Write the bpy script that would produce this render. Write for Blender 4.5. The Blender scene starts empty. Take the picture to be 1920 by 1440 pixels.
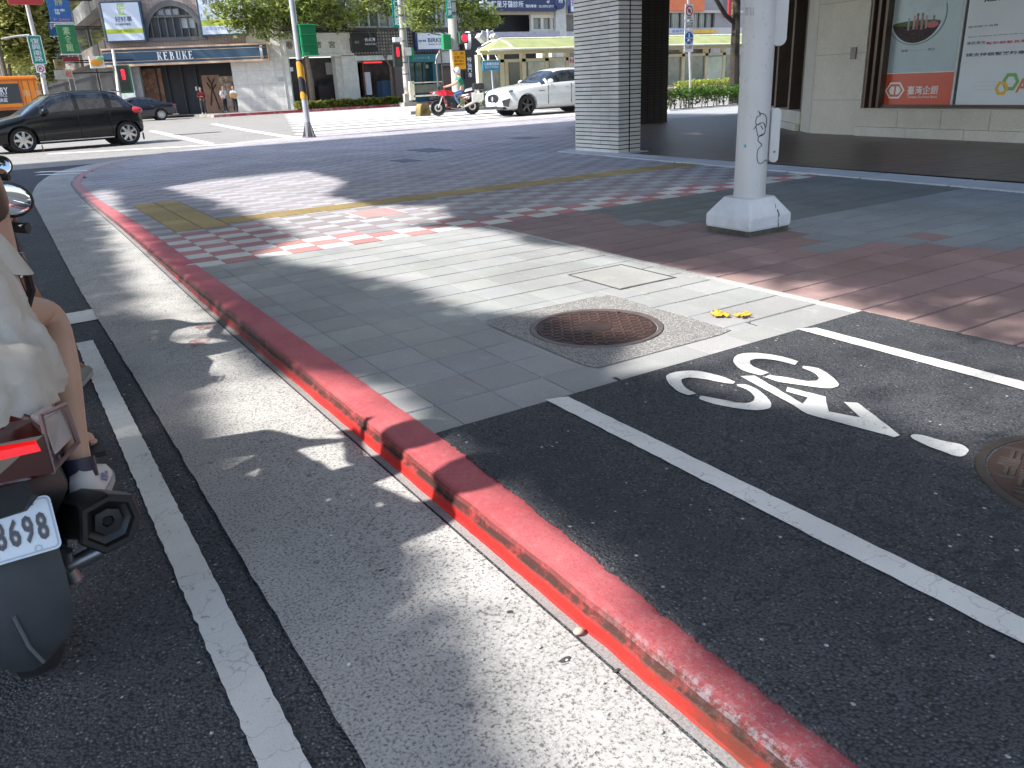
import bpy, bmesh, math, random
import numpy as np
from mathutils import Vector, Matrix, noise
rnd = random.Random(11)
scene = bpy.context.scene
COL = scene.collection
PI = math.pi

# ---------------------------------------------------------------- camera, sky, sun
CAM_H = 1.2
FPX = 1500.0                       # focal length in pixels of a 1920 px wide picture
_roll = math.atan2(190, 3980); _pitch = math.atan2(1500, 3985); _yaw = math.radians(31.5)
_fh = Vector((math.sin(_yaw), math.cos(_yaw), 0)); _rh = Vector((math.cos(_yaw), -math.sin(_yaw), 0))
_uz = Vector((0, 0, 1))
FWD = _fh*math.cos(_pitch) - _uz*math.sin(_pitch)
_up0 = _fh*math.sin(_pitch) + _uz*math.cos(_pitch)
RIGHT = _rh*math.cos(_roll) - _up0*math.sin(_roll)
UP = _up0*math.cos(_roll) + _rh*math.sin(_roll)
CAMPOS = Vector((0, 0, CAM_H))
cam_data = bpy.data.cameras.new('camera')
cam = bpy.data.objects.new('camera', cam_data); COL.objects.link(cam)
cam_data.sensor_width = 36; cam_data.lens = 36*FPX/1920
cam_data.clip_start = 0.05; cam_data.clip_end = 2000
cam.matrix_world = Matrix(((RIGHT.x, UP.x, -FWD.x, 0), (RIGHT.y, UP.y, -FWD.y, 0),
                           (RIGHT.z, UP.z, -FWD.z, CAM_H), (0, 0, 0, 1)))
scene.camera = cam
world = bpy.data.worlds.new('World'); scene.world = world; world.use_nodes = True
_nt = world.node_tree
_bg = _nt.nodes.get('Background') or _nt.nodes.new('ShaderNodeBackground')
_sky = _nt.nodes.new('ShaderNodeTexSky'); _sky.sky_type = 'NISHITA'; _sky.sun_disc = False
SUN_EL = math.radians(45)
_sky.sun_elevation = SUN_EL; _sky.sun_rotation = math.radians(270)
_sky.air_density = 1.0; _sky.dust_density = 1.2
_nt.links.new(_sky.outputs[0], _bg.inputs[0]); _bg.inputs[1].default_value = 0.128
sun_d = bpy.data.lights.new('sun', 'SUN'); sun_d.energy = 3.4; sun_d.angle = math.radians(0.9)
sun_d.color = (1.0, 0.965, 0.91)
sun = bpy.data.objects.new('sun', sun_d); COL.objects.link(sun); sun.location = (-20, 0, 30)
sun.rotation_euler = Vector((math.cos(SUN_EL), -0.015, -math.sin(SUN_EL))).to_track_quat('-Z', 'Y').to_euler()
scene.view_settings.view_transform = 'Standard'; scene.view_settings.look = 'None'
scene.view_settings.exposure = 1.5; scene.view_settings.gamma = 1.0
scene.view_settings.use_curve_mapping = False

# a pixel of the 1920 x 1440 photograph turned into a point of the place
def ray(u, v): return FWD + RIGHT*((u-960)/FPX) - UP*((v-720)/FPX)
def gp(u, v, z=0.0):
    d = ray(u, v); return CAMPOS + d*((z-CAM_H)/d.z)
def aty(u, v, y):
    d = ray(u, v); return CAMPOS + d*(y/d.y)
def atx(u, v, x):
    d = ray(u, v); return CAMPOS + d*(x/d.x)

# ---------------------------------------------------------------- materials
def _mix(nt, a, b, fac):
    m = nt.nodes.new('ShaderNodeMix'); m.data_type = 'RGBA'
    for sock, val in ((m.inputs[6], a), (m.inputs[7], b), (m.inputs[0], fac)):
        if hasattr(val, 'is_linked') or isinstance(val, bpy.types.NodeSocket): nt.links.new(val, sock)
        else: sock.default_value = val if not isinstance(val, tuple) else (*val[:3], 1)
    return m.outputs[2]
def _math(nt, op, a, b=None, clamp=False):
    m = nt.nodes.new('ShaderNodeMath'); m.operation = op; m.use_clamp = clamp
    for sock, val in ((m.inputs[0], a), (m.inputs[1], b)):
        if val is None: continue
        if isinstance(val, bpy.types.NodeSocket): nt.links.new(val, sock)
        else: sock.default_value = val
    return m.outputs[0]
def _noise(nt, co, scale, detail=4, rough=.55, dist=0):
    n = nt.nodes.new('ShaderNodeTexNoise'); n.inputs['Scale'].default_value = scale
    n.inputs['Detail'].default_value = detail; n.inputs['Roughness'].default_value = rough
    n.inputs['Distortion'].default_value = dist
    nt.links.new(co, n.inputs['Vector']); return n.outputs[0]
def _ramp(nt, fac, p0, p1):
    m = nt.nodes.new('ShaderNodeMapRange'); m.clamp = True
    m.inputs[1].default_value = p0; m.inputs[2].default_value = p1
    nt.links.new(fac, m.inputs[0]); return m.outputs[0]
def _new(name):
    m = bpy.data.materials.new(name); m.use_nodes = True; nt = m.node_tree
    b = nt.nodes['Principled BSDF']
    tc = nt.nodes.new('ShaderNodeTexCoord')
    return m, nt, b, tc.outputs['Object']
def _bump(nt, b, h, strength, dist=.01):
    n = nt.nodes.new('ShaderNodeBump'); n.inputs['Strength'].default_value = strength
    n.inputs['Distance'].default_value = dist
    nt.links.new(h, n.inputs['Height']); nt.links.new(n.outputs[0], b.inputs['Normal'])
def mat(name, col, rough=.6, metal=0, var=.18, sc=4, bump=0, bsc=80, spec=.5, emit=0, trans=0, alpha=1, coat=0, tint=False, dirt=0):
    m, nt, b, co = _new(name)
    n = _noise(nt, co, sc, 6, .6)
    dark = tuple(max(0, c*(1-var)) for c in col); lite = tuple(min(1, c*(1+var)) for c in col)
    c = _mix(nt, dark, lite, _ramp(nt, n, .3, .7))
    if dirt:
        d = _ramp(nt, _noise(nt, co, sc*.6, 8, .7, .6), .5, .75)
        c = _mix(nt, c, tuple(x*.35+.02 for x in col), _math(nt, 'MULTIPLY', d, dirt))
    if tint:
        a = nt.nodes.new('ShaderNodeAttribute'); a.attribute_name = 'tint'
        c = _mix(nt, c, a.outputs['Color'], 1.0)
        mx = c.node; mx.blend_type = 'MULTIPLY'
    nt.links.new(c, b.inputs['Base Color'])
    b.inputs['Roughness'].default_value = rough; b.inputs['Metallic'].default_value = metal
    b.inputs['Specular IOR Level'].default_value = spec
    if coat: b.inputs['Coat Weight'].default_value = coat; b.inputs['Coat Roughness'].default_value = .06
    if bump: _bump(nt, b, _noise(nt, co, bsc, 4, .6), bump, .004)
    if emit:
        nt.links.new(c, b.inputs['Emission Color']); b.inputs['Emission Strength'].default_value = emit
    if trans: b.inputs['Transmission Weight'].default_value = trans
    return m
def flat(name, col, rough=.5, **k): return mat(name, col, rough, var=.05, **k)

def asphalt(name, base, fleck, spec=.3, rough=.85, fl=.1, var=.25, bump=.9):
    m, nt, b, co = _new(name)
    big = _noise(nt, co, .9, 5, .6); mid = _noise(nt, co, 9, 5, .65)
    v = nt.nodes.new('ShaderNodeTexVoronoi'); v.inputs['Scale'].default_value = 130; nt.links.new(co, v.inputs['Vector'])
    v2 = nt.nodes.new('ShaderNodeTexVoronoi'); v2.inputs['Scale'].default_value = 55; nt.links.new(co, v2.inputs['Vector'])
    cellv = nt.nodes.new('ShaderNodeSeparateColor'); nt.links.new(v.outputs['Color'], cellv.inputs[0])
    cell2 = nt.nodes.new('ShaderNodeSeparateColor'); nt.links.new(v2.outputs['Color'], cell2.inputs[0])
    c = _mix(nt, tuple(x*(1-var) for x in base), tuple(x*(1+var) for x in base), _ramp(nt, big, .3, .7))
    c = _mix(nt, c, tuple(x*1.55 for x in base), _math(nt, 'MULTIPLY', _ramp(nt, mid, .45, .75), .5))
    c = _mix(nt, c, tuple(x*.42 for x in base), _ramp(nt, v.outputs['Distance'], .45, .8))
    c = _mix(nt, c, fleck, _math(nt, 'MULTIPLY', _ramp(nt, cellv.outputs[0], 1-fl-.05, 1-fl), _ramp(nt, v.outputs['Distance'], .5, .2)))
    c = _mix(nt, c, tuple(min(1, x*2.2) for x in fleck), _math(nt, 'MULTIPLY', _ramp(nt, cell2.outputs[1], .985, .99), _ramp(nt, v2.outputs['Distance'], .35, .2)))
    cr = nt.nodes.new('ShaderNodeTexVoronoi'); cr.feature = 'DISTANCE_TO_EDGE'; cr.inputs['Scale'].default_value = .45
    wv = nt.nodes.new('ShaderNodeVectorMath'); wv.operation = 'ADD'
    nn = nt.nodes.new('ShaderNodeTexNoise'); nn.inputs['Scale'].default_value = 2.5; nn.inputs['Detail'].default_value = 6
    nt.links.new(co, nn.inputs['Vector']); nt.links.new(co, wv.inputs[0]); nt.links.new(nn.outputs['Color'], wv.inputs[1])
    nt.links.new(wv.outputs[0], cr.inputs['Vector'])
    c = _mix(nt, c, tuple(x*.3 for x in base), _math(nt, 'MULTIPLY', _ramp(nt, cr.outputs['Distance'], .006, .001), .5))
    nt.links.new(c, b.inputs['Base Color'])
    b.inputs['Roughness'].default_value = rough; b.inputs['Specular IOR Level'].default_value = spec
    h = _math(nt, 'SUBTRACT', _math(nt, 'MULTIPLY', mid, .6), v.outputs['Distance'])
    _bump(nt, b, h, bump, .006)
    return m
def concrete(name, base, pits, scale=160, amount=.5, bump=.4, var=.2, stain=.5):
    m, nt, b, co = _new(name)
    big = _noise(nt, co, 1.3, 6, .65); mid = _noise(nt, co, 14, 6, .7); fine = _noise(nt, co, scale, 3, .7)
    c = _mix(nt, tuple(x*(1-var) for x in base), tuple(min(1, x*(1+var)) for x in base), _ramp(nt, big, .3, .7))
    c = _mix(nt, c, tuple(x*.62 for x in base), _math(nt, 'MULTIPLY', _ramp(nt, mid, .5, .72), stain))
    c = _mix(nt, c, pits, _math(nt, 'MULTIPLY', _ramp(nt, fine, .52, .64), amount))
    c = _mix(nt, c, tuple(min(1, x*1.3) for x in base), _math(nt, 'MULTIPLY', _ramp(nt, fine, .46, .36), .5))
    v = nt.nodes.new('ShaderNodeTexVoronoi'); v.inputs['Scale'].default_value = 11; nt.links.new(co, v.inputs['Vector'])
    sc_ = nt.nodes.new('ShaderNodeSeparateColor'); nt.links.new(v.outputs['Color'], sc_.inputs[0])
    spot = _math(nt, 'MULTIPLY', _ramp(nt, v.outputs['Distance'], .16, .08), _ramp(nt, sc_.outputs[0], .72, .78))
    c = _mix(nt, c, tuple(x*.25 for x in base), _math(nt, 'MULTIPLY', spot, stain))
    nt.links.new(c, b.inputs['Base Color']); b.inputs['Roughness'].default_value = .88
    b.inputs['Specular IOR Level'].default_value = .25
    _bump(nt, b, fine, bump, .004)
    return m

def tile_mat(name, col, rough=.8, grain=170, speck=.5, scuff=.25):
    """concrete paver: colour from the tile's own batch colour ('tint'), grain, scuffs"""
    m, nt, b, co = _new(name)
    a = nt.nodes.new('ShaderNodeAttribute'); a.attribute_name = 'tint'
    fine = _noise(nt, co, grain, 3, .75); mid = _noise(nt, co, 7, 8, .7); big = _noise(nt, co, .8, 4, .6)
    c = _mix(nt, tuple(x*.8 for x in col), tuple(x*1.2 for x in col), _ramp(nt, big, .3, .7))
    c = _mix(nt, c, a.outputs['Color'], 1.0); c.node.blend_type = 'MULTIPLY'
    c = _mix(nt, c, tuple(x*.4 for x in col), _math(nt, 'MULTIPLY', _ramp(nt, fine, .5, .66), speck))
    c = _mix(nt, c, tuple(min(1, x*1.5+.08) for x in col), _math(nt, 'MULTIPLY', _ramp(nt, mid, .58, .74), scuff))
    nt.links.new(c, b.inputs['Base Color']); b.inputs['Roughness'].default_value = rough
    b.inputs['Specular IOR Level'].default_value = .3
    _bump(nt, b, fine, .3, .003)
    return m
def worn_paint(name, col, under, edge=.6, scale=26, thr=(.56, .66), amount=.8, rough=.6):
    m, nt, b, co = _new(name)
    n = _noise(nt, co, scale, 8, .75, .3); n2 = _noise(nt, co, 2.2, 5, .6); f = _noise(nt, co, 170, 3, .7)
    w = _math(nt, 'MULTIPLY', _ramp(nt, n, thr[0], thr[1]), amount)
    c = _mix(nt, tuple(x*.84 for x in col), tuple(min(1, x*1.1) for x in col), _ramp(nt, n2, .3, .7))
    c = _mix(nt, c, tuple(x*.6 for x in col), _math(nt, 'MULTIPLY', _ramp(nt, f, .55, .7), .45))
    c = _mix(nt, c, under, w)
    cr = nt.nodes.new('ShaderNodeTexVoronoi'); cr.feature = 'DISTANCE_TO_EDGE'; cr.inputs['Scale'].default_value = 3.2
    wv = nt.nodes.new('ShaderNodeVectorMath'); wv.operation = 'ADD'
    nn = nt.nodes.new('ShaderNodeTexNoise'); nn.inputs['Scale'].default_value = 3; nn.inputs['Detail'].default_value = 5
    nt.links.new(co, nn.inputs['Vector']); nt.links.new(co, wv.inputs[0]); nt.links.new(nn.outputs['Color'], wv.inputs[1])
    nt.links.new(wv.outputs[0], cr.inputs['Vector'])
    c = _mix(nt, c, tuple(x*.45 for x in col), _math(nt, 'MULTIPLY', _ramp(nt, cr.outputs['Distance'], .012, .003), .5))
    nt.links.new(c, b.inputs['Base Color']); b.inputs['Roughness'].default_value = rough
    b.inputs['Specular IOR Level'].default_value = .3
    _bump(nt, b, f, .4, .003)
    return m
def brick_mat(name, c1, c2, mortar, bw, bh, mort=.02, rough=.7, axis='xz', offset=0.0):
    m, nt, b, co = _new(name)
    br = nt.nodes.new('ShaderNodeTexBrick')
    mp = nt.nodes.new('ShaderNodeMapping')
    sx = nt.nodes.new('ShaderNodeSeparateXYZ'); cx = nt.nodes.new('ShaderNodeCombineXYZ')
    nt.links.new(co, sx.inputs[0])
    if axis == 'xz': nt.links.new(sx.outputs[0], cx.inputs[0])
    elif axis == 'yz': nt.links.new(sx.outputs[1], cx.inputs[0])
    else:
        nt.links.new(_math(nt, 'ADD', sx.outputs[0], sx.outputs[1]), cx.inputs[0])
    nt.links.new(sx.outputs[2 if axis != 'xy' else 1], cx.inputs[1])
    if axis == 'xy':
        nt.links.new(sx.outputs[0], cx.inputs[0])
    nt.links.new(cx.outputs[0], br.inputs['Vector'])
    br.inputs['Scale'].default_value = 1; br.inputs['Brick Width'].default_value = bw; br.inputs['Row Height'].default_value = bh
    br.inputs['Mortar Size'].default_value = mort; br.inputs['Color1'].default_value = (*c1, 1); br.inputs['Color2'].default_value = (*c2, 1)
    br.inputs['Mortar'].default_value = (*mortar, 1); br.offset = offset; br.inputs['Mortar Smooth'].default_value = .1
    n = _noise(nt, co, 6, 6, .6)
    c = _mix(nt, br.outputs[0], tuple(x*.5 for x in c1), _math(nt, 'MULTIPLY', _ramp(nt, n, .45, .75), .35))
    nt.links.new(c, b.inputs['Base Color']); b.inputs['Roughness'].default_value = rough
    h = _math(nt, 'MULTIPLY', br.outputs['Fac'], -1.0)
    _bump(nt, b, h, .6, .008)
    return m
def leaf_mat(name, c1, c2, trans=.35):
    m, nt, b, co = _new(name)
    a = nt.nodes.new('ShaderNodeAttribute'); a.attribute_name = 'tint'
    c = _mix(nt, c1, c2, _ramp(nt, _noise(nt, co, .9, 4, .6), .3, .7))
    c = _mix(nt, c, a.outputs['Color'], 1.0); c.node.blend_type = 'MULTIPLY'
    nt.links.new(c, b.inputs['Base Color']); b.inputs['Roughness'].default_value = .5
    b.inputs['Specular IOR Level'].default_value = .35
    tr = nt.nodes.new('ShaderNodeBsdfTranslucent'); nt.links.new(c, tr.inputs[0])
    ms = nt.nodes.new('ShaderNodeMixShader'); ms.inputs[0].default_value = trans
    nt.links.new(b.outputs[0], ms.inputs[1]); nt.links.new(tr.outputs[0], ms.inputs[2])
    nt.links.new(ms.outputs[0], nt.nodes['Material Output'].inputs[0])
    return m
def glass_mat(name, col, rough=.03, spec=.9, var=.3, sc=1.5):
    """dark reflecting pane: what lies behind shows as a dim mottled interior"""
    m = mat(name, col, rough, var=var, sc=sc, spec=spec); return m

# ---------------------------------------------------------------- mesh helpers
class MB:
    def __init__(s): s.v = []; s.f = []; s.m = []; s.c = []
    def add(s, vs, fs, m=0, c=(1, 1, 1)):
        o = len(s.v); s.v += [tuple(p) for p in vs]
        for f in fs:
            s.f.append(tuple(i+o for i in f)); s.m.append(m); s.c.append(c)
        return s
    def quad(s, a, b, c_, d, m=0, c=(1, 1, 1)): return s.add([a, b, c_, d], [(0, 1, 2, 3)], m, c)
    def box(s, x0, x1, y0, y1, z0, z1, m=0, M=None, c=(1, 1, 1)):
        x0, x1 = min(x0, x1), max(x0, x1); y0, y1 = min(y0, y1), max(y0, y1); z0, z1 = min(z0, z1), max(z0, z1)
        vs = [Vector((x, y, z)) for z in (z0, z1) for y in (y0, y1) for x in (x0, x1)]
        if M is not None: vs = [M @ p for p in vs]
        return s.add(vs, [(0, 2, 3, 1), (4, 5, 7, 6), (0, 1, 5, 4), (2, 6, 7, 3), (0, 4, 6, 2), (1, 3, 7, 5)], m, c)
    def cyl(s, p0, p1, r0, r1=None, n=14, m=0, caps=True):
        r1 = r0 if r1 is None else r1; p0 = Vector(p0); p1 = Vector(p1)
        d = (p1-p0).normalized(); a = d.orthogonal().normalized(); b = d.cross(a)
        vs = []
        for k in range(n):
            t = 2*PI*k/n; e = a*math.cos(t)+b*math.sin(t); vs += [p0+e*r0, p1+e*r1]
        fs = [(2*k, 2*((k+1) % n), 2*((k+1) % n)+1, 2*k+1) for k in range(n)]
        if caps: fs += [tuple(2*k for k in range(n))[::-1], tuple(2*k+1 for k in range(n))]
        return s.add(vs, fs, m)
    def tube(s, pts, radii, n=8, m=0, caps=True, closed=False):
        pts = [Vector(p) for p in pts]; N = len(pts)
        if not hasattr(radii, '__len__'): radii = [radii]*N
        vs = []; prev = None
        for i, p in enumerate(pts):
            if closed: d = pts[(i+1) % N]-pts[i-1]
            else: d = pts[min(i+1, N-1)]-pts[max(i-1, 0)]
            d.normalize()
            if prev is None: a = d.orthogonal().normalized()
            else:
                a = prev-d*prev.dot(d)
                a = a.normalized() if a.length > 1e-6 else d.orthogonal().normalized()
            prev = a; b = d.cross(a)
            for k in range(n):
                t = 2*PI*k/n; vs.append(p+(a*math.cos(t)+b*math.sin(t))*radii[i])
        fs = []
        for i in range(N if closed else N-1):
            j = (i+1) % N
            for k in range(n):
                fs.append((i*n+k, i*n+(k+1) % n, j*n+(k+1) % n, j*n+k))
        if caps and not closed: fs += [tuple(range(n))[::-1], tuple((N-1)*n+k for k in range(n))]
        return s.add(vs, fs, m)
    def lathe(s, prof, c, axis=(0, 0, 1), n=24, m=0):
        c = Vector(c); ax = Vector(axis).normalized(); a = ax.orthogonal().normalized(); b = ax.cross(a); P = len(prof)
        vs = []
        for k in range(n):
            t = 2*PI*k/n; e = a*math.cos(t)+b*math.sin(t)
            vs += [c+e*r+ax*h for r, h in prof]
        fs = []
        for k in range(n):
            k2 = (k+1) % n
            for i in range(P-1): fs.append((k*P+i, k2*P+i, k2*P+i+1, k*P+i+1))
        return s.add(vs, fs, m)
    def ball(s, c, rx, ry=None, rz=None, n=16, m=0, M=None):
        ry = rx if ry is None else ry; rz = rx if rz is None else rz; c = Vector(c); h = max(6, n//2); vs = []
        for i in range(h+1):
            ph = PI*i/h
            for k in range(n):
                t = 2*PI*k/n; p = Vector((rx*math.sin(ph)*math.cos(t), ry*math.sin(ph)*math.sin(t), rz*math.cos(ph)))
                if M is not None: p = M @ p
                vs.append(c+p)
        fs = []
        for i in range(h):
            for k in range(n): fs.append((i*n+k, (i+1)*n+k, (i+1)*n+(k+1) % n, i*n+(k+1) % n))
        return s.add(vs, fs, m)
    def prism(s, pts, o, u, v, d, m=0):
        """polygon pts (2D) in plane (o,u,v), given depth vector d"""
        o = Vector(o); u = Vector(u); v = Vector(v); d = Vector(d); n = len(pts)
        a = [o+u*x+v*y for x, y in pts]; b = [p+d for p in a]
        fs = [tuple(range(n)), tuple(range(2*n-1, n-1, -1))]
        fs += [(k, k+n, (k+1) % n+n, (k+1) % n) for k in range(n)]
        return s.add(a+b, fs, m)
    def band(s, rings, m=0, closed=True, caps=False):
        n = len(rings[0]); vs = [p for r in rings for p in r]; fs = []
        for i in range(len(rings)-1):
            for k in range(n if closed else n-1):
                k2 = (k+1) % n; fs.append((i*n+k, i*n+k2, (i+1)*n+k2, (i+1)*n+k))
        if caps: fs += [tuple(range(n))[::-1], tuple((len(rings)-1)*n+k for k in range(n))]
        return s.add(vs, fs, m)
    def mesh(s, name):
        me = bpy.data.meshes.new(name); me.from_pydata(s.v, [], s.f); return me
    def build(s, name, mats, parent=None, smooth=False, local=False, tint=False, recalc=True, angle=40, bevel=0):
        me = s.mesh(name)
        for mm in (mats if isinstance(mats, (list, tuple)) else [mats]): me.materials.append(mm)
        me.polygons.foreach_set('material_index', s.m)
        if tint:
            ca = me.color_attributes.new('tint', 'FLOAT_COLOR', 'CORNER')
            arr = np.ones((len(me.loops), 4), dtype=np.float32); i = 0
            ln = [len(f) for f in s.f]
            arr[:, :3] = np.repeat(np.array(s.c, dtype=np.float32), ln, axis=0)
            ca.data.foreach_set('color', arr.ravel())
        if recalc:
            bm = bmesh.new(); bm.from_mesh(me); bmesh.ops.recalc_face_normals(bm, faces=bm.faces)
            if bevel: bmesh.ops.bevel(bm, geom=[e for e in bm.edges if e.is_manifold and e.calc_face_angle(0) > .6], offset=bevel, segments=2, affect='EDGES', profile=.6)
            bm.to_mesh(me); bm.free()
        if smooth:
            me.polygons.foreach_set('use_smooth', [True]*len(me.polygons))
            if angle: me.set_sharp_from_angle(angle=math.radians(angle))
        me.update()
        ob = bpy.data.objects.new(name, me); COL.objects.link(ob)
        if parent is not None: attach(ob, parent, local)
        return ob
def basis(o): return Matrix.Translation(o.location) @ o.rotation_euler.to_matrix().to_4x4() @ Matrix.Diagonal((*o.scale, 1))
def wm(o):
    b = basis(o)
    return b if o.parent is None else wm(o.parent) @ o.matrix_parent_inverse @ b
def attach(ob, parent, local=False):
    ob.parent = parent
    if not local: ob.matrix_parent_inverse = wm(parent).inverted()
def thing(name, label, cat, loc=(0, 0, 0), rz=0, group=None):
    o = bpy.data.objects.new(name, None); COL.objects.link(o); o.empty_display_size = .2
    o.location = loc; o.rotation_euler = (0, 0, rz); o['label'] = label; o['category'] = cat
    if group: o['group'] = group
    return o
def tag(o, label, cat, group=None):
    o['label'] = label; o['category'] = cat
    if group: o['group'] = group
    return o
def struct(o, kind='structure', label=None):
    o['kind'] = kind
    if label: o['label'] = label
    return o
def dup(root, label=None, loc=None, rz=None):
    def cp(o, par):
        c = o.copy(); COL.objects.link(c); c.parent = par
        for ch in o.children: cp(ch, c)
        return c
    r = cp(root, None)
    if label: r['label'] = label
    if loc is not None: r.location = loc
    if rz is not None: r.rotation_euler = (0, 0, rz)
    return r
def text(body, o, u, v, w, h, m, parent=None, name='lettering', depth=.006, local=False, keep=False, bold=0):
    """raised writing filling the box w x h whose lower left corner is o (u right, v up)"""
    cu = bpy.data.curves.new('t', 'FONT'); cu.body = body; cu.resolution_u = 2; cu.space_line = 1.0; cu.offset = bold
    t = bpy.data.objects.new('t', cu); COL.objects.link(t)
    me = bpy.data.meshes.new_from_object(t.evaluated_get(bpy.context.evaluated_depsgraph_get()))
    bpy.data.objects.remove(t)
    co = np.zeros(len(me.vertices)*3); me.vertices.foreach_get('co', co); co = co.reshape(-1, 3)
    if not len(co): return None
    lo = co.min(0); hi = co.max(0); ext = np.maximum(hi-lo, 1e-6)
    o = np.array(Vector(o)); U = np.array(Vector(u).normalized()); V = np.array(Vector(v).normalized()); N = np.cross(U, V)
    sx, sy = w/ext[0], h/ext[1]
    if keep: sx = sy = min(sx, sy)
    q = o + np.outer((co[:, 0]-lo[0])*sx, U) + np.outer((co[:, 1]-lo[1])*sy, V) + N*depth
    me.vertices.foreach_set('co', q.ravel()); me.name = name
    me.materials.clear(); me.materials.append(m); me.update()
    ob = bpy.data.objects.new(name, me); COL.objects.link(ob)
    if parent is not None: attach(ob, parent, local)
    return ob
def evaluate(ob, name):
    me = bpy.data.meshes.new_from_object(ob.evaluated_get(bpy.context.evaluated_depsgraph_get())); me.name = name
    bpy.data.objects.remove(ob); return me
def skin(name, chains, m, parent=None, subdiv=2, local=False, root=0):
    """chains: lists of (point, radius); equal points are welded into one joint"""
    idx = {}; vs = []; rs = []; es = []
    for ch in chains:
        last = None
        for p, r in ch:
            k = tuple(round(x, 4) for x in p)
            if k not in idx: idx[k] = len(vs); vs.append(p); rs.append(r)
            i = idx[k]
            if last is not None and last != i: es.append((last, i))
            last = i
    me = bpy.data.meshes.new(name); me.from_pydata([tuple(p) for p in vs], es, [])
    ob = bpy.data.objects.new(name, me); COL.objects.link(ob)
    ob.modifiers.new('skin', 'SKIN')
    sv = me.skin_vertices[0].data
    for i, r in enumerate(rs):
        rr = r if hasattr(r, '__len__') else (r, r)
        sv[i].radius = rr; sv[i].use_root = (i == root)
    sd = ob.modifiers.new('sub', 'SUBSURF'); sd.levels = subdiv; sd.render_levels = subdiv
    out = evaluate(ob, name)
    out.materials.clear(); out.materials.append(m)
    out.polygons.foreach_set('use_smooth', [True]*len(out.polygons)); out.polygons.foreach_set('material_index', [0]*len(out.polygons))
    o2 = bpy.data.objects.new(name, out); COL.objects.link(o2)
    if parent is not None: attach(o2, parent, local)
    return o2
def pip(x, y, poly):
    c = False; n = len(poly); j = n-1
    for i in range(n):
        xi, yi = poly[i]; xj, yj = poly[j]
        if (yi > y) != (yj > y) and x < (xj-xi)*(y-yi)/(yj-yi)+xi: c = not c
        j = i
    return c

# ================================================================ THE SETTING
def sstep(a, b, x):
    t = min(1, max(0, (x-a)/(b-a))); return t*t*(3-2*t)
def zr(y): return -.07 + .058*sstep(4.5, 9.5, y)
def catmull(P, step):
    out = []
    for i in range(len(P)-1):
        p0 = P[max(i-1, 0)]; p1 = P[i]; p2 = P[i+1]; p3 = P[min(i+2, len(P)-1)]
        L = math.dist(p1, p2); n = max(1, int(L/step(p1)))
        for k in range(n):
            t = k/n
            out.append(tuple(.5*(2*p1[j]+(p2[j]-p0[j])*t+(2*p0[j]-5*p1[j]+4*p2[j]-p3[j])*t*t+(3*p1[j]-p0[j]-3*p2[j]+p3[j])*t**3) for j in (0, 1)))
    out.append(P[-1]); return out

M_asph = asphalt('worn_dark_asphalt', (.080, .083, .092), (.26, .26, .26), fl=.09)
M_lane = asphalt('new_asphalt', (.070, .074, .083), (.2, .2, .21), fl=.06, bump=1.0)
M_road = asphalt('pale_worn_asphalt', (.29, .273, .25), (.42, .41, .38), fl=.08, bump=.3, var=.15)
M_gut = concrete('gutter_concrete', (.42, .41, .395), (.11, .105, .10), 120, .95, stain=.55)
M_gutedge = concrete('gutter_edge', (.27, .26, .255), (.1, .1, .1), 150, .5)
M_white = worn_paint('road_paint', (.72, .72, .69), (.1, .1, .1), thr=(.6, .68), amount=.7)
M_joint = flat('joint_dirt', (.035, .033, .03), .95)

# near road, one sheet that turns into the cross street; the whole ground reaches the horizon
mb = MB(); ys = [-60, -8, -2] + [i*1.0 for i in range(0, 22)] + [21.3]
for a, b in zip(ys[:-1], ys[1:]):
    mb.quad((-70, a, zr(a)-.006), (2.6, a, zr(a)-.006), (2.6, b, zr(b)-.006), (-70, b, zr(b)-.006))
struct(mb.build('road', M_asph, recalc=False))
mb = MB(); mb.quad((-400, 19.6, -.0135), (400, 19.6, -.0135), (400, 900, -.0135), (-400, 900, -.0135))
struct(mb.build('cross_road', M_road, recalc=False))
mb = MB(); mb.quad((-500, -400, -.3), (500, -400, -.3), (500, 1000, -.3), (-500, 1000, -.3))
struct(mb.build('ground', M_joint, recalc=False))

KP = [(.985, -3), (.985, 0), (.985, 4), (.985, 9), (.99, 12), (1.03, 14), (1.12, 15.4), (1.5, 17.4), (2.3, 19.5), (3.8, 21.5), (6, 22.85), (8.5, 23.6), (12, 23.8), (20, 23.9), (60, 24.2)]
KER = catmull(KP, lambda p: .04 if p[1] < 9 else .25)
def offs(P, d):
    out = []
    for i, p in enumerate(P):
        a = P[max(i-1, 0)]; b = P[min(i+1, len(P)-1)]
        dx, dy = b[0]-a[0], b[1]-a[1]; L = math.hypot(dx, dy) or 1
        out.append((p[0]+dy/L*d, p[1]-dx/L*d))
    return out
# gutter: a ribbon from its ragged outer edge to the kerb, with the seam left open
GO = [(.36, -3), (.36, 0), (.365, 4), (.345, 7), (.37, 11), (.4, 13.2)]
for u, v in ((66, 352), (84, 335), (117, 320), (200, 303.5), (283, 292), (400, 281)):
    p = gp(u, v, -.012); GO.append((p.x, p.y))
GO += [(6.4, 23.9), (12, 24.5), (20, 24.6), (60, 24.9)]
def resample(P, n):
    d = [0]
    for a, b in zip(P[:-1], P[1:]): d.append(d[-1]+math.dist(a, b))
    P = np.array(P); t = np.linspace(0, d[-1], n)
    return list(zip(np.interp(t, d, P[:, 0]), np.interp(t, d, P[:, 1])))
go = catmull(GO, lambda p: .1)
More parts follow.
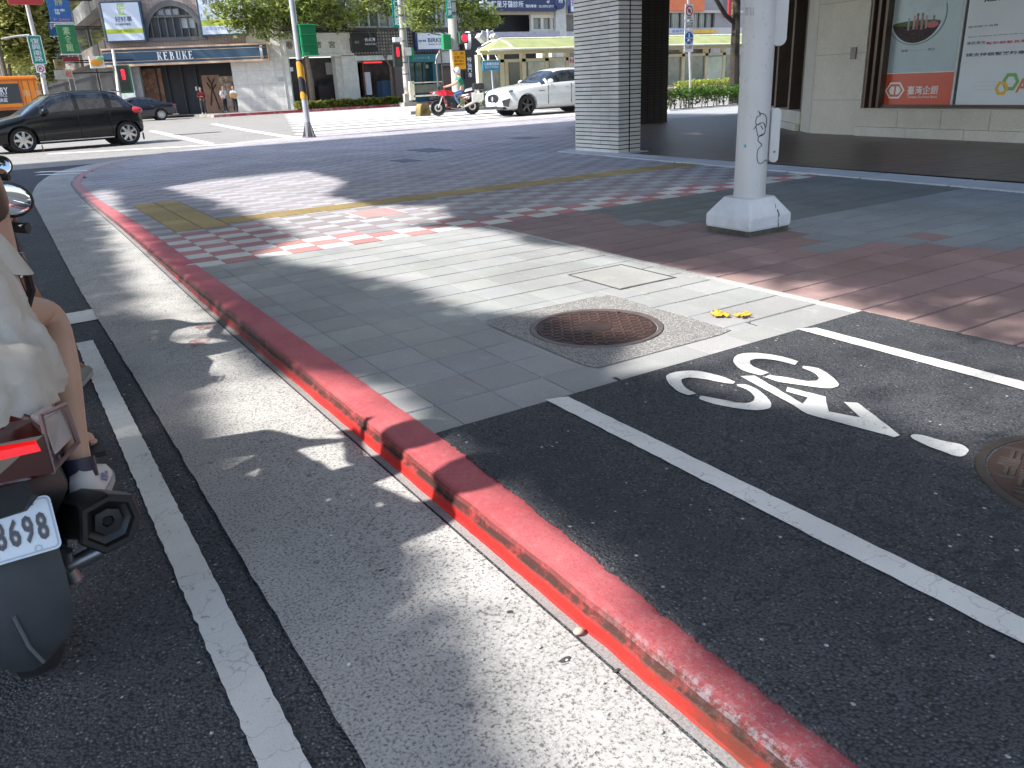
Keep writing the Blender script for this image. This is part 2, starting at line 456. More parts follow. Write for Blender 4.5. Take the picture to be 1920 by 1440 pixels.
# match gutter edge to the kerb by arc position in two stretches (straight, corner)
def cut(P, y): 
    i = next(k for k, p in enumerate(P) if p[1] >= y); return P[:i+1], P[i:]
ka, kb = cut(KER, 13.2); ga, gb = cut(go, 13.2)
kk = resample(ka, 300)+resample(kb, 160)[1:]; gg = resample(ga, 300)+resample(gb, 160)[1:]
mb = MB(); rings = []
ki = offs(kk, -.040)
for (gx, gy), (kx, ky) in zip(gg, ki):
    w = .004*(noise.noise(Vector((gx*9, gy*9, 0)))+1.4*noise.noise(Vector((gx*47, gy*47, 3))))
    row = []
    for t in (0, .5, 1):
        x = gx+w+(kx-gx-w)*t; y = gy+(ky-gy)*t
        row.append((x, y, zr(y)+.006*(1-t)-.002))
    rings.append(row)
mb.band(rings, closed=False)
struct(mb.build('gutter', M_gut, recalc=False))
mb = MB(); rings = []
for (ax, ay), (bx, by) in zip(offs(kk, -.031), offs(kk, .03)):
    rings.append([(ax, ay, zr(ay)-.003), (bx, by, zr(by)-.001)])
mb.band(rings, closed=False)
struct(mb.build('gutter_edge', M_gutedge, recalc=False))
# thin dark seam bed
mb = MB(); mb.band([[(a[0], a[1], zr(a[1])-.0075), (b[0], b[1], zr(b[1])-.0075)] for a, b in zip(offs(kk, -.09), offs(kk, .0))], closed=False)
struct(mb.build('gutter_seam', M_joint, recalc=False))

# red painted kerb with a lip, a dirty groove and chipped paint
def kerb_mat():
    m, nt, b, co = _new('red_kerb_paint')
    sx = nt.nodes.new('ShaderNodeSeparateXYZ'); nt.links.new(co, sx.inputs[0])
    at = nt.nodes.new('ShaderNodeAttribute'); at.attribute_name = 'tint'
    sc_ = nt.nodes.new('ShaderNodeSeparateColor'); nt.links.new(at.outputs['Color'], sc_.inputs[0])
    n1 = _noise(nt, co, 3, 6, .65); n2 = _noise(nt, co, 40, 7, .75); n3 = _noise(nt, co, 130, 3, .7)
    top = _mix(nt, (.40, .075, .085), (.54, .14, .15), _ramp(nt, n1, .3, .7))
    top = _mix(nt, top, (.50, .2, .2), _math(nt, 'MULTIPLY', _ramp(nt, n2, .5, .7), .5))
    top = _mix(nt, top, (.2, .03, .035), _math(nt, 'MULTIPLY', _ramp(nt, n3, .52, .7), .5))
    face = _mix(nt, (.50, .014, .012), (.60, .026, .02), _ramp(nt, n1, .3, .7))
    face = _mix(nt, face, (.15, .035, .033), _math(nt, 'MULTIPLY', _ramp(nt, sx.outputs[1], 2.7, 4.3), _ramp(nt, _noise(nt, co, 6, 6, .7), .25, .5)))
    c = _mix(nt, top, face, sc_.outputs[0])
    g = _math(nt, 'MULTIPLY', sc_.outputs[1], _ramp(nt, _noise(nt, co, 11, 6, .7), .28, .5))
    c = _mix(nt, c, (.05, .024, .02), g)
    # paint scraped off near the front end: grey concrete shows
    near = _ramp(nt, sx.outputs[1], 1.35, .8)
    chips = _math(nt, 'MULTIPLY', _ramp(nt, _noise(nt, co, 70, 8, .8), .52, .66), near)
    chips = _math(nt, 'MULTIPLY', chips, _math(nt, 'SUBTRACT', 1.0, sc_.outputs[0]))
    c = _mix(nt, c, (.45, .42, .43), _math(nt, 'MULTIPLY', chips, .75))
    lip = _math(nt, 'MULTIPLY', sc_.outputs[2], _math(nt, 'MULTIPLY', near, _ramp(nt, _noise(nt, co, 38, 8, .8), .47, .56)))
    c = _mix(nt, c, (.42, .43, .46), lip)
    end_brown = _math(nt, 'MULTIPLY', _math(nt, 'MULTIPLY', sc_.outputs[0], _ramp(nt, sx.outputs[1], 1.35, 1.0)), _ramp(nt, _noise(nt, co, 5, 6, .7), .35, .6))
    c = _mix(nt, c, (.09, .04, .025), _math(nt, 'MULTIPLY', end_brown, .8))  # kerb face browner in patches towards the near end
    c = _mix(nt, c, (.44, .27, .27), _math(nt, 'MULTIPLY', _ramp(nt, sx.outputs[1], 9, 14), .6))
    c = _mix(nt, c, (.42, .38, .37), _math(nt, 'MULTIPLY', _ramp(nt, sx.outputs[0], 1.6, 3.2), .75))
    nt.links.new(c, b.inputs['Base Color']); b.inputs['Roughness'].default_value = .62; b.inputs['Specular IOR Level'].default_value = .3
    _bump(nt, b, _math(nt, 'ADD', n2, _math(nt, 'MULTIPLY', n3, .6)), .55, .006)
    return m
M_kerb = kerb_mat()
prof = [(-.012, 0, (1, 0, 0)), (.0, .2, (1, 0, 0)), (.003, .5, (1, .35, 0)), (.006, .58, (.7, 1, 0)), (.014, .62, (.6, 1, 0)), (.016, .8, (.6, .9, .2)), (.022, .95, (.2, .6, 1)), (.030, 1, (.1, .1, .6)), (.042, 1.02, (0, 0, 0)), (.12, 1.02, (0, 0, 0)), (.178, 1.0, (0, 0, 0)), (.192, .8, (.3, .8, 0)), (.2, .2, (.3, 1, 0))]
mb = MB(); rings = []
for (px, py), q in zip(KER, offs(KER, 1)):
    nx, ny = q[0]-px, q[1]-py; row = []
    joint = abs(((py+.05) % 2.62)-1.31) < .012 and py < 12
    for d, f, c in prof:
        wob = .004*noise.noise(Vector((px*7, py*7, d*60)))+.0025*noise.noise(Vector((px*29, py*29, d*90)))
        wob2 = .003*noise.noise(Vector((px*5, py*5, d*40+9)))
        z = zr(py)-.012+f*(.016-zr(py))
        dd = d*(1-.42*sstep(8.5, 13.5, py))
        if joint and .002 < d < .19: z -= .006
        row.append((px+nx*(dd+wob), py+ny*(dd+wob), z+wob2))
    rings.append(row)
n = len(prof)
for i in range(len(rings)-1):
    for k in range(n-1):
        a = tuple((prof[k][2][j]+prof[k+1][2][j])/2 for j in range(3))
        mb.quad(rings[i][k], rings[i+1][k], rings[i+1][k+1], rings[i][k+1], 0, a)
struct(mb.build('kerb', M_kerb, tint=True, recalc=False, smooth=True, angle=0))

# ---- paving: every slab laid as its own little block over a dirt bed
EXC = []
def tiles(name, m, x0, x1, y0, y1, px, py, colour, inside=None, gap=.009, z=.0, cham=.004, gapx=.003, shift=0, jit=.0012):
    mb = MB(); nx = int(math.ceil((x1-x0)/px-1e-6)); ny = int(math.ceil((y1-y0)/py-1e-6))
    for j in range(ny):
        for i in range(-1, nx):
            a = x0+i*px+((shift*px) if j % 2 else 0); b = a+px; c = y0+j*py; d = c+py
            a2, b2, c2, d2 = max(a, x0), min(b, x1), max(c, y0), min(d, y1)
            if b2-a2 < .03 or d2-c2 < .03: continue
            for e in EXC:
                if a2 < e[1] and b2 > e[0] and c2 < e[3] and d2 > e[2]:
                    opts = [(a2, min(b2, e[0]), c2, d2), (max(a2, e[1]), b2, c2, d2), (a2, b2, c2, min(d2, e[2])), (a2, b2, max(c2, e[3]), d2)]
                    a2, b2, c2, d2 = max(opts, key=lambda o: max(0, o[1]-o[0])*max(0, o[3]-o[2]))
            if b2-a2 < .03 or d2-c2 < .03: continue
            cx, cy = (a2+b2)/2, (c2+d2)/2
            if inside and not inside(cx, cy): continue
            col = colour(i, j, cx, cy)
            a2 += gapx/2; b2 -= gapx/2; c2 += gap/2; d2 -= gap/2
            zz = [z+rnd.uniform(-jit, jit) for _ in range(4)]; h = cham
            g_ = h*.4; T = [(a2+g_, c2+h, zz[0]), (b2-g_, c2+h, zz[1]), (b2-g_, d2-h, zz[2]), (a2+g_, d2-h, zz[3])]
            B = [(a2, c2, z-.012), (b2, c2, z-.012), (b2, d2, z-.012), (a2, d2, z-.012)]
            o = len(mb.v)
            mb.add(T+B, [(0, 1, 2, 3), (4, 5, 1, 0), (5, 6, 2, 1), (6, 7, 3, 2), (7, 4, 0, 3)], 0, col)
    return struct(mb.build(name, m, tint=True, recalc=False))
kin = [(p[0]+(q[0]-p[0])*.10*(1-.42*sstep(8.5, 13.5, p[1])), p[1]+(q[1]-p[1])*.10*(1-.42*sstep(8.5, 13.5, p[1]))) for p, q in zip(KER, offs(KER, 1))]
kpoly = kin+[(60, -5), (1.12, -5)]
def on_walk(x, y): return pip(x, y, kpoly)
M_grey = tile_mat('grey_paver', (.335, .34, .335), scuff=.38)
M_red = tile_mat('red_paver', (.30, .225, .212), scuff=.25)
M_chk = tile_mat('checker_paver', (.47, .455, .44), scuff=.12, speck=.35)
M_tact = tile_mat('yellow_tactile', (.46, .35, .17), grain=90)
M_gran0 = concrete('pale_mortar', (.42, .42, .40), (.2, .2, .2), 90, .5)
def jitter(c, s=.1):
    k = 1+rnd.uniform(-s, s); return tuple(x*k*(1+rnd.uniform(-.02, .02)) for x in c)
EXC += [(2.04, 2.93, 2.64, 3.63)]
struct(MB().box(1.95, 3.08, 2.52, 3.76, -.02, -.003).build('paving_fill', M_grey, tint=True))
tiles('grey_paving', M_grey, 1.035, 3.64, 2.45, 6.32, .2585, .2585, lambda i, j, x, y: jitter((1, 1.0, 1.0), .09), lambda x, y: x > 1.15)
def redc(i, j, x, y):
    edge = (5.0 if y > 3.4 else 5.75 if y > 2.8 else 6.5)+.8*noise.noise(Vector((x*.9, y*1.7, 0)))+rnd.uniform(-.25, .25)
    if y > 4.62+.12*noise.noise(Vector((x, 3, 0))) and x > 4.75+(6.3-y)*.25+rnd.uniform(-.1, .1): return jitter((.55, .84, .9), .08)
    if x > edge: return jitter((.86, 1.28, 1.42), .08)
    if y > 4.1: return jitter((.82, .78, .82), .08)
    return jitter((1.05, .95, .95), .13)
struct(MB().box(3.638, 3.692, 2.42, 6.3, -.02, -.0012).build('paving_divider', M_gran0))
tiles('red_paving', M_red, 3.69, 8.55, -1.66, 6.32, .2585, .2585, redc, shift=.37, gap=.012)
def chk(i, j, x, y):
    odd = (i+j) % 2
    if y < 6.93 or (y < 8.15 and x < 2.1):
        if y < 6.93 and x > 2.3 and (j > 1 and (i % 4 > 1)): return jitter((.62, .6, .66), .1)
        return jitter((.9, .46, .46), .1) if odd else jitter((1.25, 1.3, 1.3), .06)
    if y > 9.0: return jitter((.66, .62, .67), .06) if odd else jitter((.80, .80, .88), .06)
    return jitter((.62, .55, .58), .08) if odd else jitter((.82, .86, .92), .08)
EXC += [(1.36, 1.88, 8.28, 10.95), (1.87, 8.45, 8.42, 8.82)]
def walk2(x, y): return on_walk(x, y) and (y > 12.2 or x < 8.45+.035*(y-6)) and y < 23.6
tiles('checker_paving', M_chk, 1.1, 17.0, 6.325, 23.7, .262, .2, chk, walk2)
mb = MB()
for (a, b, c, d) in ((1.36, 1.88, 8.28, 10.95), (1.885, 8.45, 8.42, 8.82)):
    x = a
    while x < b-.05:
        w = min(.26, b-x); y = c
        while y < d-.05:
            hgt = min(.267 if a < 1.5 else .4, d-y)
            col = jitter((1, 1, 1), .08)
            mb.box(x+.003, x+w-.003, y+.003, y+hgt-.003, -.012, -.001, c=tuple(q_*.62 for q_ in col))  # base darkened between the bars: ridge shade put into the colour
            k = 0
            while k < 5:
                if a < 1.5: mb.box(x+.012, x+w-.012, y+.02+k*hgt/5, y+.02+k*hgt/5+.028, -.001, .004, c=col)
                else: mb.box(x+.004, x+w-.004, y+.03+k*hgt/5, y+.03+k*hgt/5+.032, -.001, .004, c=col)
                k += 1
            y += hgt
        x += w
struct(mb.build('tactile_paving', M_tact, tint=True))
# dirt bed under the slabs
mb = MB(); kb2 = offs(KER, .1)
def fanstrip(P, xr, z):
    for a, b in zip(P[:-1], P[1:]): mb.quad((a[0], a[1], z), (xr, a[1], z), (xr, b[1], z), (b[0], b[1], z))
fanstrip([p for p in resample(kb2, 700) if p[1] < 23.7 and p[0] < 8.6], 17.2, -.0085)
struct(mb.build('paving_bed', M_joint, recalc=False))
# far part of the corner pavement beyond the arcade
mb = MB(); mb.quad((17, 12.2, -.002), (70, 12.2, -.002), (70, 23.95, -.002), (17, 23.6, -.002))
struct(mb.build('pavement', concrete('plain_pavement', (.33, .33, .34), (.2, .2, .2), 60, .3), recalc=False))

# cycle path of new asphalt with ragged edges
mb = MB(); rings = []; yy = [-4+.1*k for k in range(40)]+[.015*k for k in range(int(2.44/.015)+1)]+[2.452]
for y in yy:
    e = .007*noise.noise(Vector((y*9, 0, 0)))+.009*noise.noise(Vector((y*38, 1, 0)))+.009*noise.noise(Vector((y*90, 1, 0)))
    f = .012*noise.noise(Vector((y*14, 5, 0)))+.008*noise.noise(Vector((y*45, 8, 0)))
    xl = 1.165-.075*sstep(2.6, .5, y); ov = sstep(2.3, 1.6, y)
    rings.append([(xl-.004+e, y, -.012 if ov < .05 else .008), (xl+e, y, .0065+.0185*ov), (xl+.06, y, .007+.015*ov), (1.5, y, .007), (2.4, y, .007), (3.2, y, .007), (3.665+f, y, .0065), (3.68+f, y, -.012)])
yl = [Vector((p[0], p[1]+.01*noise.noise(Vector((p[0]*17, 0, 0))), p[2])) for p in rings[-1]]
rings[-1] = yl
rings.append([(p[0], p[1]+.01, -.012) for p in yl])
mb.band(rings, closed=False)
struct(mb.build('cycle_path', M_lane, recalc=False, smooth=True))
struct(MB().box(3.69, 9, -4, -1.66, -.02, -.002).build('pavement_edge', M_grey, tint=True))
def ribbon(name, P, m=M_white, z=None, rag=.004):
    """painted marking: polygon of world points, edges roughened"""
    pts = []
    for i, a in enumerate(P):
        b = P[(i+1) % len(P)]; L = math.dist(a, b); n_ = max(1, min(int(L/.025), 160))
        for k in range(n_):
            t = k/n_; x = a[0]+(b[0]-a[0])*t; y = a[1]+(b[1]-a[1])*t
            r = rag*(noise.noise(Vector((x*40, y*40, 0)))+.7*noise.noise(Vector((x*110, y*110, 4)))); nx, ny = (b[1]-a[1])/max(L, 1e-6), -(b[0]-a[0])/max(L, 1e-6)
            x += nx*r; y += ny*r
            pts.append((x, y, (z if z is not None else zr(y)+.001)))
    return pts
def marking(name, polys, m=M_white, z=None, rag=.004):
    mb = MB()
    bm = bmesh.new()
    for P in polys:
        vs = [bm.verts.new(p) for p in ribbon(name, P, m, z, rag)]
        try: bm.faces.new(vs)
        except ValueError: pass
    bmesh.ops.triangulate(bm, faces=bm.faces)
    for f in bm.faces:
        if f.normal.z < 0: f.normal_flip()
    me = bpy.data.meshes.new(name); bm.to_mesh(me); bm.free(); me.materials.append(m)
    ob = bpy.data.objects.new(name, me); COL.objects.link(ob); return struct(ob)
marking('cycle_path_edge_line', [[(1.655, -3.9), (1.75, -3.9), (1.75, 2.43), (1.66, 2.46)]], z=.0115)
marking('cycle_path_edge_line', [[(3.145, -3.9), (3.235, -3.9), (3.235, 2.40), (3.15, 2.455)]], z=.0115)
marking('road_edge_line', [[(.185, y0), (.273, y0), (.273, y1), (.185, y1)] for y0, y1 in ((-2, .4), (.42, 5.0))])
marking('stop_line', [[(.15, 5.46), (.37, 5.48), (.395, 5.56), (.37, 5.78), (.16, 5.75)]], rag=.012)
# cyclist emblem painted on the path
def px_poly(P, z=.0115): return [(gp(u, v, z).x, gp(u, v, z).y) for u, v in P]
Zm = lambda L: [(1280+x/3, 560+y/3) for x, y in L]
sym = []
sym.append(px_poly(Zm([(650, 352), (560, 325), (450, 308), (370, 305), (310, 315), (285, 345), (300, 375), (345, 405), (440, 431), (485, 415), (410, 388), (377, 362), (380, 347), (430, 338), (530, 347), (632, 372)])))
sym.append(px_poly(Zm([(680, 378), (760, 390), (830, 430), (870, 468), (876, 492), (840, 503), (770, 500), (640, 482), (540, 467), (463, 441), (482, 431), (560, 438), (700, 463), (755, 462), (768, 450), (740, 418), (672, 389)])))
Zk = lambda L: [(900+x/3.556, 540+y/3.556) for x, y in L]
sym.append(px_poly(Zk([(1702, 626), (1600, 585), (1450, 552), (1330, 555), (1265, 570), (1240, 592), (1255, 628), (1310, 682), (1385, 714), (1442, 703), (1375, 668), (1346, 630), (1346, 606), (1390, 596), (1500, 607), (1640, 634), (1688, 637)])))
sym.append(px_poly(Zm([(303, 481), (350, 480), (420, 510), (480, 560), (500, 600), (470, 622), (380, 625), (240, 605), (130, 578), (90, 562), (100, 545), (180, 560), (290, 580), (350, 586), (400, 573), (402, 545), (362, 512), (308, 491)])))
sym.append(px_poly(Zm([(325, 435), (405, 433), (675, 590), (705, 555), (580, 520), (590, 497), (800, 550), (822, 635), (1000, 668), (905, 580), (985, 585), (1085, 660), (1222, 768), (1190, 778), (700, 648), (600, 585)])))
sym.append(px_poly(Zm([(1285, 768), (1340, 765), (1450, 795), (1560, 818), (1605, 845), (1592, 876), (1540, 885), (1420, 843), (1310, 795)])))
def closed_smooth(P):
    n_ = len(P); out = []
    for i in range(n_):
        p0, p1, p2, p3 = P[i-1], P[i], P[(i+1) % n_], P[(i+2) % n_]
        for k in range(4):
            t = k/4; out.append(tuple(.5*(2*p1[j]+(p2[j]-p0[j])*t+(2*p0[j]-5*p1[j]+4*p2[j]-p3[j])*t*t+(3*p1[j]-p0[j]-3*p2[j]+p3[j])*t**3) for j in (0, 1)))
    return out
emb = struct(marking('cycle_emblem', [sym[4], closed_smooth(sym[5])], z=.0115, rag=.0025))
mb = MB()
for P, n_ in zip(sym[:4], (9, 10, 9, 12)):
    o_ = resample(catmull(P[:n_], lambda p: .02), 60); i_ = resample(catmull(P[n_:], lambda p: .02), 60)[::-1]
    rg = lambda q: (q[0]+.0022*noise.noise(Vector((q[0]*60, q[1]*60, 0))), q[1]+.0022*noise.noise(Vector((q[0]*60, q[1]*60, 7))), .0115)
    mb.band([[rg(p) for p in o_], [rg(p) for p in i_]], closed=False)
wheels_ = struct(mb.build('cycle_emblem_wheels', M_white)); 
for f_ in wheels_.data.polygons:
    pass
marking('paint_smear', [px_poly([(352, 640), (372, 632), (398, 630), (392, 638), (370, 648), (360, 655)], -.066), px_poly([(362, 612), (400, 606), (404, 612), (376, 618)], -.066)], worn_paint('red_smear', (.25, .13, .115), (.4, .38, .36), thr=(.45, .6), amount=.9), z=None, rag=.01)
# exposed aggregate patch and manhole covers
def speckle(name):
    m, nt, b, co = _new(name)
    v = nt.nodes.new('ShaderNodeTexVoronoi'); v.inputs['Scale'].default_value = 170; nt.links.new(co, v.inputs['Vector'])
    s_ = nt.nodes.new('ShaderNodeSeparateColor'); nt.links.new(v.outputs['Color'], s_.inputs[0])
    c = _mix(nt, (.09, .09, .095), (.50, .49, .47), _ramp(nt, s_.outputs[0], .3, .75))
    c = _mix(nt, c, (.2, .19, .18), _ramp(nt, v.outputs['Distance'], .35, .6))
    nt.links.new(c, b.inputs['Base Color']); b.inputs['Roughness'].default_value = .7
    _bump(nt, b, v.outputs['Distance'], -.5, .004); return m
M_agg = speckle('exposed_aggregate')
def patch(x0, x1, y0, y1, cx, cy, r):
    n_ = 48; inner = [(cx+r*math.cos(2*PI*k/n_), cy+r*math.sin(2*PI*k/n_), .001) for k in range(n_)]; outer = []
    for k in range(n_):
        a = 2*PI*k/n_; dx, dy = math.cos(a), math.sin(a)
        t = min([((x1-cx)/dx if dx > 1e-6 else (x0-cx)/dx if dx < -1e-6 else 9), ((y1-cy)/dy if dy > 1e-6 else (y0-cy)/dy if dy < -1e-6 else 9)])
        outer.append((cx+dx*t, cy+dy*t, .001))
    mb = MB(); mb.band([inner, outer]); return mb
struct(patch(2.045, 2.925, 2.645, 3.625, 2.45, 3.14, .345).build('aggregate_patch', M_agg))
M_iron = mat('rusty_cast_iron', (.115, .066, .056), .55, .35, var=.35, sc=6, bump=.5, bsc=120, dirt=.4)
M_ironb = mat('dark_iron_bed', (.045, .026, .022), .6, .2, var=.3, sc=8)
M_iron3 = mat('dark_cast_iron', (.06, .049, .045), .55, .35, var=.35, sc=6, bump=.5, bsc=120, dirt=.4)
M_iron2 = mat('worn_iron_rim', (.15, .12, .115), .5, .4, var=.25, sc=8, bump=.4, bsc=150)
def manhole(cx, cy, z, r, label, style, rot):
    t = thing('manhole_cover', label, 'manhole cover', (cx, cy, z), rot)
    mb = MB(); mb.lathe([(r*.905, -.012), (r*.91, .0035), (r*.93, .005), (r*.985, .005), (r, -.012)], (0, 0, 0), n=64)
    f = mb.build('rim', M_iron2 if style == 0 else M_iron3, t, smooth=True, local=True)
    mb = MB(); mb.lathe([(.0001, .001), (r*.885, .001), (r*.9, -.008), (r*.9, -.02)], (0, 0, 0), n=64)
    if style == 0:
        mb.lathe([(.0001, .0045), (r*.22, .0045), (r*.25, .001)], (0, 0, 0), n=32)
        s_ = .036; k = int(r/s_)+1
        for i in range(-k, k+1):
            for j in range(-k, k+1):
                x = i*s_; y = j*s_; d = math.hypot(x, y)
                if d > r*.84 or d < r*.28: continue
                M_ = Matrix.Translation((x, y, 0)) @ Matrix.Rotation(PI/4 if (i+j) % 2 else -PI/4, 4, 'Z')
                mb.box(-.017, .017, -.0055, .0055, .0005, .0065, 1, M=M_)
        for a in (.3, 3.6): mb.box(-.03, .03, -.008, .008, .001, .004, M=Matrix.Rotation(a, 4, 'Z') @ Matrix.Translation((r*.8, 0, 0)))
    else:
        s_ = .066; k = int(r/s_)+1
        for i in range(-k, k+1):
            for j in range(-k, k+1):
                for q in range(3):
                    x = i*s_; y = j*s_; o = (q-1)*.02
                    cx_, cy_ = (x, y+o) if (i+j) % 2 else (x+o, y)
                    if math.hypot(cx_, cy_) > r*.80: continue
                    if (i+j) % 2: mb.box(cx_-.029, cx_+.029, cy_-.006, cy_+.006, .0005, .007, 1)
                    else: mb.box(cx_-.006, cx_+.006, cy_-.029, cy_+.029, .0005, .007, 1)
    mb.build('cover', [M_ironb, M_iron] if style == 0 else [M_ironb, M_iron3], t, local=True)
    return t
manhole(2.45, 3.14, .001, .345, 'round rusty manhole cover set in the speckled square of the pavement', 0, .2)
_p = gp(1829, 918, .012)+_rh*.405
manhole(_p.x, _p.y, .0075, .36, 'dark iron manhole cover with a basket-weave pattern in the cycle path', 1, .35)
# inspection covers let into the paving
M_slot = flat('cover_gap', (.06, .06, .058), .9); M_inset = tile_mat('cover_fill', (.35, .35, .335)); M_steel = mat('grey_steel_plate', (.085, .09, .11), .5, .5)
def cover(x0, x1, y0, y1, label, mfill, frame, z=.003):
    t = thing('inspection_cover', label, 'inspection cover', ((x0+x1)/2, (y0+y1)/2, 0))
    mb = MB(); w = .012
    for a in ((x0, x1, y0, y0+w), (x0, x1, y1-w, y1), (x0, x0+w, y0+w, y1-w), (x1-w, x1, y0+w, y1-w)): mb.box(*a, -.01, z)
    mb.build('frame', frame, t)
    mb = MB(); mb.box(x0+.02, x1-.02, y0+.02, y1-.02, -.01, z+.0005); mb.build('lid', mfill, t, tint=True)
cover(3.04, 3.5, 3.66, 4.2, 'square paver-filled inspection cover in the sunlit grey paving', M_inset, M_slot)
cover(3.03, 3.5, 7.57, 8.12, 'small pink-filled inspection cover with a pale frame in the checkered paving', tile_mat('pink_fill', (.42, .25, .24)), flat('pale_frame', (.5, .52, .52)), .004)
cover(7.26, 7.8, 14.56, 15.58, 'large dark steel inspection cover in the blue-grey checkered paving', M_steel, M_slot)
cover(6.0, 6.35, 13.0, 13.6, 'small dark steel inspection cover, nearest of the three dark ones', M_steel, M_slot)
cover(10.2, 10.75, 15.7, 16.4, 'dark steel inspection cover close to the tiled pillar', M_steel, M_slot)
# fallen leaves
M_leafy = mat('yellow_fallen_leaf', (.62, .34, .03), .6, var=.3, sc=40)
def fallen(u, v, s, rot, label, grp=None):
    p = gp(u, v, .004); pts = []
    for k in range(22):
        a = 2*PI*k/22; r = s*(.45+.55*abs(math.sin(a*2.5+.4))**.8)*(1 if rnd.random() > .2 else .8); pts.append((r*math.cos(a), r*math.sin(a)))
    vs = [(p.x, p.y, p.z+.012)]+[(p.x+math.cos(rot)*x-math.sin(rot)*y, p.y+math.sin(rot)*x+math.cos(rot)*y, p.z+.004+.018*rnd.random()) for x, y in pts]
    mb = MB(); mb.add(vs, [(0, k+1, (k+1) % 22+1) for k in range(22)])
    mb.tube([(p.x, p.y, p.z+.01), (p.x+s*1.2*math.cos(rot), p.y+s*1.2*math.sin(rot), p.z+.004)], .0018, 5)
    tag(mb.build('fallen_leaf', M_leafy, recalc=False), label, 'leaf')
fallen(1350, 592, .058, .6, 'yellow fallen leaf nearer the manhole cover, larger of the two')
fallen(1393, 593, .05, 2.2, 'yellow fallen leaf with a second lobe, right of the larger leaf')
M_grit = mat('grit', (.5, .48, .45), .8, var=.4, sc=90)
for (u, v, r, lab, mm, z) in ((1085, 1183, .011, 'small tan pebble in the gutter below the red kerb', mat('tan_stone', (.5, .36, .27), .8), -.06),):
    p = gp(u, v, z); tag(MB().ball(p, r*1.4, r, r*.8, 10).build('pebble', mm, smooth=True), lab, 'pebble')
mb = MB()
for k in range(70):
    y = rnd.uniform(.7, 7); x = .90+rnd.gauss(0, .015) if k % 2 else rnd.uniform(.4, .93); r = rnd.uniform(.002, .005)
    mb.ball((x, y, zr(y)+.004), r*1.5, r, r*.7, 6)
g = mb.build('grit', M_grit, smooth=True); g['kind'] = 'stuff'
mb = MB()
for (u, v, s_) in ((1060, 1237, .019), (1155, 1258, .012), (955, 1148, .012), (715, 1070, .012)):
    p = gp(u, v, -.07); mb.add([(p.x, p.y, p.z+.004)]+[(p.x+s_*(.6+.4*rnd.random())*math.cos(k_*.63), p.y+s_*.5*(.5+.5*rnd.random())*math.sin(k_*.63), p.z+.002) for k_ in range(10)], [(0, k_+1, (k_+1) % 10+1) for k_ in range(10)])
g = mb.build('gum_spots', flat('old_gum', (.05, .05, .05), .9), smooth=True); g['kind'] = 'stuff'

# crossing, junction lines and drain on the sunny cross street
mbp = []
for k in range(30):
    y = 24.9+k*2.35
    if y > 53: break
    x0 = 8.6+(y-26)*.30; mbp.append([(x0, y), (x0+11.5, y), (x0+11.5, y+1.05), (x0, y+1.05)])
M_zebra = worn_paint('zebra_paint', (.80, .80, .77), (.25, .24, .22), scale=3, thr=(.58, .7), amount=.5)
marking('zebra_crossing', mbp, M_zebra, z=-.008, rag=.01)
def strip(a, b, w):
    A = gp(*a); B = gp(*b); d = (B-A).normalized(); nrm = Vector((-d.y, d.x, 0))*w/2
    return [tuple((A+nrm).xy), tuple((B+nrm).xy), tuple((B-nrm).xy), tuple((A-nrm).xy)]
marking('junction_line', [strip((285, 245), (392, 269), .3), strip((400, 232), (470, 245), .3), strip((470, 245), (560, 259), .3), strip((90, 288), (560, 262.5), .35)], M_zebra, z=-.008, rag=.01)
marking('corner_crossing_line', [strip((70, 322), (300, 316), .2), strip((70, 327), (240, 323), .16)], M_white, z=-.0055, rag=.01)
A = gp(365, 250); tag(MB().box(A.x-.9, A.x+.9, A.y-.25, A.y+.25, -.012, -.006).build('drain_grate', flat('grate_iron', (.03, .03, .03))), 'long dark drain grate in the sunny road behind the black hatchback', 'drain')

# ================================================================ NEAR THINGS
class Fac:
    """a facade: a vertical plane with h to the right as seen from the street, n towards the viewer"""
    def __init__(s, p, ang):
        s.o = Vector((p[0], p[1], 0)); s.h = Vector((math.cos(ang), math.sin(ang), 0)); s.n = Vector((math.sin(ang), -math.cos(ang), 0)); s.ang = ang
        s.M = Matrix.Translation(s.o) @ Matrix.Rotation(ang, 4, 'Z')      # local x = h, local -y = n
    def hz(s, u, v, d=0):
        r = ray(u, v); t = ((s.o+s.n*d-CAMPOS).dot(s.n))/r.dot(s.n); p = CAMPOS+r*t
        return (p-s.o).dot(s.h), p.z
    def P(s, h, z, d=0): return s.o+s.h*h+s.n*d+Vector((0, 0, z))
    def box(s, mb, h0, h1, z0, z1, d0, d1, m=0): return mb.box(h0, h1, -d1, -d0, z0, z1, m, s.M)
    def pbox(s, mb, bl, tr, d0, d1, m=0):
        a = s.hz(*bl); b = s.hz(*tr); s.box(mb, a[0], b[0], a[1], b[1], d0, d1, m); return a[0], b[0], a[1], b[1]
    def text(s, body, h0, h1, z0, z1, d, m, parent, keep=False, bold=0, depth=.004):
        return text(body, s.P(h0, z0, d), s.h, (0, 0, 1), h1-h0, z1-z0, m, parent, depth=depth, keep=keep, bold=bold)

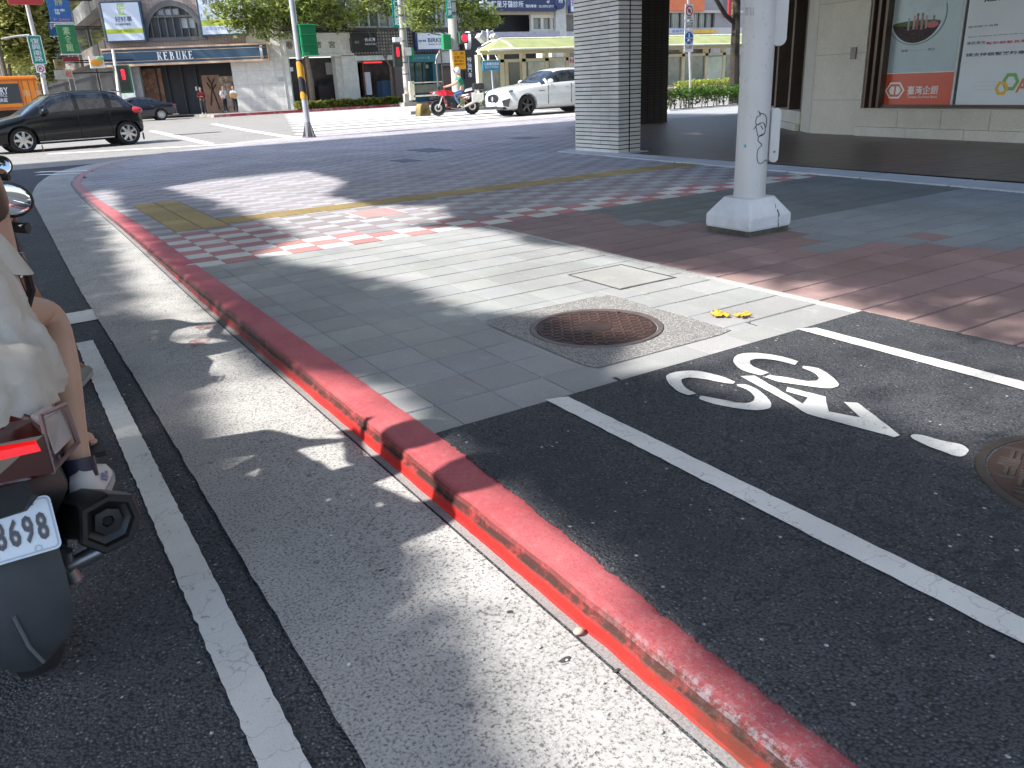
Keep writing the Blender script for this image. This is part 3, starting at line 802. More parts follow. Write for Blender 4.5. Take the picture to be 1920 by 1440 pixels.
# ---- white steel pole on its boxed foot
M_pole = mat('off_white_pole_paint', (.56, .555, .56), .45, var=.06, sc=2, dirt=.1)
M_foot = mat('white_painted_foot', (.70, .71, .74), .55, var=.1, sc=5, dirt=.35, bump=.2, bsc=40)
M_moss = mat('dirty_footing', (.10, .095, .075), .95, var=.5, sc=14, bump=.8, bsc=60)
PC = Vector((5.035, 4.475, 0))
pole = thing('steel_pole', 'thick white steel pole with black scribbled graffiti on a white boxed foot', 'pole', PC)
mb = MB(); mb.box(PC.x-.222, PC.x+.222, PC.y-.222, PC.y+.222, -.02, .045); mb.build('footing', M_moss, pole)
def oct_ring(hx, c, z): 
    return [(PC.x+a, PC.y+b, z) for a, b in ((-hx, -hx+c), (-hx+c, -hx), (hx-c, -hx), (hx, -hx+c), (hx, hx-c), (hx-c, hx), (-hx+c, hx), (-hx, hx-c))]
mb = MB(); mb.band([oct_ring(.230, .012, .042), oct_ring(.236, .012, .06), oct_ring(.236, .012, .135), oct_ring(.232, .014, .145), oct_ring(.152, .03, .268), oct_ring(.145, .03, .272)], caps=True)
ft = mb.build('foot', M_foot, pole, bevel=.004)
mb = MB(); mb.cyl((PC.x+.02, PC.y-.238, .05), (PC.x+.02, PC.y-.2385, .05), .002)
for z, r in ((.05, .004), (.08, .003), (.12, .005), (.15, .004), (.19, .002)): mb.tube([(PC.x+.08+.006*math.sin(z*50), PC.y-.236+max(0, z-.14)*.64, z), (PC.x+.083, PC.y-.237+max(0, z-.12)*.64, z+.03)], r, 6)
mb.build('rust_crack', flat('rust_crack', (.05, .035, .03)), ft)
mb = MB(); mb.lathe([(.124, .26), (.124, .30), (.122, .31), (.116, 3.0), (.10, 7.5)], (PC.x, PC.y, 0), n=40); mb.build('shaft', M_pole, pole, smooth=True)
def rbox(o, a, b, c, ha, hb, hc, r=.03):
    """rounded cabinet: half sizes ha,hb,hc along unit vectors a,b,c; corners rounded in the a-c plane"""
    pts = []
    for sx_, sz_, a0 in ((1, 1, 0), (-1, 1, PI/2), (-1, -1, PI), (1, -1, 1.5*PI)):
        for k in range(5):
            t = a0+PI/2*k/4; pts.append((sx_*(ha-r)+r*math.cos(t), sz_*(hc-r)+r*math.sin(t)))
    mb = MB(); mb.prism(pts, Vector(o)-Vector(b)*hb, a, c, Vector(b)*2*hb); return mb
for z0, z1, wd in ((.53, .93, .036), (1.365, 2.3, .055)):
    o = PC+_rh*(.19-wd)+_fh*.02+Vector((0, 0, (z0+z1)/2))
    cb = rbox(o, _rh, _fh, _uz, wd, .085, (z1-z0)/2, wd*.9).build('control_box', M_pole, pole, bevel=.006, smooth=True)
    mb = MB(); mb.cyl(o+_fh*(-.09)+Vector((.0, 0, -.12)), o+_fh*(-.083)+Vector((0, 0, -.12)), .009); mb.build('lock', flat('lock', (.2, .2, .2)), cb)
def onpole(u, v, off=.0015):
    r_ = ray(u, v); t = ((PC-CAMPOS).dot(_fh))/r_.dot(_fh); q = CAMPOS+r_*t; dx = max(-.115, min(.115, (q-PC).dot(_rh)))
    rr = .122-(q.z-.3)*.0022+off; q2 = PC+_rh*dx-_fh*math.sqrt(max(1e-5, rr*rr-dx*dx)); 
    k = (q2-PC).dot(_fh); r2 = CAMPOS+r_*(t+k/r_.dot(_fh)); q2.z = r2.z; return q2
Z5 = lambda L: [(1060+x/4.364, y/4.364) for x, y in L]
Z7 = lambda L: [(1300+x/3.427, 60+y/3.427) for x, y in L]
mb = MB()
for S in (Z5([(1540, 908), (1556, 945), (1530, 958), (1518, 1000), (1530, 1025), (1560, 1010)]), Z5([(1548, 925), (1596, 942), (1613, 985), (1606, 1045)]),
          Z5([(1500, 1062), (1540, 1018), (1585, 1008), (1600, 1060), (1586, 1100), (1540, 1116), (1526, 1065), (1518, 1030)]), Z5([(1560, 1030), (1578, 1060)]),
          Z7([(425, 655), (392, 672), (385, 700), (410, 728), (385, 755), (378, 800), (385, 838), (405, 847), (432, 828), (452, 822), (445, 832)])):
    pts = catmull([(p[0], p[1]) for p in S], lambda p: 2.0); mb.tube([onpole(*p) for p in pts], .0028, 5)
mb.build('graffiti', flat('black_marker', (.012, .012, .014), .4), pole)
mb = MB(); c = onpole(1391.5, 274, 0); mb.cyl(c+_fh*.004, c-_fh*.0025, .0135, n=20); mb.build('sticker', flat('blue_sticker', (.08, .32, .55), .4), pole)
mb = MB()
for k in range(34):
    p = onpole(rnd.uniform(1385, 1436), rnd.uniform(20, 175) if k < 28 else rnd.uniform(170, 350), -.001)
    mb.ball(p, .004*rnd.uniform(.5, 2), .003, .005*rnd.uniform(.3, 2.0), 6)
mb.build('scuff_marks', flat('scuffs', (.42, .42, .43), .8), pole)
mb = MB()
for v in (16, 22, 27): 
    for u in (1390, 1394, 1398, 1402, 1406): p = onpole(u, v, .0006); mb.box(-.006, .006, -.0008, .0008, -.008, .008, M=Matrix.Translation(p) @ Matrix.Rotation(-_yaw, 4, 'Z'))
mb.build('faded_sticker', flat('faded_sticker', (.42, .42, .47), .7), pole)

# ---- tiled arcade pillars
M_tilegrey = tile_mat('grey_glazed_tile', (.68, .64, .585), rough=.55, grain=60, speck=.25, scuff=.12)
M_grout = flat('dark_grout', (.02, .02, .024), .9)
M_tilebrown = tile_mat('brown_black_tile', (.055, .042, .038), rough=.45, grain=60, speck=.2, scuff=.05)
def pillar(x0, x1, y0, y1, zt, m, label, row=.0665, tl=.23, gap=.0155):
    t = thing('tiled_pillar', label, 'pillar', ((x0+x1)/2, (y0+y1)/2, 0))
    mb = MB(); mb.box(x0, x1, y0, y1, -.02, zt); mb.build('core', M_grout, t)
    mb = MB(); d = .009; k = 0; z = .012
    while z < zt-row:
        za, zb = z, z+row-gap
        for (a, b, fx) in ((y0, y1, True), (x0, x1, False)):
            L = b-a; n_ = max(2, round(L/tl)); st = L/n_
            for i in range(n_):
                g_ = .0025 if fx else (.006 if i in (0, n_-1) else .0025)
                p, q = a+i*st+(g_ if i else -d*.9), a+(i+1)*st-(g_ if i < n_-1 else -d*.9); c_ = jitter((1, 1, 1), .08)
                w1 = rnd.uniform(-.0012, .0012)
                if fx: mb.box(x0-d+w1, x0, p, q, za, zb, c=c_); mb.box(x1, x1+d, p, q, za, zb, c=c_)
                else: mb.box(p+.0095, q-.0095, y0-d+w1, y0, za, zb, c=c_); mb.box(p+.0095, q-.0095, y1, y1+d, za, zb, c=c_)
        z += row; k += 1
    mb.build('tile_cladding', m, t, tint=True)
pillar(8.94, 9.40, 10.82, 12.0, 3.9, M_tilegrey, 'square pillar clad in thin pale grey tiles with dark joints')
pillar(14.6, 16.02, 17.32, 18.2, 3.9, M_tilebrown, 'dark brown tiled pillar standing behind the pale grey one')

# ---- arcade floor, granite edging
def poly_floor(mb, P, z): mb.add([(x, y, z) for x, y in P], [tuple(range(len(P)))])
M_floor = brick_mat('polished_floor_tile', (.125, .095, .077), (.10, .08, .068), (.016, .014, .013), .3, .6, .012, rough=.4, axis='xy')
mb = MB(); poly_floor(mb, [(8.8, -8), (15, -8), (15.2, 10), (20.5, 16.8), (17, 18.6), (13.5, 18.6), (9.05, 11.6)], .004); struct(mb.build('arcade_floor', M_floor))
M_gran = concrete('pale_granite', (.50, .52, .55), (.25, .26, .28), 120, .5, stain=.2)
mb = MB()
e0, e1 = Vector((8.16, 2.6)), Vector((8.62, 12.15)); i0, i1 = Vector((8.70, 2.6)), Vector((9.02, 12.15)); nst = 9
for k in range(nst):
    a, b = k/nst+.0015, (k+1)/nst-.0015; P = [e0.lerp(e1, a), i0.lerp(i1, a), i0.lerp(i1, b), e0.lerp(e1, b)]
    vs = [(p.x, p.y, .016) for p in P]+[(p.x, p.y, -.02) for p in P]
    mb.add(vs, [(0, 1, 2, 3), (4, 5, 1, 0), (5, 6, 2, 1), (6, 7, 3, 2), (7, 4, 0, 3)])
struct(mb.build('granite_edging', M_gran, recalc=False))
mb = MB(); mb.box(8.9, 9.5, 10.7, 12.2, -.02, .014); struct(mb.build('pillar_apron', M_gran))

# ---- the bank's ground floor
M_stone = concrete('cream_stone_cladding', (.59, .545, .465), (.36, .33, .28), 60, .25, bump=.05, var=.1, stain=.2)
M_stone2 = concrete('cream_stone_plinth', (.64, .60, .53), (.4, .37, .32), 60, .25, bump=.05, var=.1, stain=.2)
M_bronze = mat('bronze_frame', (.10, .07, .055), .35, .6, var=.15)
M_dglass = glass_mat('dark_window_glass', (.035, .04, .042), .05)
B = Fac((13.79, 10.82), math.atan2(-4.31, -.52))
bank = thing('bank_building', 'cream stone bank front with tall poster windows behind the arcade', 'building', B.o)
hp = B.hz(1608, 252)[0]; z_step = B.hz(1612, 237)[1]; z_sill = B.hz(1650, 203)[1]; h_end = 14.0
mb = MB(); zz = [0, .62, 1.42, 2.3, 3.2, 3.9]
for a, b in zip(zz[:-1], zz[1:]): B.box(mb, .0, hp, a+.003, b-.003, -.5, 0)
B.box(mb, hp+.0, h_end, 2.9, 3.9, -.5, -.02)
mb.build('pier', M_stone, bank)
mb = MB(); B.box(mb, .01, hp-.01, 0, 3.88, -.45, -.006); mb.build('stone_joint', flat('stone_joint', (.16, .14, .12)), bank)
mb = MB()
for k in range(12): B.box(mb, hp+.004+k*1.1, hp+1.1+k*1.1-.004, 0, z_step, -.5, .09)
mb.build('base_step', M_stone2, bank)
mb = MB()
for k in range(14): B.box(mb, hp+.004+k*.86, hp+.86+k*.86-.004, z_step+.004, z_sill-.02, -.5, .045)
B.box(mb, hp+.03, h_end, z_sill-.02, z_sill, -.5, .07)
mb.build('plinth', M_stone, bank)
w0 = hp+.10
win = MB(); B.box(win, w0, h_end, z_sill, 2.9, -.36, -.32); wn = win.build('window', M_dglass, bank)
mb = MB()
for h in (hp+.0, hp+.10, hp+.2): B.box(mb, h, h+.06, z_sill, 2.9, -.36, -.02-(h-hp)*.6)
B.box(mb, hp+.06, hp+.3, z_sill, 2.9, -.40, -.30)
B.box(mb, hp+.2, h_end, z_sill+.002, z_sill+.05, -.31, -.2)
for k in (3.0, 6.2, 9.4): B.box(mb, hp+k, hp+k+.07, z_sill+.05, 2.9, -.31, -.2)
mb.build('window_frame', M_bronze, wn)
# small brown wall plate on the pier
mb = MB(); B.pbox(mb, (1595.5, 111), (1607.5, 88), 0, .03); mb.build('wall_switch', mat('switch_plate', (.2, .15, .13), .4), bank, bevel=.004)
# flank wall that runs back from the corner
S = Fac((17.55, 15.8), math.atan2(10.82-15.8, 13.79-17.55)); L = (Vector((13.79, 10.82))-Vector((17.55, 15.8))).length
mb = MB(); S.box(mb, -.2, L-.02, 2.9, 3.9, -.5, 0); S.box(mb, L-.75, L-.03, 0, 2.9, -.5, 0);
S.box(mb, 0.0, L-.75, 0, .38, -.5, .03); S.box(mb, 0, L-.75, 0, .14, -.5, .1); mb.build('flank_wall', M_stone, bank)
mb = MB(); S.box(mb, 0.0, L-.75, .38, 2.9, -.4, -.3); fw = mb.build('flank_window', glass_mat('flank_glass', (.10, .11, .10), .1), bank)
mb = MB()
for h in (0, .5, 1.6, 2.9, 4.2, L-.95): S.box(mb, h, h+.16, .38, 2.9, -.3, -.02)
mb.build('flank_frame', M_bronze, fw)
mb = MB(); mb.box(8.4, 40, -12, 12.2, 3.9, 24); mb.add([(8.4, 12.2, 3.9), (40, 12.2, 3.9), (40, 18.4, 3.9), (13.2, 18.4, 3.9)]+[(8.4, 12.2, 24), (40, 12.2, 24), (40, 18.4, 24), (13.2, 18.4, 24)], [(0, 1, 2, 3), (7, 6, 5, 4), (2, 3, 7, 6), (3, 0, 4, 7), (1, 2, 6, 5)])
mb.build('upper_storeys', brick_mat('upper_tile', (.42, .41, .40), (.38, .37, .37), (.1, .1, .1), .24, .07, .01, axis='sum'), bank)
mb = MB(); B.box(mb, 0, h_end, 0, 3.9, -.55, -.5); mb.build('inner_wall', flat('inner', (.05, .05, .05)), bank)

# posters in the bank windows
def fpanel(F, name, label, cat, bl, tr, d, m, group=None, th=.012, frame=None):
    h0, z0 = F.hz(*bl, d); h1, z1 = F.hz(*tr, d)
    t = thing(name, label, cat, F.P((h0+h1)/2, z0, d))
    mb = MB(); F.box(mb, h0, h1, z0, z1, d-th, d); mb.build('board', m, t); return t, h0, h1, z0, z1
dP = -.285
M_pblue = mat('poster_blue_grey', (.36, .47, .52), .35, var=.08, sc=1.2, coat=.3); M_pwhite = mat('poster_white', (.66, .70, .74), .35, var=.05, sc=1, coat=.3)
M_pred = mat('poster_red', (.62, .085, .035), .35, var=.05, coat=.3); M_ink = flat('dark_ink', (.05, .055, .065)); M_lwhite = flat('white_ink', (.80, .79, .76)); M_redink = flat('red_ink', (.6, .05, .09))
h0, z0 = B.hz(1634, 200.3, dP); h1, _ = B.hz(1780, 201, dP); zt = 2.88
p1 = thing('poster', 'blue-grey poster with a flask garden above a red band in the bank window', 'poster', B.P((h0+h1)/2, z0, dP))
zr1 = B.hz(1636, 140, dP)[1]
def bx_(name, hh0, hh1, za, zb, d0, d1, m, par): mb = MB(); B.box(mb, hh0, hh1, za, zb, d0, d1); return mb.build(name, m, par)
bx_('picture_board', h0, h1, zr1+.012, zt, dP-.012, dP, M_pblue, p1)
bx_('white_rule', h0, h1, zr1, zr1+.012, dP-.012, dP+.002, M_lwhite, p1)
bx_('red_band', h0, h1, z0, zr1, dP-.012, dP, M_pred, p1)
def ppt(u, v, d=dP): h, z = B.hz(u, v, d); return h, z
Z6 = lambda x, y: (1460+x/4.174, y/4.174)
def prism_px(F, pts, d0, d1, m, name, par):
    mb = MB(); q = [F.hz(*p, d1) for p in pts]; mb.prism(q, F.P(0, 0, d0), F.h, (0, 0, 1), F.n*(d1-d0)); return mb.build(name, m, par)
# flask with soil, moss and little figures
cx, cz = ppt(*Z6(1085, 120)); rx = ppt(*Z6(1320, 120))[0]-cx; rz = cz-ppt(*Z6(1085, 350))[1]
def ellipse(F, cx, cz, rx, rz, d0, d1, m, name, par, a0=0, a1=2*PI, n=40, inner=0):
    pts = [(cx+rx*math.cos(a0+(a1-a0)*k/n), cz+rz*math.sin(a0+(a1-a0)*k/n)) for k in range(n+1)]
    if inner: pts += [(cx+rx*inner*math.cos(a0+(a1-a0)*k/n), cz+rz*inner*math.sin(a0+(a1-a0)*k/n)) for k in range(n, -1, -1)]
    elif a1-a0 > 6: pts = pts[:-1]
    mb = MB(); mb.prism(pts, F.P(0, 0, d0), F.h, (0, 0, 1), F.n*(d1-d0)); return mb.build(name, m, par)
ellipse(B, cx, cz, rx, rz, dP, dP+.002, mat('flask_tint', (.42, .52, .55), .3, var=.1), 'flask', p1)
ellipse(B, cx, cz, rx*.86, rz*.93, dP, dP+.004, mat('soil', (.07, .045, .045), .8, var=.4, sc=30), 'soil', p1, PI+.30, 2*PI-.30)
ellipse(B, cx, cz-rz*.26, rx*.82, rz*.09, dP, dP+.005, mat('moss', (.10, .17, .06), .8, var=.5, sc=40), 'moss', p1)
ellipse(B, cx, cz, rx, rz, dP, dP+.006, flat('flask_rim', (.18, .25, .27)), 'flask_outline', p1, -PI*1.1, PI*.1, inner=.965)
for k, (x, y, hh, cc) in enumerate(((1020, 190, 90, (.3, .33, .36)), (1062, 175, 100, (.45, .28, .26)), (1088, 165, 115, (.3, .12, .13)), (1125, 165, 120, (.36, .2, .2)), (1158, 170, 95, (.42, .3, .28)), (1215, 165, 85, (.15, .16, .17)))):
    ch, cz2 = ppt(*Z6(x, y)); s_ = rz*hh/420
    fg = MB(); pts = [(-.16, -1), (.16, -1), (.2, .2), (.1, .55), (.22, .75), (.1, 1), (-.1, 1), (-.22, .75), (-.1, .55), (-.2, .2)]
    fg.prism([(ch+a*s_, cz2+b*s_) for a, b in pts], B.P(0, 0, dP+.004), B.h, (0, 0, 1), B.n*.003); fg.build('printed_figure', flat('figure_tone', cc), p1)
ch, cz2 = ppt(*Z6(1205, 190)); ellipse(B, ch, cz2, rx*.2, rz*.11, dP+.004, dP+.008, flat('pink_print', (.52, .14, .17)), 'printed_armchair', p1)
a = ppt(*Z6(960, 410)); b = ppt(*Z6(1225, 372)); B.text('財富 ···················· 樂活', a[0], b[0], a[1], b[1], dP, M_ink, p1)
a = ppt(*Z6(1005, 745)); b = ppt(*Z6(1255, 668)); B.text('臺灣企銀', a[0], b[0], a[1]+.01, b[1], dP, M_lwhite, p1, bold=.01)
a = ppt(*Z6(1005, 768)); b = ppt(*Z6(1245, 745)); B.text('Taiwan Business Bank', a[0], b[0], a[1], b[1]-.004, dP, M_lwhite, p1)
def hexpts(c, r, rz_): return [(c[0]+r*x, c[1]+rz_*y) for x, y in ((-1, 0), (-.5, 1), (.5, 1), (1, 0), (.5, -1), (-.5, -1))]
c = ppt(*Z6(908, 708)); r = ppt(*Z6(985, 708))[0]-c[0]; rzz = ppt(*Z6(908, 645))[1]-c[1]
o_ = hexpts(c, r, rzz); i_ = hexpts(c, r*.82, rzz*.78)
mb = MB()
for k in range(6): mb.prism([o_[k], o_[(k+1) % 6], i_[(k+1) % 6], i_[k]], B.P(0, 0, dP), B.h, (0, 0, 1), B.n*.003)
for sgn in (-1, 1): mb.prism([(c[0]+sgn*r*x, c[1]+rzz*y) for x, y in ((.12, -.5), (.12, .5), (.38, .5), (.62, 0), (.38, -.5))][::sgn], B.P(0, 0, dP), B.h, (0, 0, 1), B.n*.003)
mb.prism([(c[0]+r*x, c[1]+rzz*y) for x, y in ((-.24, -.5), (-.06, -.5), (-.06, .5), (-.24, .5))], B.P(0, 0, dP), B.h, (0, 0, 1), B.n*.002)
mb.build('emblem', M_lwhite, p1)
g0 = ppt(1790, 201)[0]
p2 = thing('poster', 'white poster with lines of dark and red writing in the bank window', 'poster', B.P(g0+1.2, z0, dP))
bx_('board', g0, g0+3.0, z0, zt, dP-.012, dP, M_pwhite, p2)
bx_('grey_divider', h1+.012, g0-.05, z0, zt, dP-.012, dP+.012, flat('pale_divider', (.55, .57, .58)), bank)
bx_('divider_shadow_gap', g0-.045, g0-.006, z0, zt, dP-.012, dP-.004, flat('divider_gap', (.05, .06, .065)), bank)
def ptext(body, x0, y0, x1, y1, m, par, bold=0):
    a = ppt(*Z6(x0, y0)); b = ppt(*Z6(x1, y1)); return B.text(body, a[0], b[0], a[1], b[1], dP, m, par, bold=bold)
ptext('當您辦卡消費', 1485, 222, 1722, 185, M_ink, p2)
ptext('臺灣企銀就會捐贈消費金額給', 1480, 295, 2010, 248, M_ink, p2)
ptext('專款專用', 1472, 354, 1618, 318, M_ink, p2)
ptext('幫助銀髮長輩樂', 1622, 350, 2010, 302, M_redink, p2, .012)
ptext('請支持銀髮樂齡專案卡', 1466, 446, 2060, 385, M_ink, p2, .015)
ptext('一起做公益', 1510, 30, 2050, -110, M_ink, p2, .02)
c = ppt(*Z6(1815, 640)); M_g = flat('green_print', (.18, .42, .12)); M_y = flat('yellow_print', (.72, .45, .08))
def hexring(c, r, rz_, m, name, par, k_=.6, dd=.004):
    o_ = hexpts(c, r, rz_); i_ = hexpts(c, r*k_, rz_*k_); mb = MB()
    for k in range(6): mb.prism([o_[k], o_[(k+1) % 6], i_[(k+1) % 6], i_[k]], B.P(0, 0, dP), B.h, (0, 0, 1), B.n*dd)
    return mb.build(name, m, par)
r = ppt(*Z6(1885, 640))[0]-c[0]; rzz = ppt(*Z6(1815, 572))[1]-c[1]
hexring(c, r, rzz, M_g, 'emblem', p2); c2 = ppt(*Z6(1745, 690)); hexring(c2, r*.8, rzz*.8, M_y, 'emblem', p2, .55, .006)
ptext('AI', 1850, 725, 1990, 610, flat('orange_red_print', (.65, .2, .08)), p2, .02)
mb = MB()
for k, y in enumerate((578, 607, 640, 672, 703)): a = ppt(*Z6(1520+18*(k % 3), y+3)); b = ppt(*Z6(1735-k*12, y-3)); B.box(mb, a[0], b[0], a[1], b[1], dP, dP+.003)
mb.build('speed_lines', flat('pale_yellow_lines', (.62, .55, .3)), p2)

# ---- office block across the street whose shadow falls over the corner (left of the picture)
M_office = brick_mat('office_tile', (.4, .38, .35), (.36, .35, .33), (.15, .15, .15), .5, .25, .02, axis='sum')
ob_ = thing('office_block', 'tall beige office block on the far left side of the street', 'building', (-26, 15, 0))
mb = MB(); mb.box(-38, -14.5, 13.9, 21.75, -.1, 34); mb.build('wall', M_office, ob_)
wproto = None
for f in range(9):
    for k in range(3):
        if wproto is None:
            mb = MB(); mb.box(-14.48, -14.4, 14.6, 16.4, 2.0, 4.0); wproto = mb.build('window', M_dglass, ob_)
        else:
            w_ = wproto.copy(); COL.objects.link(w_); w_.parent = ob_; w_.location = (0, k*2.4, f*3.5)

# ---- unseen trees added left of the frame; crown gaps shaped to cast the dappled shade
LIT = [  # sunlit patches on the pavement (metres), softness
 ([(1.25, 14.43), (1.55, 14.4), (1.11, 9.12), (1.01, 6.64), (.92, 4.84), (.6, 4.57), (.55, 5.79), (.7, 7.92), (.95, 12)], .16, .62),
 ([(.52, 4.9), (.83, 4.82), (.8, 4.22), (.8, 3.9), (.88, 3.73), (.66, 3.76), (.54, 4.11)], .12, .6),
 ([(.58, 3.9), (.8, 3.95), (1.06, 3.5), (1.2, 3.2), (1.18, 2.4), (1.17, 1.85), (1.1, 1.4), (1.0, 1.15), (.97, .72), (.93, .5), (.56, .95), (.58, 1.24), (.72, 1.63), (.75, 2.1), (.52, 2.45), (.47, 3.29)], .07, 1),
 ([(2.1, 12.88), (3.02, 13.6), (4.33, 13.45), (4.15, 11.12), (3.39, 9.89), (3.47, 8.42), (3.93, 7.88), (3.64, 7.14), (2.82, 7.01), (2.21, 7.18), (2.25, 8.87), (2.25, 10.56)], .28, 1),
 ([(1.66, 6.72), (2.21, 7.18), (3.03, 7.12), (3.53, 6.36), (3.58, 5.73), (3.15, 5.52), (2.42, 5.96), (1.82, 5.99)], .15, .9),
 ([(1.85, 6.11), (2.5, 6.06), (3.33, 5.83), (3.64, 4.9), (3.63, 4.16), (3.75, 3.53), (3.8, 2.91), (3.7, 2.2), (3.13, 2.2), (2.92, 2.4), (2.33, 2.52), (2.1, 2.68), (2.43, 2.95), (2.43, 3.48), (2.34, 3.78), (2.2, 3.82), (2.12, 4.24), (2.12, 4.91)], .16, 1),
 ([(2.27, 2.48), (2.89, 2.57), (3.68, 2.33), (3.8, 1.3), (3.6, .5), (2.9, .7), (2.42, 1.02), (2.35, 1.14), (2.43, 1.37), (2.43, 1.7), (2.33, 1.92), (2.15, 2.17)], .14, .55),
 ([(3.62, 3.99), (4.03, 3.58), (4.15, 2.79), (4.38, 2.29), (4.5, 1.67), (3.62, 1.63), (3.58, 2.33), (3.68, 3.05)], .2, .45),
]
def sdist(x, y, P):
    d = 9
    for i, a in enumerate(P):
        b = P[(i+1) % len(P)]; ex, ey = b[0]-a[0], b[1]-a[1]; t = max(0, min(1, ((x-a[0])*ex+(y-a[1])*ey)/(ex*ex+ey*ey+1e-9)))
        d = min(d, math.hypot(x-a[0]-ex*t, y-a[1]-ey*t))
    return d if pip(x, y, P) else -d
LBB = [(min(p[0] for p in P)-w*2-.3, max(p[0] for p in P)+w*2+.3, min(p[1] for p in P)-w*2-.3, max(p[1] for p in P)+w*2+.3) for P, w, k in LIT]
def open_sky(x, y):
    """how open the canopy is above the spot whose sun ray lands at x, y"""
    o = 0
    for (P, w, k), bb in zip(LIT, LBB):
        if bb[0] < x < bb[1] and bb[2] < y < bb[3]:
            o = max(o, k*sstep(-w*.9, w*.9, sdist(x, y, P)))
    return o
M_leafA = leaf_mat('camphor_leaf', (.055, .095, .02), (.09, .14, .035)); M_bark = mat('grey_bark', (.12, .10, .08), .9, var=.4, sc=12, bump=.8, bsc=30)
LS = .13
def leaf(mb, p, s, d=None, c=(1, 1, 1)):
    d = d or Vector((rnd.gauss(0, 1), rnd.gauss(0, 1), rnd.gauss(0, .5))).normalized(); e = d.cross(Vector((rnd.gauss(0, .4), rnd.gauss(0, .4), 1))).normalized()
    mb.add([p-d*s, p-e*s*.42, p+d*s, p+e*s*.42], [(0, 1, 2, 3)], 0, c)
sub = [(-7.2, 1.2), (-6.6, 6.6), (-6.9, 11.6)]
labels = ['big leafy street tree left of the maroon scooter', 'big leafy street tree beyond the scooter riders, left of the frame', 'big leafy street tree near the crossing, left of the frame']
crowns = [MB() for _ in sub]
tips = [[] for _ in sub]
N_LEAF = 42000; made = 0; guard = 0
while made < N_LEAF and guard < 400000:
    guard += 1
    gx = rnd.uniform(-1.2, 12.6); gy = rnd.uniform(-1.4, 14.6); z = rnd.uniform(4.8, 8.6) if gx < 6 else rnd.uniform(6.4, 9.6)
    o = open_sky(gx, gy)
    if o > .55 and rnd.random() < (1 if o > .7 else .9): continue
    if o > 0 and rnd.random() < 1.3*o: continue
    x = gx-z; k = min(range(3), key=lambda q: abs(gy-sub[q][1])); near = max(open_sky(gx+a, gy+b) for a, b in ((.25, 0), (-.25, 0), (0, .25), (0, -.25))); s_ = rnd.uniform(.05, .085) if o > 0 or near > .1 else rnd.uniform(.16, .34)
    if s_ < .1:
        for q in range(6):
            ax, ay = gx+rnd.gauss(0, .09), gy+rnd.gauss(0, .09)
            if open_sky(ax, ay) < .3+.4*o: leaf(crowns[k], Vector((ax-z, ay, z+rnd.uniform(-.02, .02))), s_, c=jitter((1, 1, 1), .3))
    leaf(crowns[k], Vector((x, gy, z)), s_, c=jitter((1, 1, 1), .3)); made += 1
    if made % 150 == 0 and o == 0: tips[k].append(Vector((x, gy, z)))
for k, (tx, ty) in enumerate(sub):
    t = thing('street_tree', labels[k], 'tree', (tx, ty, -.07), 0, 'street trees shading the kerb')
    mb = MB(); top = Vector((tx+.3, ty, 5.2)); mb.tube([(tx, ty, -.1), (tx+.05, ty, 1.5), (tx+.2, ty+.1, 3.6), top], [.3, .24, .2, .15], 10)
    for tp in tips[k]:
        m1 = top.lerp(tp, .5)+Vector((0, 0, -.3))
        q0 = top-Vector((0, 0, .6))
        if any(open_sky(w.x+w.z+dx, w.y+dy) > .02 for f in range(13) for w in [(q0.lerp(m1, f/6) if f < 7 else m1.lerp(tp, (f-6)/6))] for dx, dy in ((0, 0), (.15, .1), (-.15, -.1))): continue
        mb.tube([q0, m1, tp], [.07, .045, .015], 5)
    mb.build('trunk', M_bark, t, smooth=True)
    crowns[k].build('crown', M_leafA, t, tint=True, recalc=False)

# ================================================================ ACROSS THE CROSS STREET
struct(MB().box(12.5, 140, 54.6, 140, -.05, .14).build('far_pavement', concrete('far_pavement', (.33, .30, .28), (.2, .2, .2), 30, .3)))
mb = MB(); k = 0
for i in range(60): mb.box(12.5+i*1.02, 13.51+i*1.02, 54.42, 54.6, -.05, .145)
struct(mb.build('far_kerb', worn_paint('far_red_kerb', (.42, .05, .07), (.4, .38, .36), scale=1.2, thr=(.5, .6), amount=.8)))
M_brickw = brick_mat('pale_brick', (.40, .33, .29), (.34, .27, .24), (.16, .13, .12), .24, .075, .012, axis='sum', offset=.5)
M_marble = concrete('white_marble', (.62, .61, .58), (.5, .49, .47), 3, .3, bump=.03, var=.08, stain=.15)
M_darkint = flat('dark_interior', (.012, .012, .014), .6); M_navy = mat('navy_sign', (.035, .075, .125), .35, var=.1, sc=.8)
M_gold = flat('pale_gold_trim', (.55, .38, .26)); M_signw = flat('sign_white', (.78, .80, .84)); M_blackm = mat('black_metal', (.02, .02, .022), .4, .3)
M_glassD = glass_mat('shop_glass', (.03, .035, .04), .06); M_lime = flat('lime_band', (.42, .50, .05)); M_plaster = mat('grey_plaster', (.34, .33, .32), .8, var=.15, sc=1.5, dirt=.4)
A = Fac((18.5, 57.6), math.radians(-22))
def bld(name, label, p): return thing(name, label, 'building', (p.x, p.y, .14))
def pb(F, name, bl, tr, d0, d1, m, par):
    mb = MB(); r = F.pbox(mb, bl, tr, d0, d1); return mb.build(name, m, par), r
keb = bld('corner_shop_building', 'pale brick corner building with an arched window above a tea shop', A.P(-3, 0))
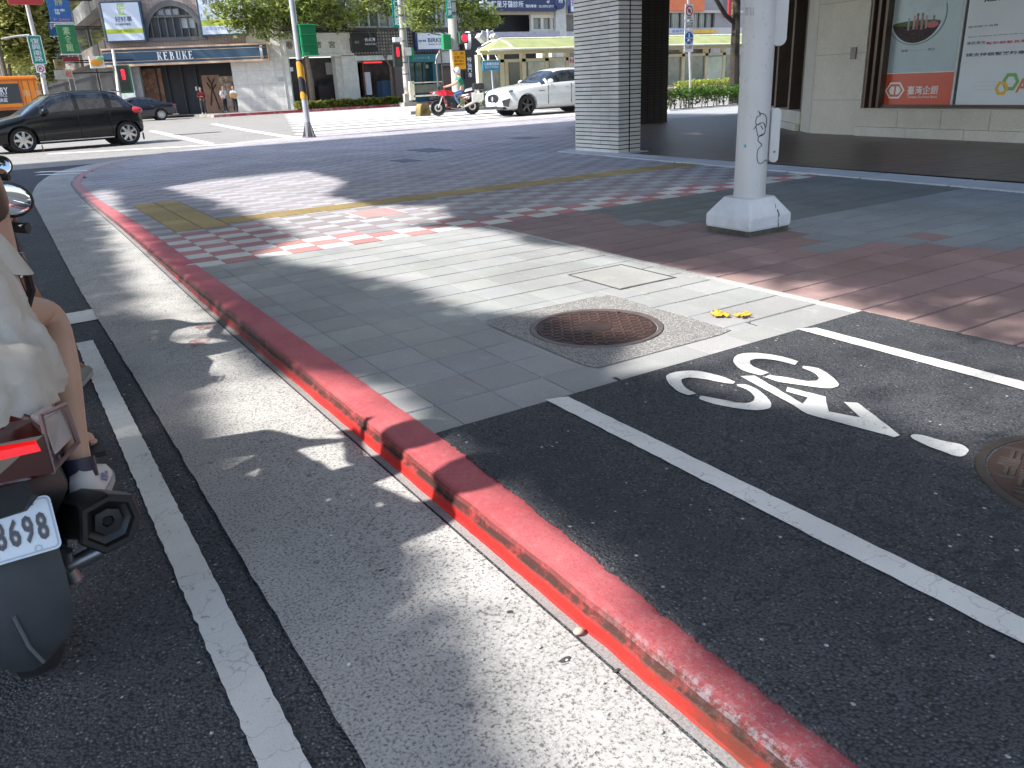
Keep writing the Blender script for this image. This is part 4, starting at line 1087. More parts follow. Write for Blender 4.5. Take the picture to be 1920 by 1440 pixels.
# wall pieces
hL = A.hz(206, 120)[0]; hR = A.hz(541, 120)[0]; z_sb = A.hz(300, 118)[1]; z_st = A.hz(300, 92)[1]
def fb(F, name, h0, h1, z0, z1, d0, d1, m, par): mb = MB(); F.box(mb, h0, h1, z0, z1, d0, d1); return mb.build(name, m, par)
ha0 = A.hz(275, 74)[0]; ha1 = A.hz(383, 67)[0]; za = A.hz(330, 71)[1]; zat = A.hz(326, 5)[1]
mb = MB(); A.box(mb, hL, ha0, z_st-.3, 15, -.4, 0); A.box(mb, ha1, A.hz(450, 60)[0]+.3, z_st-.3, 15, -.4, 0); A.box(mb, ha0, ha1, z_st-.3, za, -.4, 0); A.box(mb, ha0, ha1, zat+.5, 15, -.4, 0)
hc = (ha0+ha1)/2; hw = (ha1-ha0)/2; hh = zat-za-.0
N = 24
def arcpt(k, s=1.0): t = PI*k/N; return (hc+hw*s*math.cos(t), za+.02+hh*s*math.sin(t))
for k in range(N):
    a, b = arcpt(k), arcpt(k+1); mb.prism([(a[0], a[1]), (a[0], zat+.5), (b[0], zat+.5), (b[0], b[1])], A.P(0, 0, -.4), A.h, (0, 0, 1), A.n*.4)
mb.build('wall', M_brickw, keb)
aw = MB(); aw.prism([arcpt(k, .99) for k in range(N+1)], A.P(0, 0, -.3), A.h, (0, 0, 1), A.n*.04)
awin = aw.build('arch_window', glass_mat('arch_glass', (.07, .08, .09), .06, sc=.8), keb)
mb = MB()
for k in range(N):
    a, b, c_, d_ = arcpt(k, 1.06), arcpt(k+1, 1.06), arcpt(k+1, .9), arcpt(k, .9); mb.prism([a, b, c_, d_], A.P(0, 0, -.25), A.h, (0, 0, 1), A.n*.33)
A.box(mb, ha0-.2, ha1+.2, za-.18, za+.05, -.25, .1)
zt_ = za+hh*.62
A.box(mb, hc-hw*.8, hc+hw*.8, zt_-.06, zt_+.06, -.25, -.02)
for q in (-.75, -.5, -.25, 0, .25, .5, .75): A.box(mb, hc+hw*q-.04, hc+hw*q+.04, za, za+hh*math.sqrt(1-q*q)*.97, -.25, -.04)
mb.build('frame', mat('grey_window_frame', (.10, .10, .105), .5), awin)
mb = MB()
for q in (.37, .62): A.box(mb, hc+hw*q-.22, hc+hw*q+.2, za+hh*.28, zt_-.1, -.26, -.24)
for q in (-.37, -.12, .13): A.box(mb, hc+hw*q-.22, hc+hw*q+.22, zt_+.1, za+hh*.84, -.26, -.24)
mb.build('blind', flat('pale_blind', (.55, .6, .6)), awin)
fb(A, 'side_return', hL-.02, hL+.25, 0, 15, -7, -.4, M_plaster, keb)
# shop recess, marble pier
ho0 = A.hz(268, 190)[0]; ho1 = A.hz(437, 150)[0]; ho1b = A.hz(451, 208)[0]
mb = MB()
for r_ in range(5):
    zA, zB = .0+r_*1.0, min(4.9, 1.0+r_*1.0)
    for q in range(4):
        w = (hR-ho1)/4; A.box(mb, ho1+q*w+.006, ho1+(q+1)*w-.006, .14+zA*.86+.006, .14+zB*.86-.006, -1.2, .02)
mb.build('marble_pier', M_marble, keb)
fb(A, 'pier_core', ho1+.02, hR-.02, .14, 4.3, -1.19, .0, flat('marble_joint', (.3, .29, .28)), keb)
fb(A, 'wall_over_pier', A.hz(450, 60)[0]+.3, hR, 4.3, 15, -.4, 0, M_marble, keb)
fb(A, 'letter_plate', A.hz(522, 153)[0], A.hz(533, 144)[0], A.hz(522, 153)[1], A.hz(533, 144)[1], .02, .05, flat('grey_plate', (.4, .4, .39)), keb)
hp0 = A.hz(222, 150)[0]; hp1 = A.hz(248, 150)[0]; hp2 = A.hz(262, 150)[0]
fb(A, 'left_pier', hp0, hp1, .14, z_sb+.1, -.5, -.02, mat('pale_grey_render', (.47, .49, .50), .7), keb)
fb(A, 'left_pier_inner', hp1, hp2, .14, z_sb+.1, -.8, -.3, mat('grey_render', (.28, .29, .30), .7), keb)
fb(A, 'left_wall', hL, hp0, .14, z_sb+.1, -.8, -.3, mat('brown_shutter', (.12, .09, .08), .7), keb)
M_shopfl = flat('shop_floor', (.09, .075, .07)); mb = MB(); A.box(mb, hp1, ho1, .1, .16, -2.0, 0); mb.build('recess_floor', M_shopfl, keb)
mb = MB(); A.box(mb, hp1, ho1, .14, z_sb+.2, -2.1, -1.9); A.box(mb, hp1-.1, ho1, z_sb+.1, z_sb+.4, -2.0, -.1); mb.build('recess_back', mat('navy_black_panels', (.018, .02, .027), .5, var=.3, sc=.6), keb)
def dpx(F, d, bl, tr): a = F.hz(*bl, d); b = F.hz(*tr, d); return a[0], b[0], a[1], b[1]
# interior seen on the left, two framed panels, brown poster doors
r = dpx(A, -1.8, (268, 185), (300, 128)); fb(A, 'shop_interior', r[0], r[1], .2, r[3], -1.88, -1.8, mat('warm_interior', (.3, .16, .10), .6, var=.7, sc=2.2), keb)
mb = MB(); rr = random.Random(3)
for q in range(14): h = rr.uniform(r[0]+.1, r[1]-.1); z = rr.uniform(.6, r[3]-.3); A.box(mb, h-.08, h+.08, z, z+rr.uniform(.05, .3), -1.8, -1.73)
mb.build('shop_goods', mat('goods', (.38, .25, .16), .6, var=.6, sc=3), keb)
mb = MB()
for u in (263, 299, 318, 345, 372): h = A.hz(u, 170, -1.75)[0]; A.box(mb, h-.05, h+.05, .14, z_sb, -1.85, -1.7)
mb.build('shop_mullion', flat('charcoal', (.035, .037, .042)), keb)
r = dpx(A, -1.75, (386, 197), (410, 140)); dr = fb(A, 'panel_door', r[0], r[1], .15, r[3], -1.85, -1.75, mat('brown_door', (.34, .19, .12), .5, var=.3, sc=1.5), keb)
mb = MB(); 
for pts in (((.35, .95), (.55, .7), (.4, .45), (.3, .2)), ((.7, .9), (.5, .72), (.62, .4), (.75, .1)), ((.25, .8), (.5, .6), (.75, .75))): mb.tube([A.P(r[0]+(r[1]-r[0])*a, .15+(r[3]-.15)*b, -1.74) for a, b in pts], .05, 5)
mb.build('door_motif', flat('dark_brown_motif', (.06, .03, .025)), dr)
r = dpx(A, -1.75, (415, 200), (437, 142)); fb(A, 'display_board', r[0], r[1], .15, r[3], -1.85, -1.75, mat('collage', (.4, .3, .22), .6, var=.8, sc=3.5), keb)
r = dpx(A, -1.75, (367, 170), (373, 162)); fb(A, 'notice', r[0], r[1], r[2], r[3], -1.76, -1.72, M_signw, keb)
mb = MB()
for u in (262, 267): h, z = A.hz(u, 128, -2.5); mb.ball(A.P(h, z, -2.5), .06, n=8)
lm = mat('lit_lamp', (1, .9, .75), .5, emit=6); mb.build('spot_lamp', lm, keb)
# shop sign band
tsg = thing('shop_sign', 'long navy shop sign reading KEBUKE with a pale gold border', 'sign', A.P(-6, z_sb))
h0 = A.hz(199, 110)[0]; h1 = A.hz(502, 94)[0]
bx = lambda nm, a, b, c_, d_, e, f, m, par: fb(A, nm, a, b, c_, d_, e, f, m, par)
z0s, z1s = A.hz(340, 117)[1], A.hz(340, 90)[1]
bx('board', h0, h1, z0s, z1s, .02, .55, M_navy, tsg)
mb = MB(); A.box(mb, h0-.05, h1+.05, z0s-.13, z0s, .0, .6); A.box(mb, h0-.05, h1+.05, z1s, z1s+.1, .0, .6); A.box(mb, h1, h1+.08, z0s, z1s, 0, .6); A.box(mb, h0, h1, z0s+.14, z0s+.17, .55, .56); A.box(mb, h0, h1, z1s-.17, z1s-.14, .55, .56); mb.build('border', M_gold, tsg)
a = A.hz(296, 113, .56); b = A.hz(363.5, 95, .56)
def serif_word(F, word, h0, h1, z0, z1, d, m, par):
    """thin serif capitals built stroke by stroke"""
    H = z1-z0; cw = (h1-h0)/len(word); W_ = cw*.74; T, t_ = H*.17, H*.085
    for i, ch in enumerate(word):
        x = h0+i*cw; mb = MB(); B_ = lambda a, b, c, e: F.box(mb, x+a, x+b, z0+c, z0+e, d, d+.03)
        def dia(p, q, w):
            mb.prism([(x+p[0], z0+p[1]), (x+p[0]+w, z0+p[1]), (x+q[0]+w, z0+q[1]), (x+q[0], z0+q[1])], F.P(0, 0, d), F.h, (0, 0, 1), F.n*.03)
        s0 = W_*.12
        if ch in 'KEB':
            B_(s0, s0+T, 0, H); B_(s0-T*.5, s0+T*1.5, 0, t_*.7); B_(s0-T*.5, s0+T*1.5, H-t_*.7, H)
        if ch == 'K':
            dia((s0+T, H*.42), (W_*.82, H), t_); dia((W_*.80, 0), (s0+T*1.2, H*.55), T*.9); B_(W_*.7, W_*1.12, 0, t_*.7); B_(W_*.68, W_*1.02, H-t_*.7, H)
        if ch == 'E':
            B_(s0+T, W_*.92, 0, t_); B_(s0+T, W_*.86, H-t_, H); B_(s0+T, W_*.7, H*.48, H*.48+t_); B_(W_*.86, W_*.95, 0, H*.24); B_(W_*.8, W_*.88, H*.78, H); B_(W_*.64, W_*.71, H*.4, H*.64)
        if ch == 'B':
            for c0, c1, w in ((H*.5, H, .78), (0, H*.53, .9)):
                B_(s0+T, W_*(w-.18), c1-t_, c1); B_(s0+T, W_*(w-.18), c0, c0+t_); B_(W_*(w-.2), W_*w, c0+t_, c1-t_)
        if ch == 'U':
            B_(s0, s0+T, H*.2, H); B_(W_*.82, W_*.82+t_, H*.2, H); B_(s0+T*.4, W_*.86, t_*.3, t_*1.4); dia((s0+T*.5, t_*.3), (s0, H*.22), T); dia((W_*.72, t_*.3), (W_*.82, H*.22), t_); B_(s0-T*.5, s0+T*1.5, H-t_*.7, H); B_(W_*.7, W_*1.02, H-t_*.7, H)
        mb.build('letter', m, par)
serif_word(A, 'KEBUKE', a[0], b[0], a[1], b[1], .56, M_signw, tsg)
mb = MB(); hq = A.hz(490, 94, .6)[0]; mb.cyl(A.P(hq, (z0s+z1s)/2, .5)-A.h*.08, A.P(hq, (z0s+z1s)/2, .5)+A.h*.08, .42, n=24); mb.build('round_lightbox', flat('grey_round_sign', (.5, .5, .53)), tsg)
def billboard(label, bl, tr, parts):
    h0, z0 = A.hz(*bl, .45); h1, z1 = A.hz(*tr, .45)
    t = thing('billboard', label, 'billboard', A.P((h0+h1)/2, z0))
    bx('case', h0-.1, h1+.1, z0-.1, z1+.1, .0, .43, M_navy, t); bx('face', h0, h1, z0, z1, .43, .45, mat('pale_blue_face', (.55, .62, .74), .4, var=.06, sc=.5), t)
    H, Z = h1-h0, z1-z0
    bx('lime_band', h0, h1, z0+Z*.19, z0+Z*.31, .45, .455, M_lime, t)
    for body, x0, y0, x1, y1, m in parts: A.text(body, h0+H*x0, h0+H*x1, z0+Z*y0, z0+Z*y1, .456, m, t, bold=.01)
    return t
M_inkb = flat('blue_black_ink', (.04, .05, .08)); M_limeink = flat('lime_ink', (.35, .48, .1)); M_orng = flat('orange_print', (.7, .3, .03))
billboard('square pale blue billboard left of the arched window', (203, 77), (258, 4), [('匠', .42, .68, .62, .98, M_limeink), ('好好事', .3, .5, .76, .64, M_inkb), ('不只做好的裝修', .28, .4, .7, .46, M_inkb), ('健康 環保 安心', .3, .22, .75, .285, flat('olive', (.2, .24, .02)))])
billboard('pale blue billboard half hidden by leaves right of the arched window', (381, 65), (449, -24), [('好好事', .1, .66, .5, .8, M_inkb), ('02-2703-0818', .08, .1, .9, .16, flat('blue_ink', (.2, .3, .55)))])

# ---- the straight row of fronts
W = Fac((18, 57.6), 0)
def wb(nm, h0, h1, z0, z1, d0, d1, m, par): return fb(W, nm, h0, h1, z0, z1, d0, d1, m, par)
def wp(nm, bl, tr, d0, d1, m, par, dref=None):
    a = W.hz(*bl, d1 if dref is None else dref); b = W.hz(*tr, d1 if dref is None else dref)
    return fb(W, nm, a[0], b[0], a[1], b[1], d0, d1, m, par)
M_ivory = concrete('ivory_stone', (.58, .57, .52), (.46, .45, .42), 3, .3, bump=.03, var=.08, stain=.2)
def hx_(u, v=150): return W.hz(u, v)[0]
def zx_(u, v): return W.hz(u, v)[1]
wh = bld('stone_shop_building', 'ivory stone shop front with large characters on its fascia', W.P(hx_(600), 0))
hl, hr = hx_(526, 100), hx_(660.5, 100); zf0, zf1 = zx_(600, 105), zx_(600, 62)
mb = MB(); W.box(mb, hl, hr, zf0, zf1, -.5, 0); W.box(mb, hl, hx_(541, 150), .14, zf0, -.5, 0); W.box(mb, hx_(644, 150), hr+.25, .14, zf0-.003, -.5, .1); W.box(mb, hx_(634), hx_(644), .14, zf0, -.9, -.2)
W.box(mb, hl-.05, hr+.1, zf1-.35, zf1, 0, .16); W.box(mb, hl-.05, hr+.1, zf0-.05, zf0+.12, 0, .1)
mb.build('wall', M_ivory, wh)
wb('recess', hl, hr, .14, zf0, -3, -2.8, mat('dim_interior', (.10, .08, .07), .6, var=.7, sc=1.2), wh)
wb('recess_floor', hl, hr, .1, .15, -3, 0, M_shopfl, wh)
mb = MB(); W.box(mb, hx_(582), hx_(588), .14, zf0, -.8, -.5); W.box(mb, hx_(590), hx_(592.5), .14, zf0*.8, -.8, -.7); mb.build('door_post', mat('oak_post', (.34, .25, .17), .6), wh)
wp('notice', (538, 134), (549, 126), -.4, -.35, M_signw, wh); wp('menu_board', (613, 140), (624, 117), -1.5, -1.4, flat('menu', (.4, .36, .3)), wh)
wp('brown_cabinet', (600, 187), (629, 160), -2.4, -1.5, flat('dark_cabinet', (.05, .03, .03)), wh)
for ch, bl, tr in (('春', (537, 92), (548, 77)), ('言', (594, 90), (602, 77)), ('宮', (617, 90), (627.5, 77))):
    a = W.hz(*bl); b = W.hz(*tr); W.text(ch, a[0], b[0], a[1], b[1], .02, flat('bronze_letter', (.16, .13, .1)), wh, bold=.02)
up = wb('upper_wall', hl, hr, zf1, 16, -.6, -.3, mat('grey_upper_wall', (.2, .19, .185), .8, var=.2, sc=.8), wh)
for bl, tr in (((527, 62), (552, 32)), ((556, 60), (590, 34)), ((594, 60), (648, 34))):
    wn = wp('window', bl, tr, -.35, -.2, flat('louvre_brown', (.07, .05, .045)) if bl[0] < 530 else M_glassD, wh)

# building with the shoe shop
sh = bld('shop_row_building', 'tiled shop building with a row of glass windows over the small shops', W.P(hx_(740), 0))
hl, hr = hx_(661.5, 100), hx_(892, 100)
zc0 = zx_(750, 103); zc1 = zx_(750, 56)
M_grid = brick_mat('square_tile_grid', (.33, .29, .25), (.3, .26, .22), (.07, .06, .05), .22, .22, .05, axis='sum')
wb('fascia_wall', hl, hr, zc0, zc1, -.5, 0, M_grid, sh)
mb = MB(); W.box(mb, hl, hr, zc0-.32, zc0, -.5, .25); mb.build('ledge', M_ivory, sh)
wb('upper_wall', hl, hr, zc1, zx_(750, 52), -.5, .1, flat('dark_band', (.06, .055, .055)), sh)
zw0, zw1 = zx_(700, 52), zx_(700, 13)
gw = wb('window_band', hl, hr, zw0, zw1, -.5, -.3, glass_mat('greenish_glass', (.10, .13, .13), .08, sc=.7), sh)
mb = MB()
for k in range(14): h = hl+(hr-hl)*k/13; W.box(mb, h-.05, h+.05, zw0, zw1, -.3, -.15)
W.box(mb, hl, hr, zw0, zw0+.12, -.3, -.1); W.box(mb, hl, hr, zw1-.1, zw1+.3, -.3, -.1); mb.build('frame', flat('pale_alu', (.5, .5, .5)), gw)
wb('top_wall', hl, hr, zw1+.3, 16, -.5, 0, M_plaster, sh)
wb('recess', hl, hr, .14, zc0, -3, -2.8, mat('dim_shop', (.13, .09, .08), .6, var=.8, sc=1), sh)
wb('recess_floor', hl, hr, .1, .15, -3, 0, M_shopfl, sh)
wb('orange_lintel', hx_(663), hx_(751), zx_(700, 114), zc0-.32, -.5, -.3, mat('orange_lintel', (.36, .20, .11), .5), sh)
wp('red_neon', (682, 119), (716, 115), -.4, -.3, mat('red_neon', (.55, .03, .03), .4, emit=.6), sh)
wp('brown_poster', (664, 183), (680, 117), -.9, -.8, mat('brown_advert', (.18, .07, .05), .5, var=.5, sc=1.4), sh)
mb = MB(); 
for u in (682, 684.5, 688): W.box(mb, hx_(u)-.06, hx_(u)+.06, .14, zc0-.3, -1, -.8)
mb.build('door_frame', flat('pale_door_frame', (.4, .32, .25)), sh)
wp('white_banner', (688, 178), (694, 135), -1.4, -1.3, M_signw, sh); wp('blue_machine', (719, 184), (745, 150), -2.2, -1.2, flat('blue_machine', (.07, .14, .25)), sh)
wp('dark_pier', (745, 190), (757, 105), -1, -.05, flat('dark_pier', (.13, .10, .09)), sh)
def wsign(name, label, bl, tr, d0, d1, m, texts, fr=None):
    a = W.hz(*bl, d1); b = W.hz(*tr, d1); t = thing(name, label, 'sign', W.P((a[0]+b[0])/2, a[1]))
    wb('board', a[0], b[0], a[1], b[1], d0, d1, m, t)
    H, Z = b[0]-a[0], b[1]-a[1]
    if fr: 
        mb = MB(); W.box(mb, a[0]-.12, a[0], a[1]-.1, b[1]+.1, d0, d1+.04); W.box(mb, b[0], b[0]+.12, a[1]-.1, b[1]+.1, d0, d1+.04); W.box(mb, a[0], b[0], a[1]-.1, a[1], d0, d1+.04); W.box(mb, a[0], b[0], b[1], b[1]+.1, d0, d1+.04); mb.build('frame', fr, t)
    for body, x0, y0, x1, y1, mm in texts: W.text(body, a[0]+H*x0, a[0]+H*x1, a[1]+Z*y0, a[1]+Z*y1, d1+.01, mm, t, bold=.012)
    return t
M_signblk = mat('black_sign', (.022, .02, .022), .4); M_navy2 = mat('deep_navy', (.03, .04, .13), .4)
wsign('shop_sign', 'black shop sign with small white characters over the orange doorway', (661, 96), (706, 61), .0, .35, M_signblk, [('合点壽', .5, .52, .92, .72, M_signw), ('TAKE OUT SUSHI', .5, .32, .95, .42, M_signw), ('壽司', .12, .4, .28, .56, flat('grey_print', (.3, .28, .28)))])
wsign('shop_sign', 'white shop sign with dark blue letters BIRKENS in a navy frame', (784, 92.5), (842, 61), .0, .4, M_signw, [('BIRKENS', .32, .42, .98, .68, M_navy2), ('勃肯 專賣', .03, .44, .26, .58, M_navy2), ('MADE IN GERMANY', .34, .26, .98, .33, M_navy2)], M_navy2)
ts = wsign('shop_sign', 'teal shop fascia over the glass front beside the concrete poles', (767, 117), (822, 101), .0, .3, mat('teal', (.02, .16, .19), .4), [('BLUEWAY 藍', .12, .4, .7, .7, flat('pale_teal', (.25, .42, .45)))])
wb('teal_shop_glass', hx_(767), hx_(812), .5, zx_(790, 117), -.6, -.5, glass_mat('teal_glass', (.06, .10, .09), .08, var=.5, sc=1.3), sh)
wb('teal_shop_pier', hx_(812), hx_(824), .14, zx_(790, 117), -.6, .1, flat('teal_pier', (.015, .10, .13)), sh)
mb = MB(); W.box(mb, hx_(767)-.05, hx_(812), .14, .5, -.6, -.45); 
for u in (767, 774, 786, 800): W.box(mb, hx_(u)-.06, hx_(u)+.06, .5, zx_(790, 117), -.5, -.4)
mb.build('teal_shop_frame', flat('teal_frame', (.02, .12, .15)), sh)
wp('white_sticker', (799, 128), (803, 121), -.49, -.46, M_signw, sh)
wsign('hanging_sign', 'tall black hanging sign with white characters behind the orange notice', (872, 148), (892, 104), .3, .5, M_signblk, [('特\n價\n門\n市', .25, .06, .62, .94, M_signw)])
tg = wsign('shop_sign', 'black shop fascia with white letters GSM left of the bus shelter', (868, 104), (931, 71), .1, .4, M_signblk, [('GSM', .4, .22, .88, .48, M_signw)])
a = W.hz(877, 76, 1.2); b = W.hz(882.5, 60, 1.2)
t = thing('round_sign', 'round white projecting light box above the orange notice', 'sign', W.P(a[0], a[1], 1))
c = W.P(a[0], a[1], 1.2); ax = Vector((.93, -.36, 0)).normalized()
MB().cyl(c-ax*.16, c+ax*.16, .62, n=28).build('case', flat('round_case', (.6, .6, .64)), t); MB().cyl(c-ax*.17, c-ax*.162, .54, n=28).build('face', M_signw, t); MB().cyl(c+ax*.162, c+ax*.17, .42, n=28).build('face', flat('round_face', (.4, .4, .55)), t)
MB().cyl(c, c-W.n*1.2, .04).build('bracket', M_blackm, t)

# dental clinic
dn = bld('clinic_building', 'pale building with a wide navy clinic sign over open windows', W.P(hx_(980), 0))
hl, hr = hx_(893, 40), hx_(1100, 40)
z0, z1 = zx_(970, 60), zx_(970, 22)
wb('wall', hl, hr, zx_(970, 78), z0, -.5, 0, mat('pale_render', (.48, .46, .44), .8, var=.12, sc=.8, dirt=.3), dn)
wb('lilac_band', hx_(905), hx_(1048), zx_(970, 69), zx_(970, 60), .0, .3, mat('lilac_awning', (.42, .39, .46), .7), dn)
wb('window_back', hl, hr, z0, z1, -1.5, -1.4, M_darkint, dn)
wb('lintel', hl, hr, zx_(970, 27), z1+.3, -.5, .05, mat('cream_lintel', (.5, .45, .36), .7), dn)
mb = MB()
for u in (999, 1018, 1036): W.box(mb, hx_(u, 42)-.12, hx_(u, 42)+.12, z0, zx_(970, 27), -.3, -.1)
W.box(mb, hx_(996, 42), hx_(1040, 42), z0, z0+.2, -.3, -.05); W.box(mb, hx_(996, 42), hx_(1040, 42), zx_(970, 27)-.25, zx_(970, 27), -.3, -.05); wf = mb.build('window_frame', flat('cream_frame', (.66, .62, .52)), dn)
wb('pane', hx_(1000, 42), hx_(1035, 42), z0+.2, zx_(970, 27)-.2, -.34, -.3, glass_mat('clinic_glass', (.16, .15, .14), .1), wf)
wb('white_pier', hx_(1040, 42), hx_(1059, 42), .14, 16, -.5, .2, M_ivory, dn)
wb('top_wall', hl, hr, z1+.3, 16, -.6, -.2, M_plaster, dn)
wb('right_wall', hx_(1059, 42), hr+6, .14, 16, -.6, -.3, mat('grey_brown_wall', (.2, .18, .16), .8), dn)
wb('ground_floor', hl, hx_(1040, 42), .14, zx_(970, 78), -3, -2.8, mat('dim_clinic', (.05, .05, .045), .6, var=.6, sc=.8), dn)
wsign('clinic_sign', 'wide navy clinic sign with a white cross emblem and white characters', (891, 20), (1043, -22), .05, .5, mat('clinic_navy', (.022, .03, .095), .4, var=.08), [('群星牙醫診所', .19, .14, .58, .43, M_signw), ('預約專線：02-3393-2717', .605, .14, .96, .28, M_signw), ('4F', .87, .34, .91, .46, M_signw)])
a = W.hz(909, 8.5, .52)
mb = MB(); q = .42
for k in range(4):
    an = PI/2*k; 
    for s_ in (-1, 1): mb.tube([W.P(a[0]+math.cos(an)*q*.35-math.sin(an)*s_*q*.3, a[1]+math.sin(an)*q*.35+math.cos(an)*s_*q*.3, .52), W.P(a[0]+math.cos(an)*q-math.sin(an)*s_*q*.3, a[1]+math.sin(an)*q+math.cos(an)*s_*q*.3, .52), W.P(a[0]+math.cos(an)*q*1.15, a[1]+math.sin(an)*q*1.15, .52)], .07, 6)
t = tag(mb.build('clinic_emblem', M_signw), 'white cross emblem at the left end of the navy clinic sign', 'emblem')
t = thing('round_sign', 'dark round clinic sign with a white emblem on the white pier', 'sign', W.P(hx_(1051, 8), 6))
a = W.hz(1051, 6, .6); mb = MB(); mb.cyl(W.P(a[0], a[1], .3), W.P(a[0], a[1], .6), .44, n=24); mb.build('disc', M_navy2, t); W.text('齒', a[0]-.2, a[0]+.2, a[1]-.05, a[1]+.35, .61, M_signw, t, bold=.02)
wsign('shop_sign', 'narrow upright white sign with a violet edge left of the tiled pillar', (1070, 22), (1077, -10), .3, .5, M_signw, [('牙', .2, .3, .8, .7, M_navy2)], M_navy2)

# buildings seen between the pillar and the bank
og = bld('orange_sign_building', 'pale apartment block with an orange signboard above a strip of windows', W.P(hx_(1300), 0))
hl, hr = hx_(1085, 40)+2, hx_(1600, 40)
wb('wall', hl, hr, zx_(1300, 70), zx_(1300, 52), -.5, 0, mat('pale_wall', (.52, .49, .45), .8, var=.1, sc=.6), og)
wb('wall_top', hl, hr, zx_(1300, 24), zx_(1300, 19), -.5, .1, mat('pale_wall_b', (.52, .49, .45), .8, var=.1, sc=.6), og)
gw = wb('window_strip', hx_(1245, 38), hx_(1342, 38), zx_(1300, 52), zx_(1300, 24), -.6, -.4, glass_mat('curtained_glass', (.22, .22, .2), .2, var=.5, sc=1.2), og)
mb = MB()
for u in (1251, 1263, 1280, 1301, 1315, 1328, 1341): W.box(mb, hx_(u, 38)-.07, hx_(u, 38)+.07, zx_(1300, 52), zx_(1300, 24), -.4, -.3)
mb.build('mullion', flat('dark_mullion', (.05, .05, .05)), gw)
mb = MB()
for u in range(1253, 1341, 4): W.box(mb, hx_(u, 38)-.06, hx_(u, 38)+.02, zx_(1300, 51), zx_(1300, 25), -.4, -.37)
mb.build('curtain_fold', flat('curtain', (.45, .43, .38)), gw)
wb('right_wall', hx_(1342, 38), hr, .14, zx_(1300, 24), -.5, -.1, mat('mauve_wall', (.36, .33, .34), .8, var=.15, sc=.6, dirt=.3), og)
wb('top', hl, hr, zx_(1300, 19), 16, -.6, -.2, M_plaster, og)
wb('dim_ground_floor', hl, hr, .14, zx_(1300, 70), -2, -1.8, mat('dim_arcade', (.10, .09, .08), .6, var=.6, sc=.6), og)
wsign('signboard', 'bright orange signboard above the strip of windows', (1247, 19.5), (1322, -16), .1, .4, mat('orange_board', (.72, .17, .05), .4, var=.1), [('鮮', .12, .72, .2, .95, M_signw)])
wsign('shop_sign', 'yellow shop awning sign under the strip of windows', (1297, 62), (1343, 55), .1, .5, mat('yellow_board', (.70, .42, .06), .5), [])
wsign('shop_sign', 'white and blue shop sign left of the yellow awning sign', (1250, 63), (1296, 54), .1, .45, flat('bluish_white', (.5, .52, .6)), [('連鎖藥局', .2, .2, .8, .8, flat('sign_blue', (.15, .2, .45)))])
wsign('hanging_sign', 'red upright sign with yellow characters behind the white steel pole', (1366, 31), (1384, -14), .4, .6, mat('red_board', (.30, .03, .04), .5), [('牛\n肉\n麵', .25, .05, .75, .95, flat('sign_yellow', (.75, .5, .1)))])

# ---- the street running away on the left: signs and fronts seen edge-on
Lx = atx(150, 150, 13.5)
def lrow(y0, y1, x, zt, mcol, label):
    t = thing('street_building', label, 'building', (x, (y0+y1)/2, .1)); mb = MB(); mb.box(x, x+9, y0, y1, .1, zt); mb.build('wall', mcol, t)
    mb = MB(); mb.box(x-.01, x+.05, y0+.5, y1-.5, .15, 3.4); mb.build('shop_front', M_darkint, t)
    pv = None
    for f in range(int((zt-4.2)/3.1)):
        bl = MB(); z = 4.4+f*3.1; bl.box(x-1.0, x, y0+.4, y1-.4, z-.35, z+.75); b_ = bl.build('balcony', M_plaster if f % 2 else mat('brown_rail', (.2, .17, .15), .7), t)
        mb = MB(); mb.box(x-.03, x+.03, y0+1, y1-1, z+.9, z+2.3); mb.build('window', M_glassD, t)
    return t
lrow(64.2, 68, 9.4, 16, mat('weathered_wall', (.16, .155, .15), .8, var=.3, sc=.7, dirt=.5), 'weathered building with balconies next to the brick corner building')
lrow(68.5, 80, 9.5, 18, mat('brown_tile_wall', (.12, .10, .085), .8, var=.3, sc=.7, dirt=.5), 'brown building with balconies behind the hanging green signs')
lrow(80.5, 100, 9.4, 20, mat('dull_grey_wall', (.13, .13, .135), .8, var=.3, sc=.7), 'grey building farther down the street on the left')
lrow(100.5, 135, 9.0, 20, mat('pale_far_wall', (.16, .155, .15), .8, var=.2, sc=.7), 'farthest building down the street on the left')
def lsign(name, label, bl, tr, y, m, texts, th=.25, fr=None):
    a = aty(*bl, y); b = aty(*tr, y); t = thing(name, label, 'sign', (a.x, y, a.z))
    MB().box(a.x, b.x, y, y+th, a.z, b.z).build('board', m, t); H, Z = b.x-a.x, b.z-a.z
    if fr:
        mb = MB(); mb.box(a.x-.06, b.x+.06, y+.05, y+th-.05, b.z, b.z+.06); mb.box(a.x-.06, b.x+.06, y+.05, y+th-.05, a.z-.06, a.z); mb.build('frame_bar', fr, t)
    for body, x0, y0, x1, y1, mm in texts: text(body, (a.x+H*x0, y, a.z+Z*y0), (1, 0, 0), (0, 0, 1), H*(x1-x0), Z*(y1-y0), mm, t, bold=.012)
    MB().box(b.x, 9.4 if y < 68 else 9.5, y+th*.4, y+th*.6, b.z-.3, b.z-.22).build('bracket', M_blackm, t)
    return t
M_sblue = mat('bright_blue_sign', (.03, .14, .42), .4); M_sgreen = mat('green_sign', (.02, .17, .06), .4); M_syel = flat('lemon', (.6, .6, .1))
t = thing('street_building', 'grey tower closing the end of the street on the left', 'building', (0, 150, 0)); MB().box(-30, 14, 146, 156, 0, 30).build('wall', mat('hazy_grey_wall', (.2, .21, .22), .8, var=.2, sc=.5), t)
lsign('hanging_sign', 'bright blue hanging sign with white characters, highest on the left street', (96, 41), (126, -8), 66, M_sblue, [('停車\n場', .25, .28, .75, .5, M_signw), ('好停', .35, .62, .7, .9, M_syel), ('P 24H', .15, .04, .85, .14, flat('pale_red', (.6, .25, .25)))], fr=M_signw)
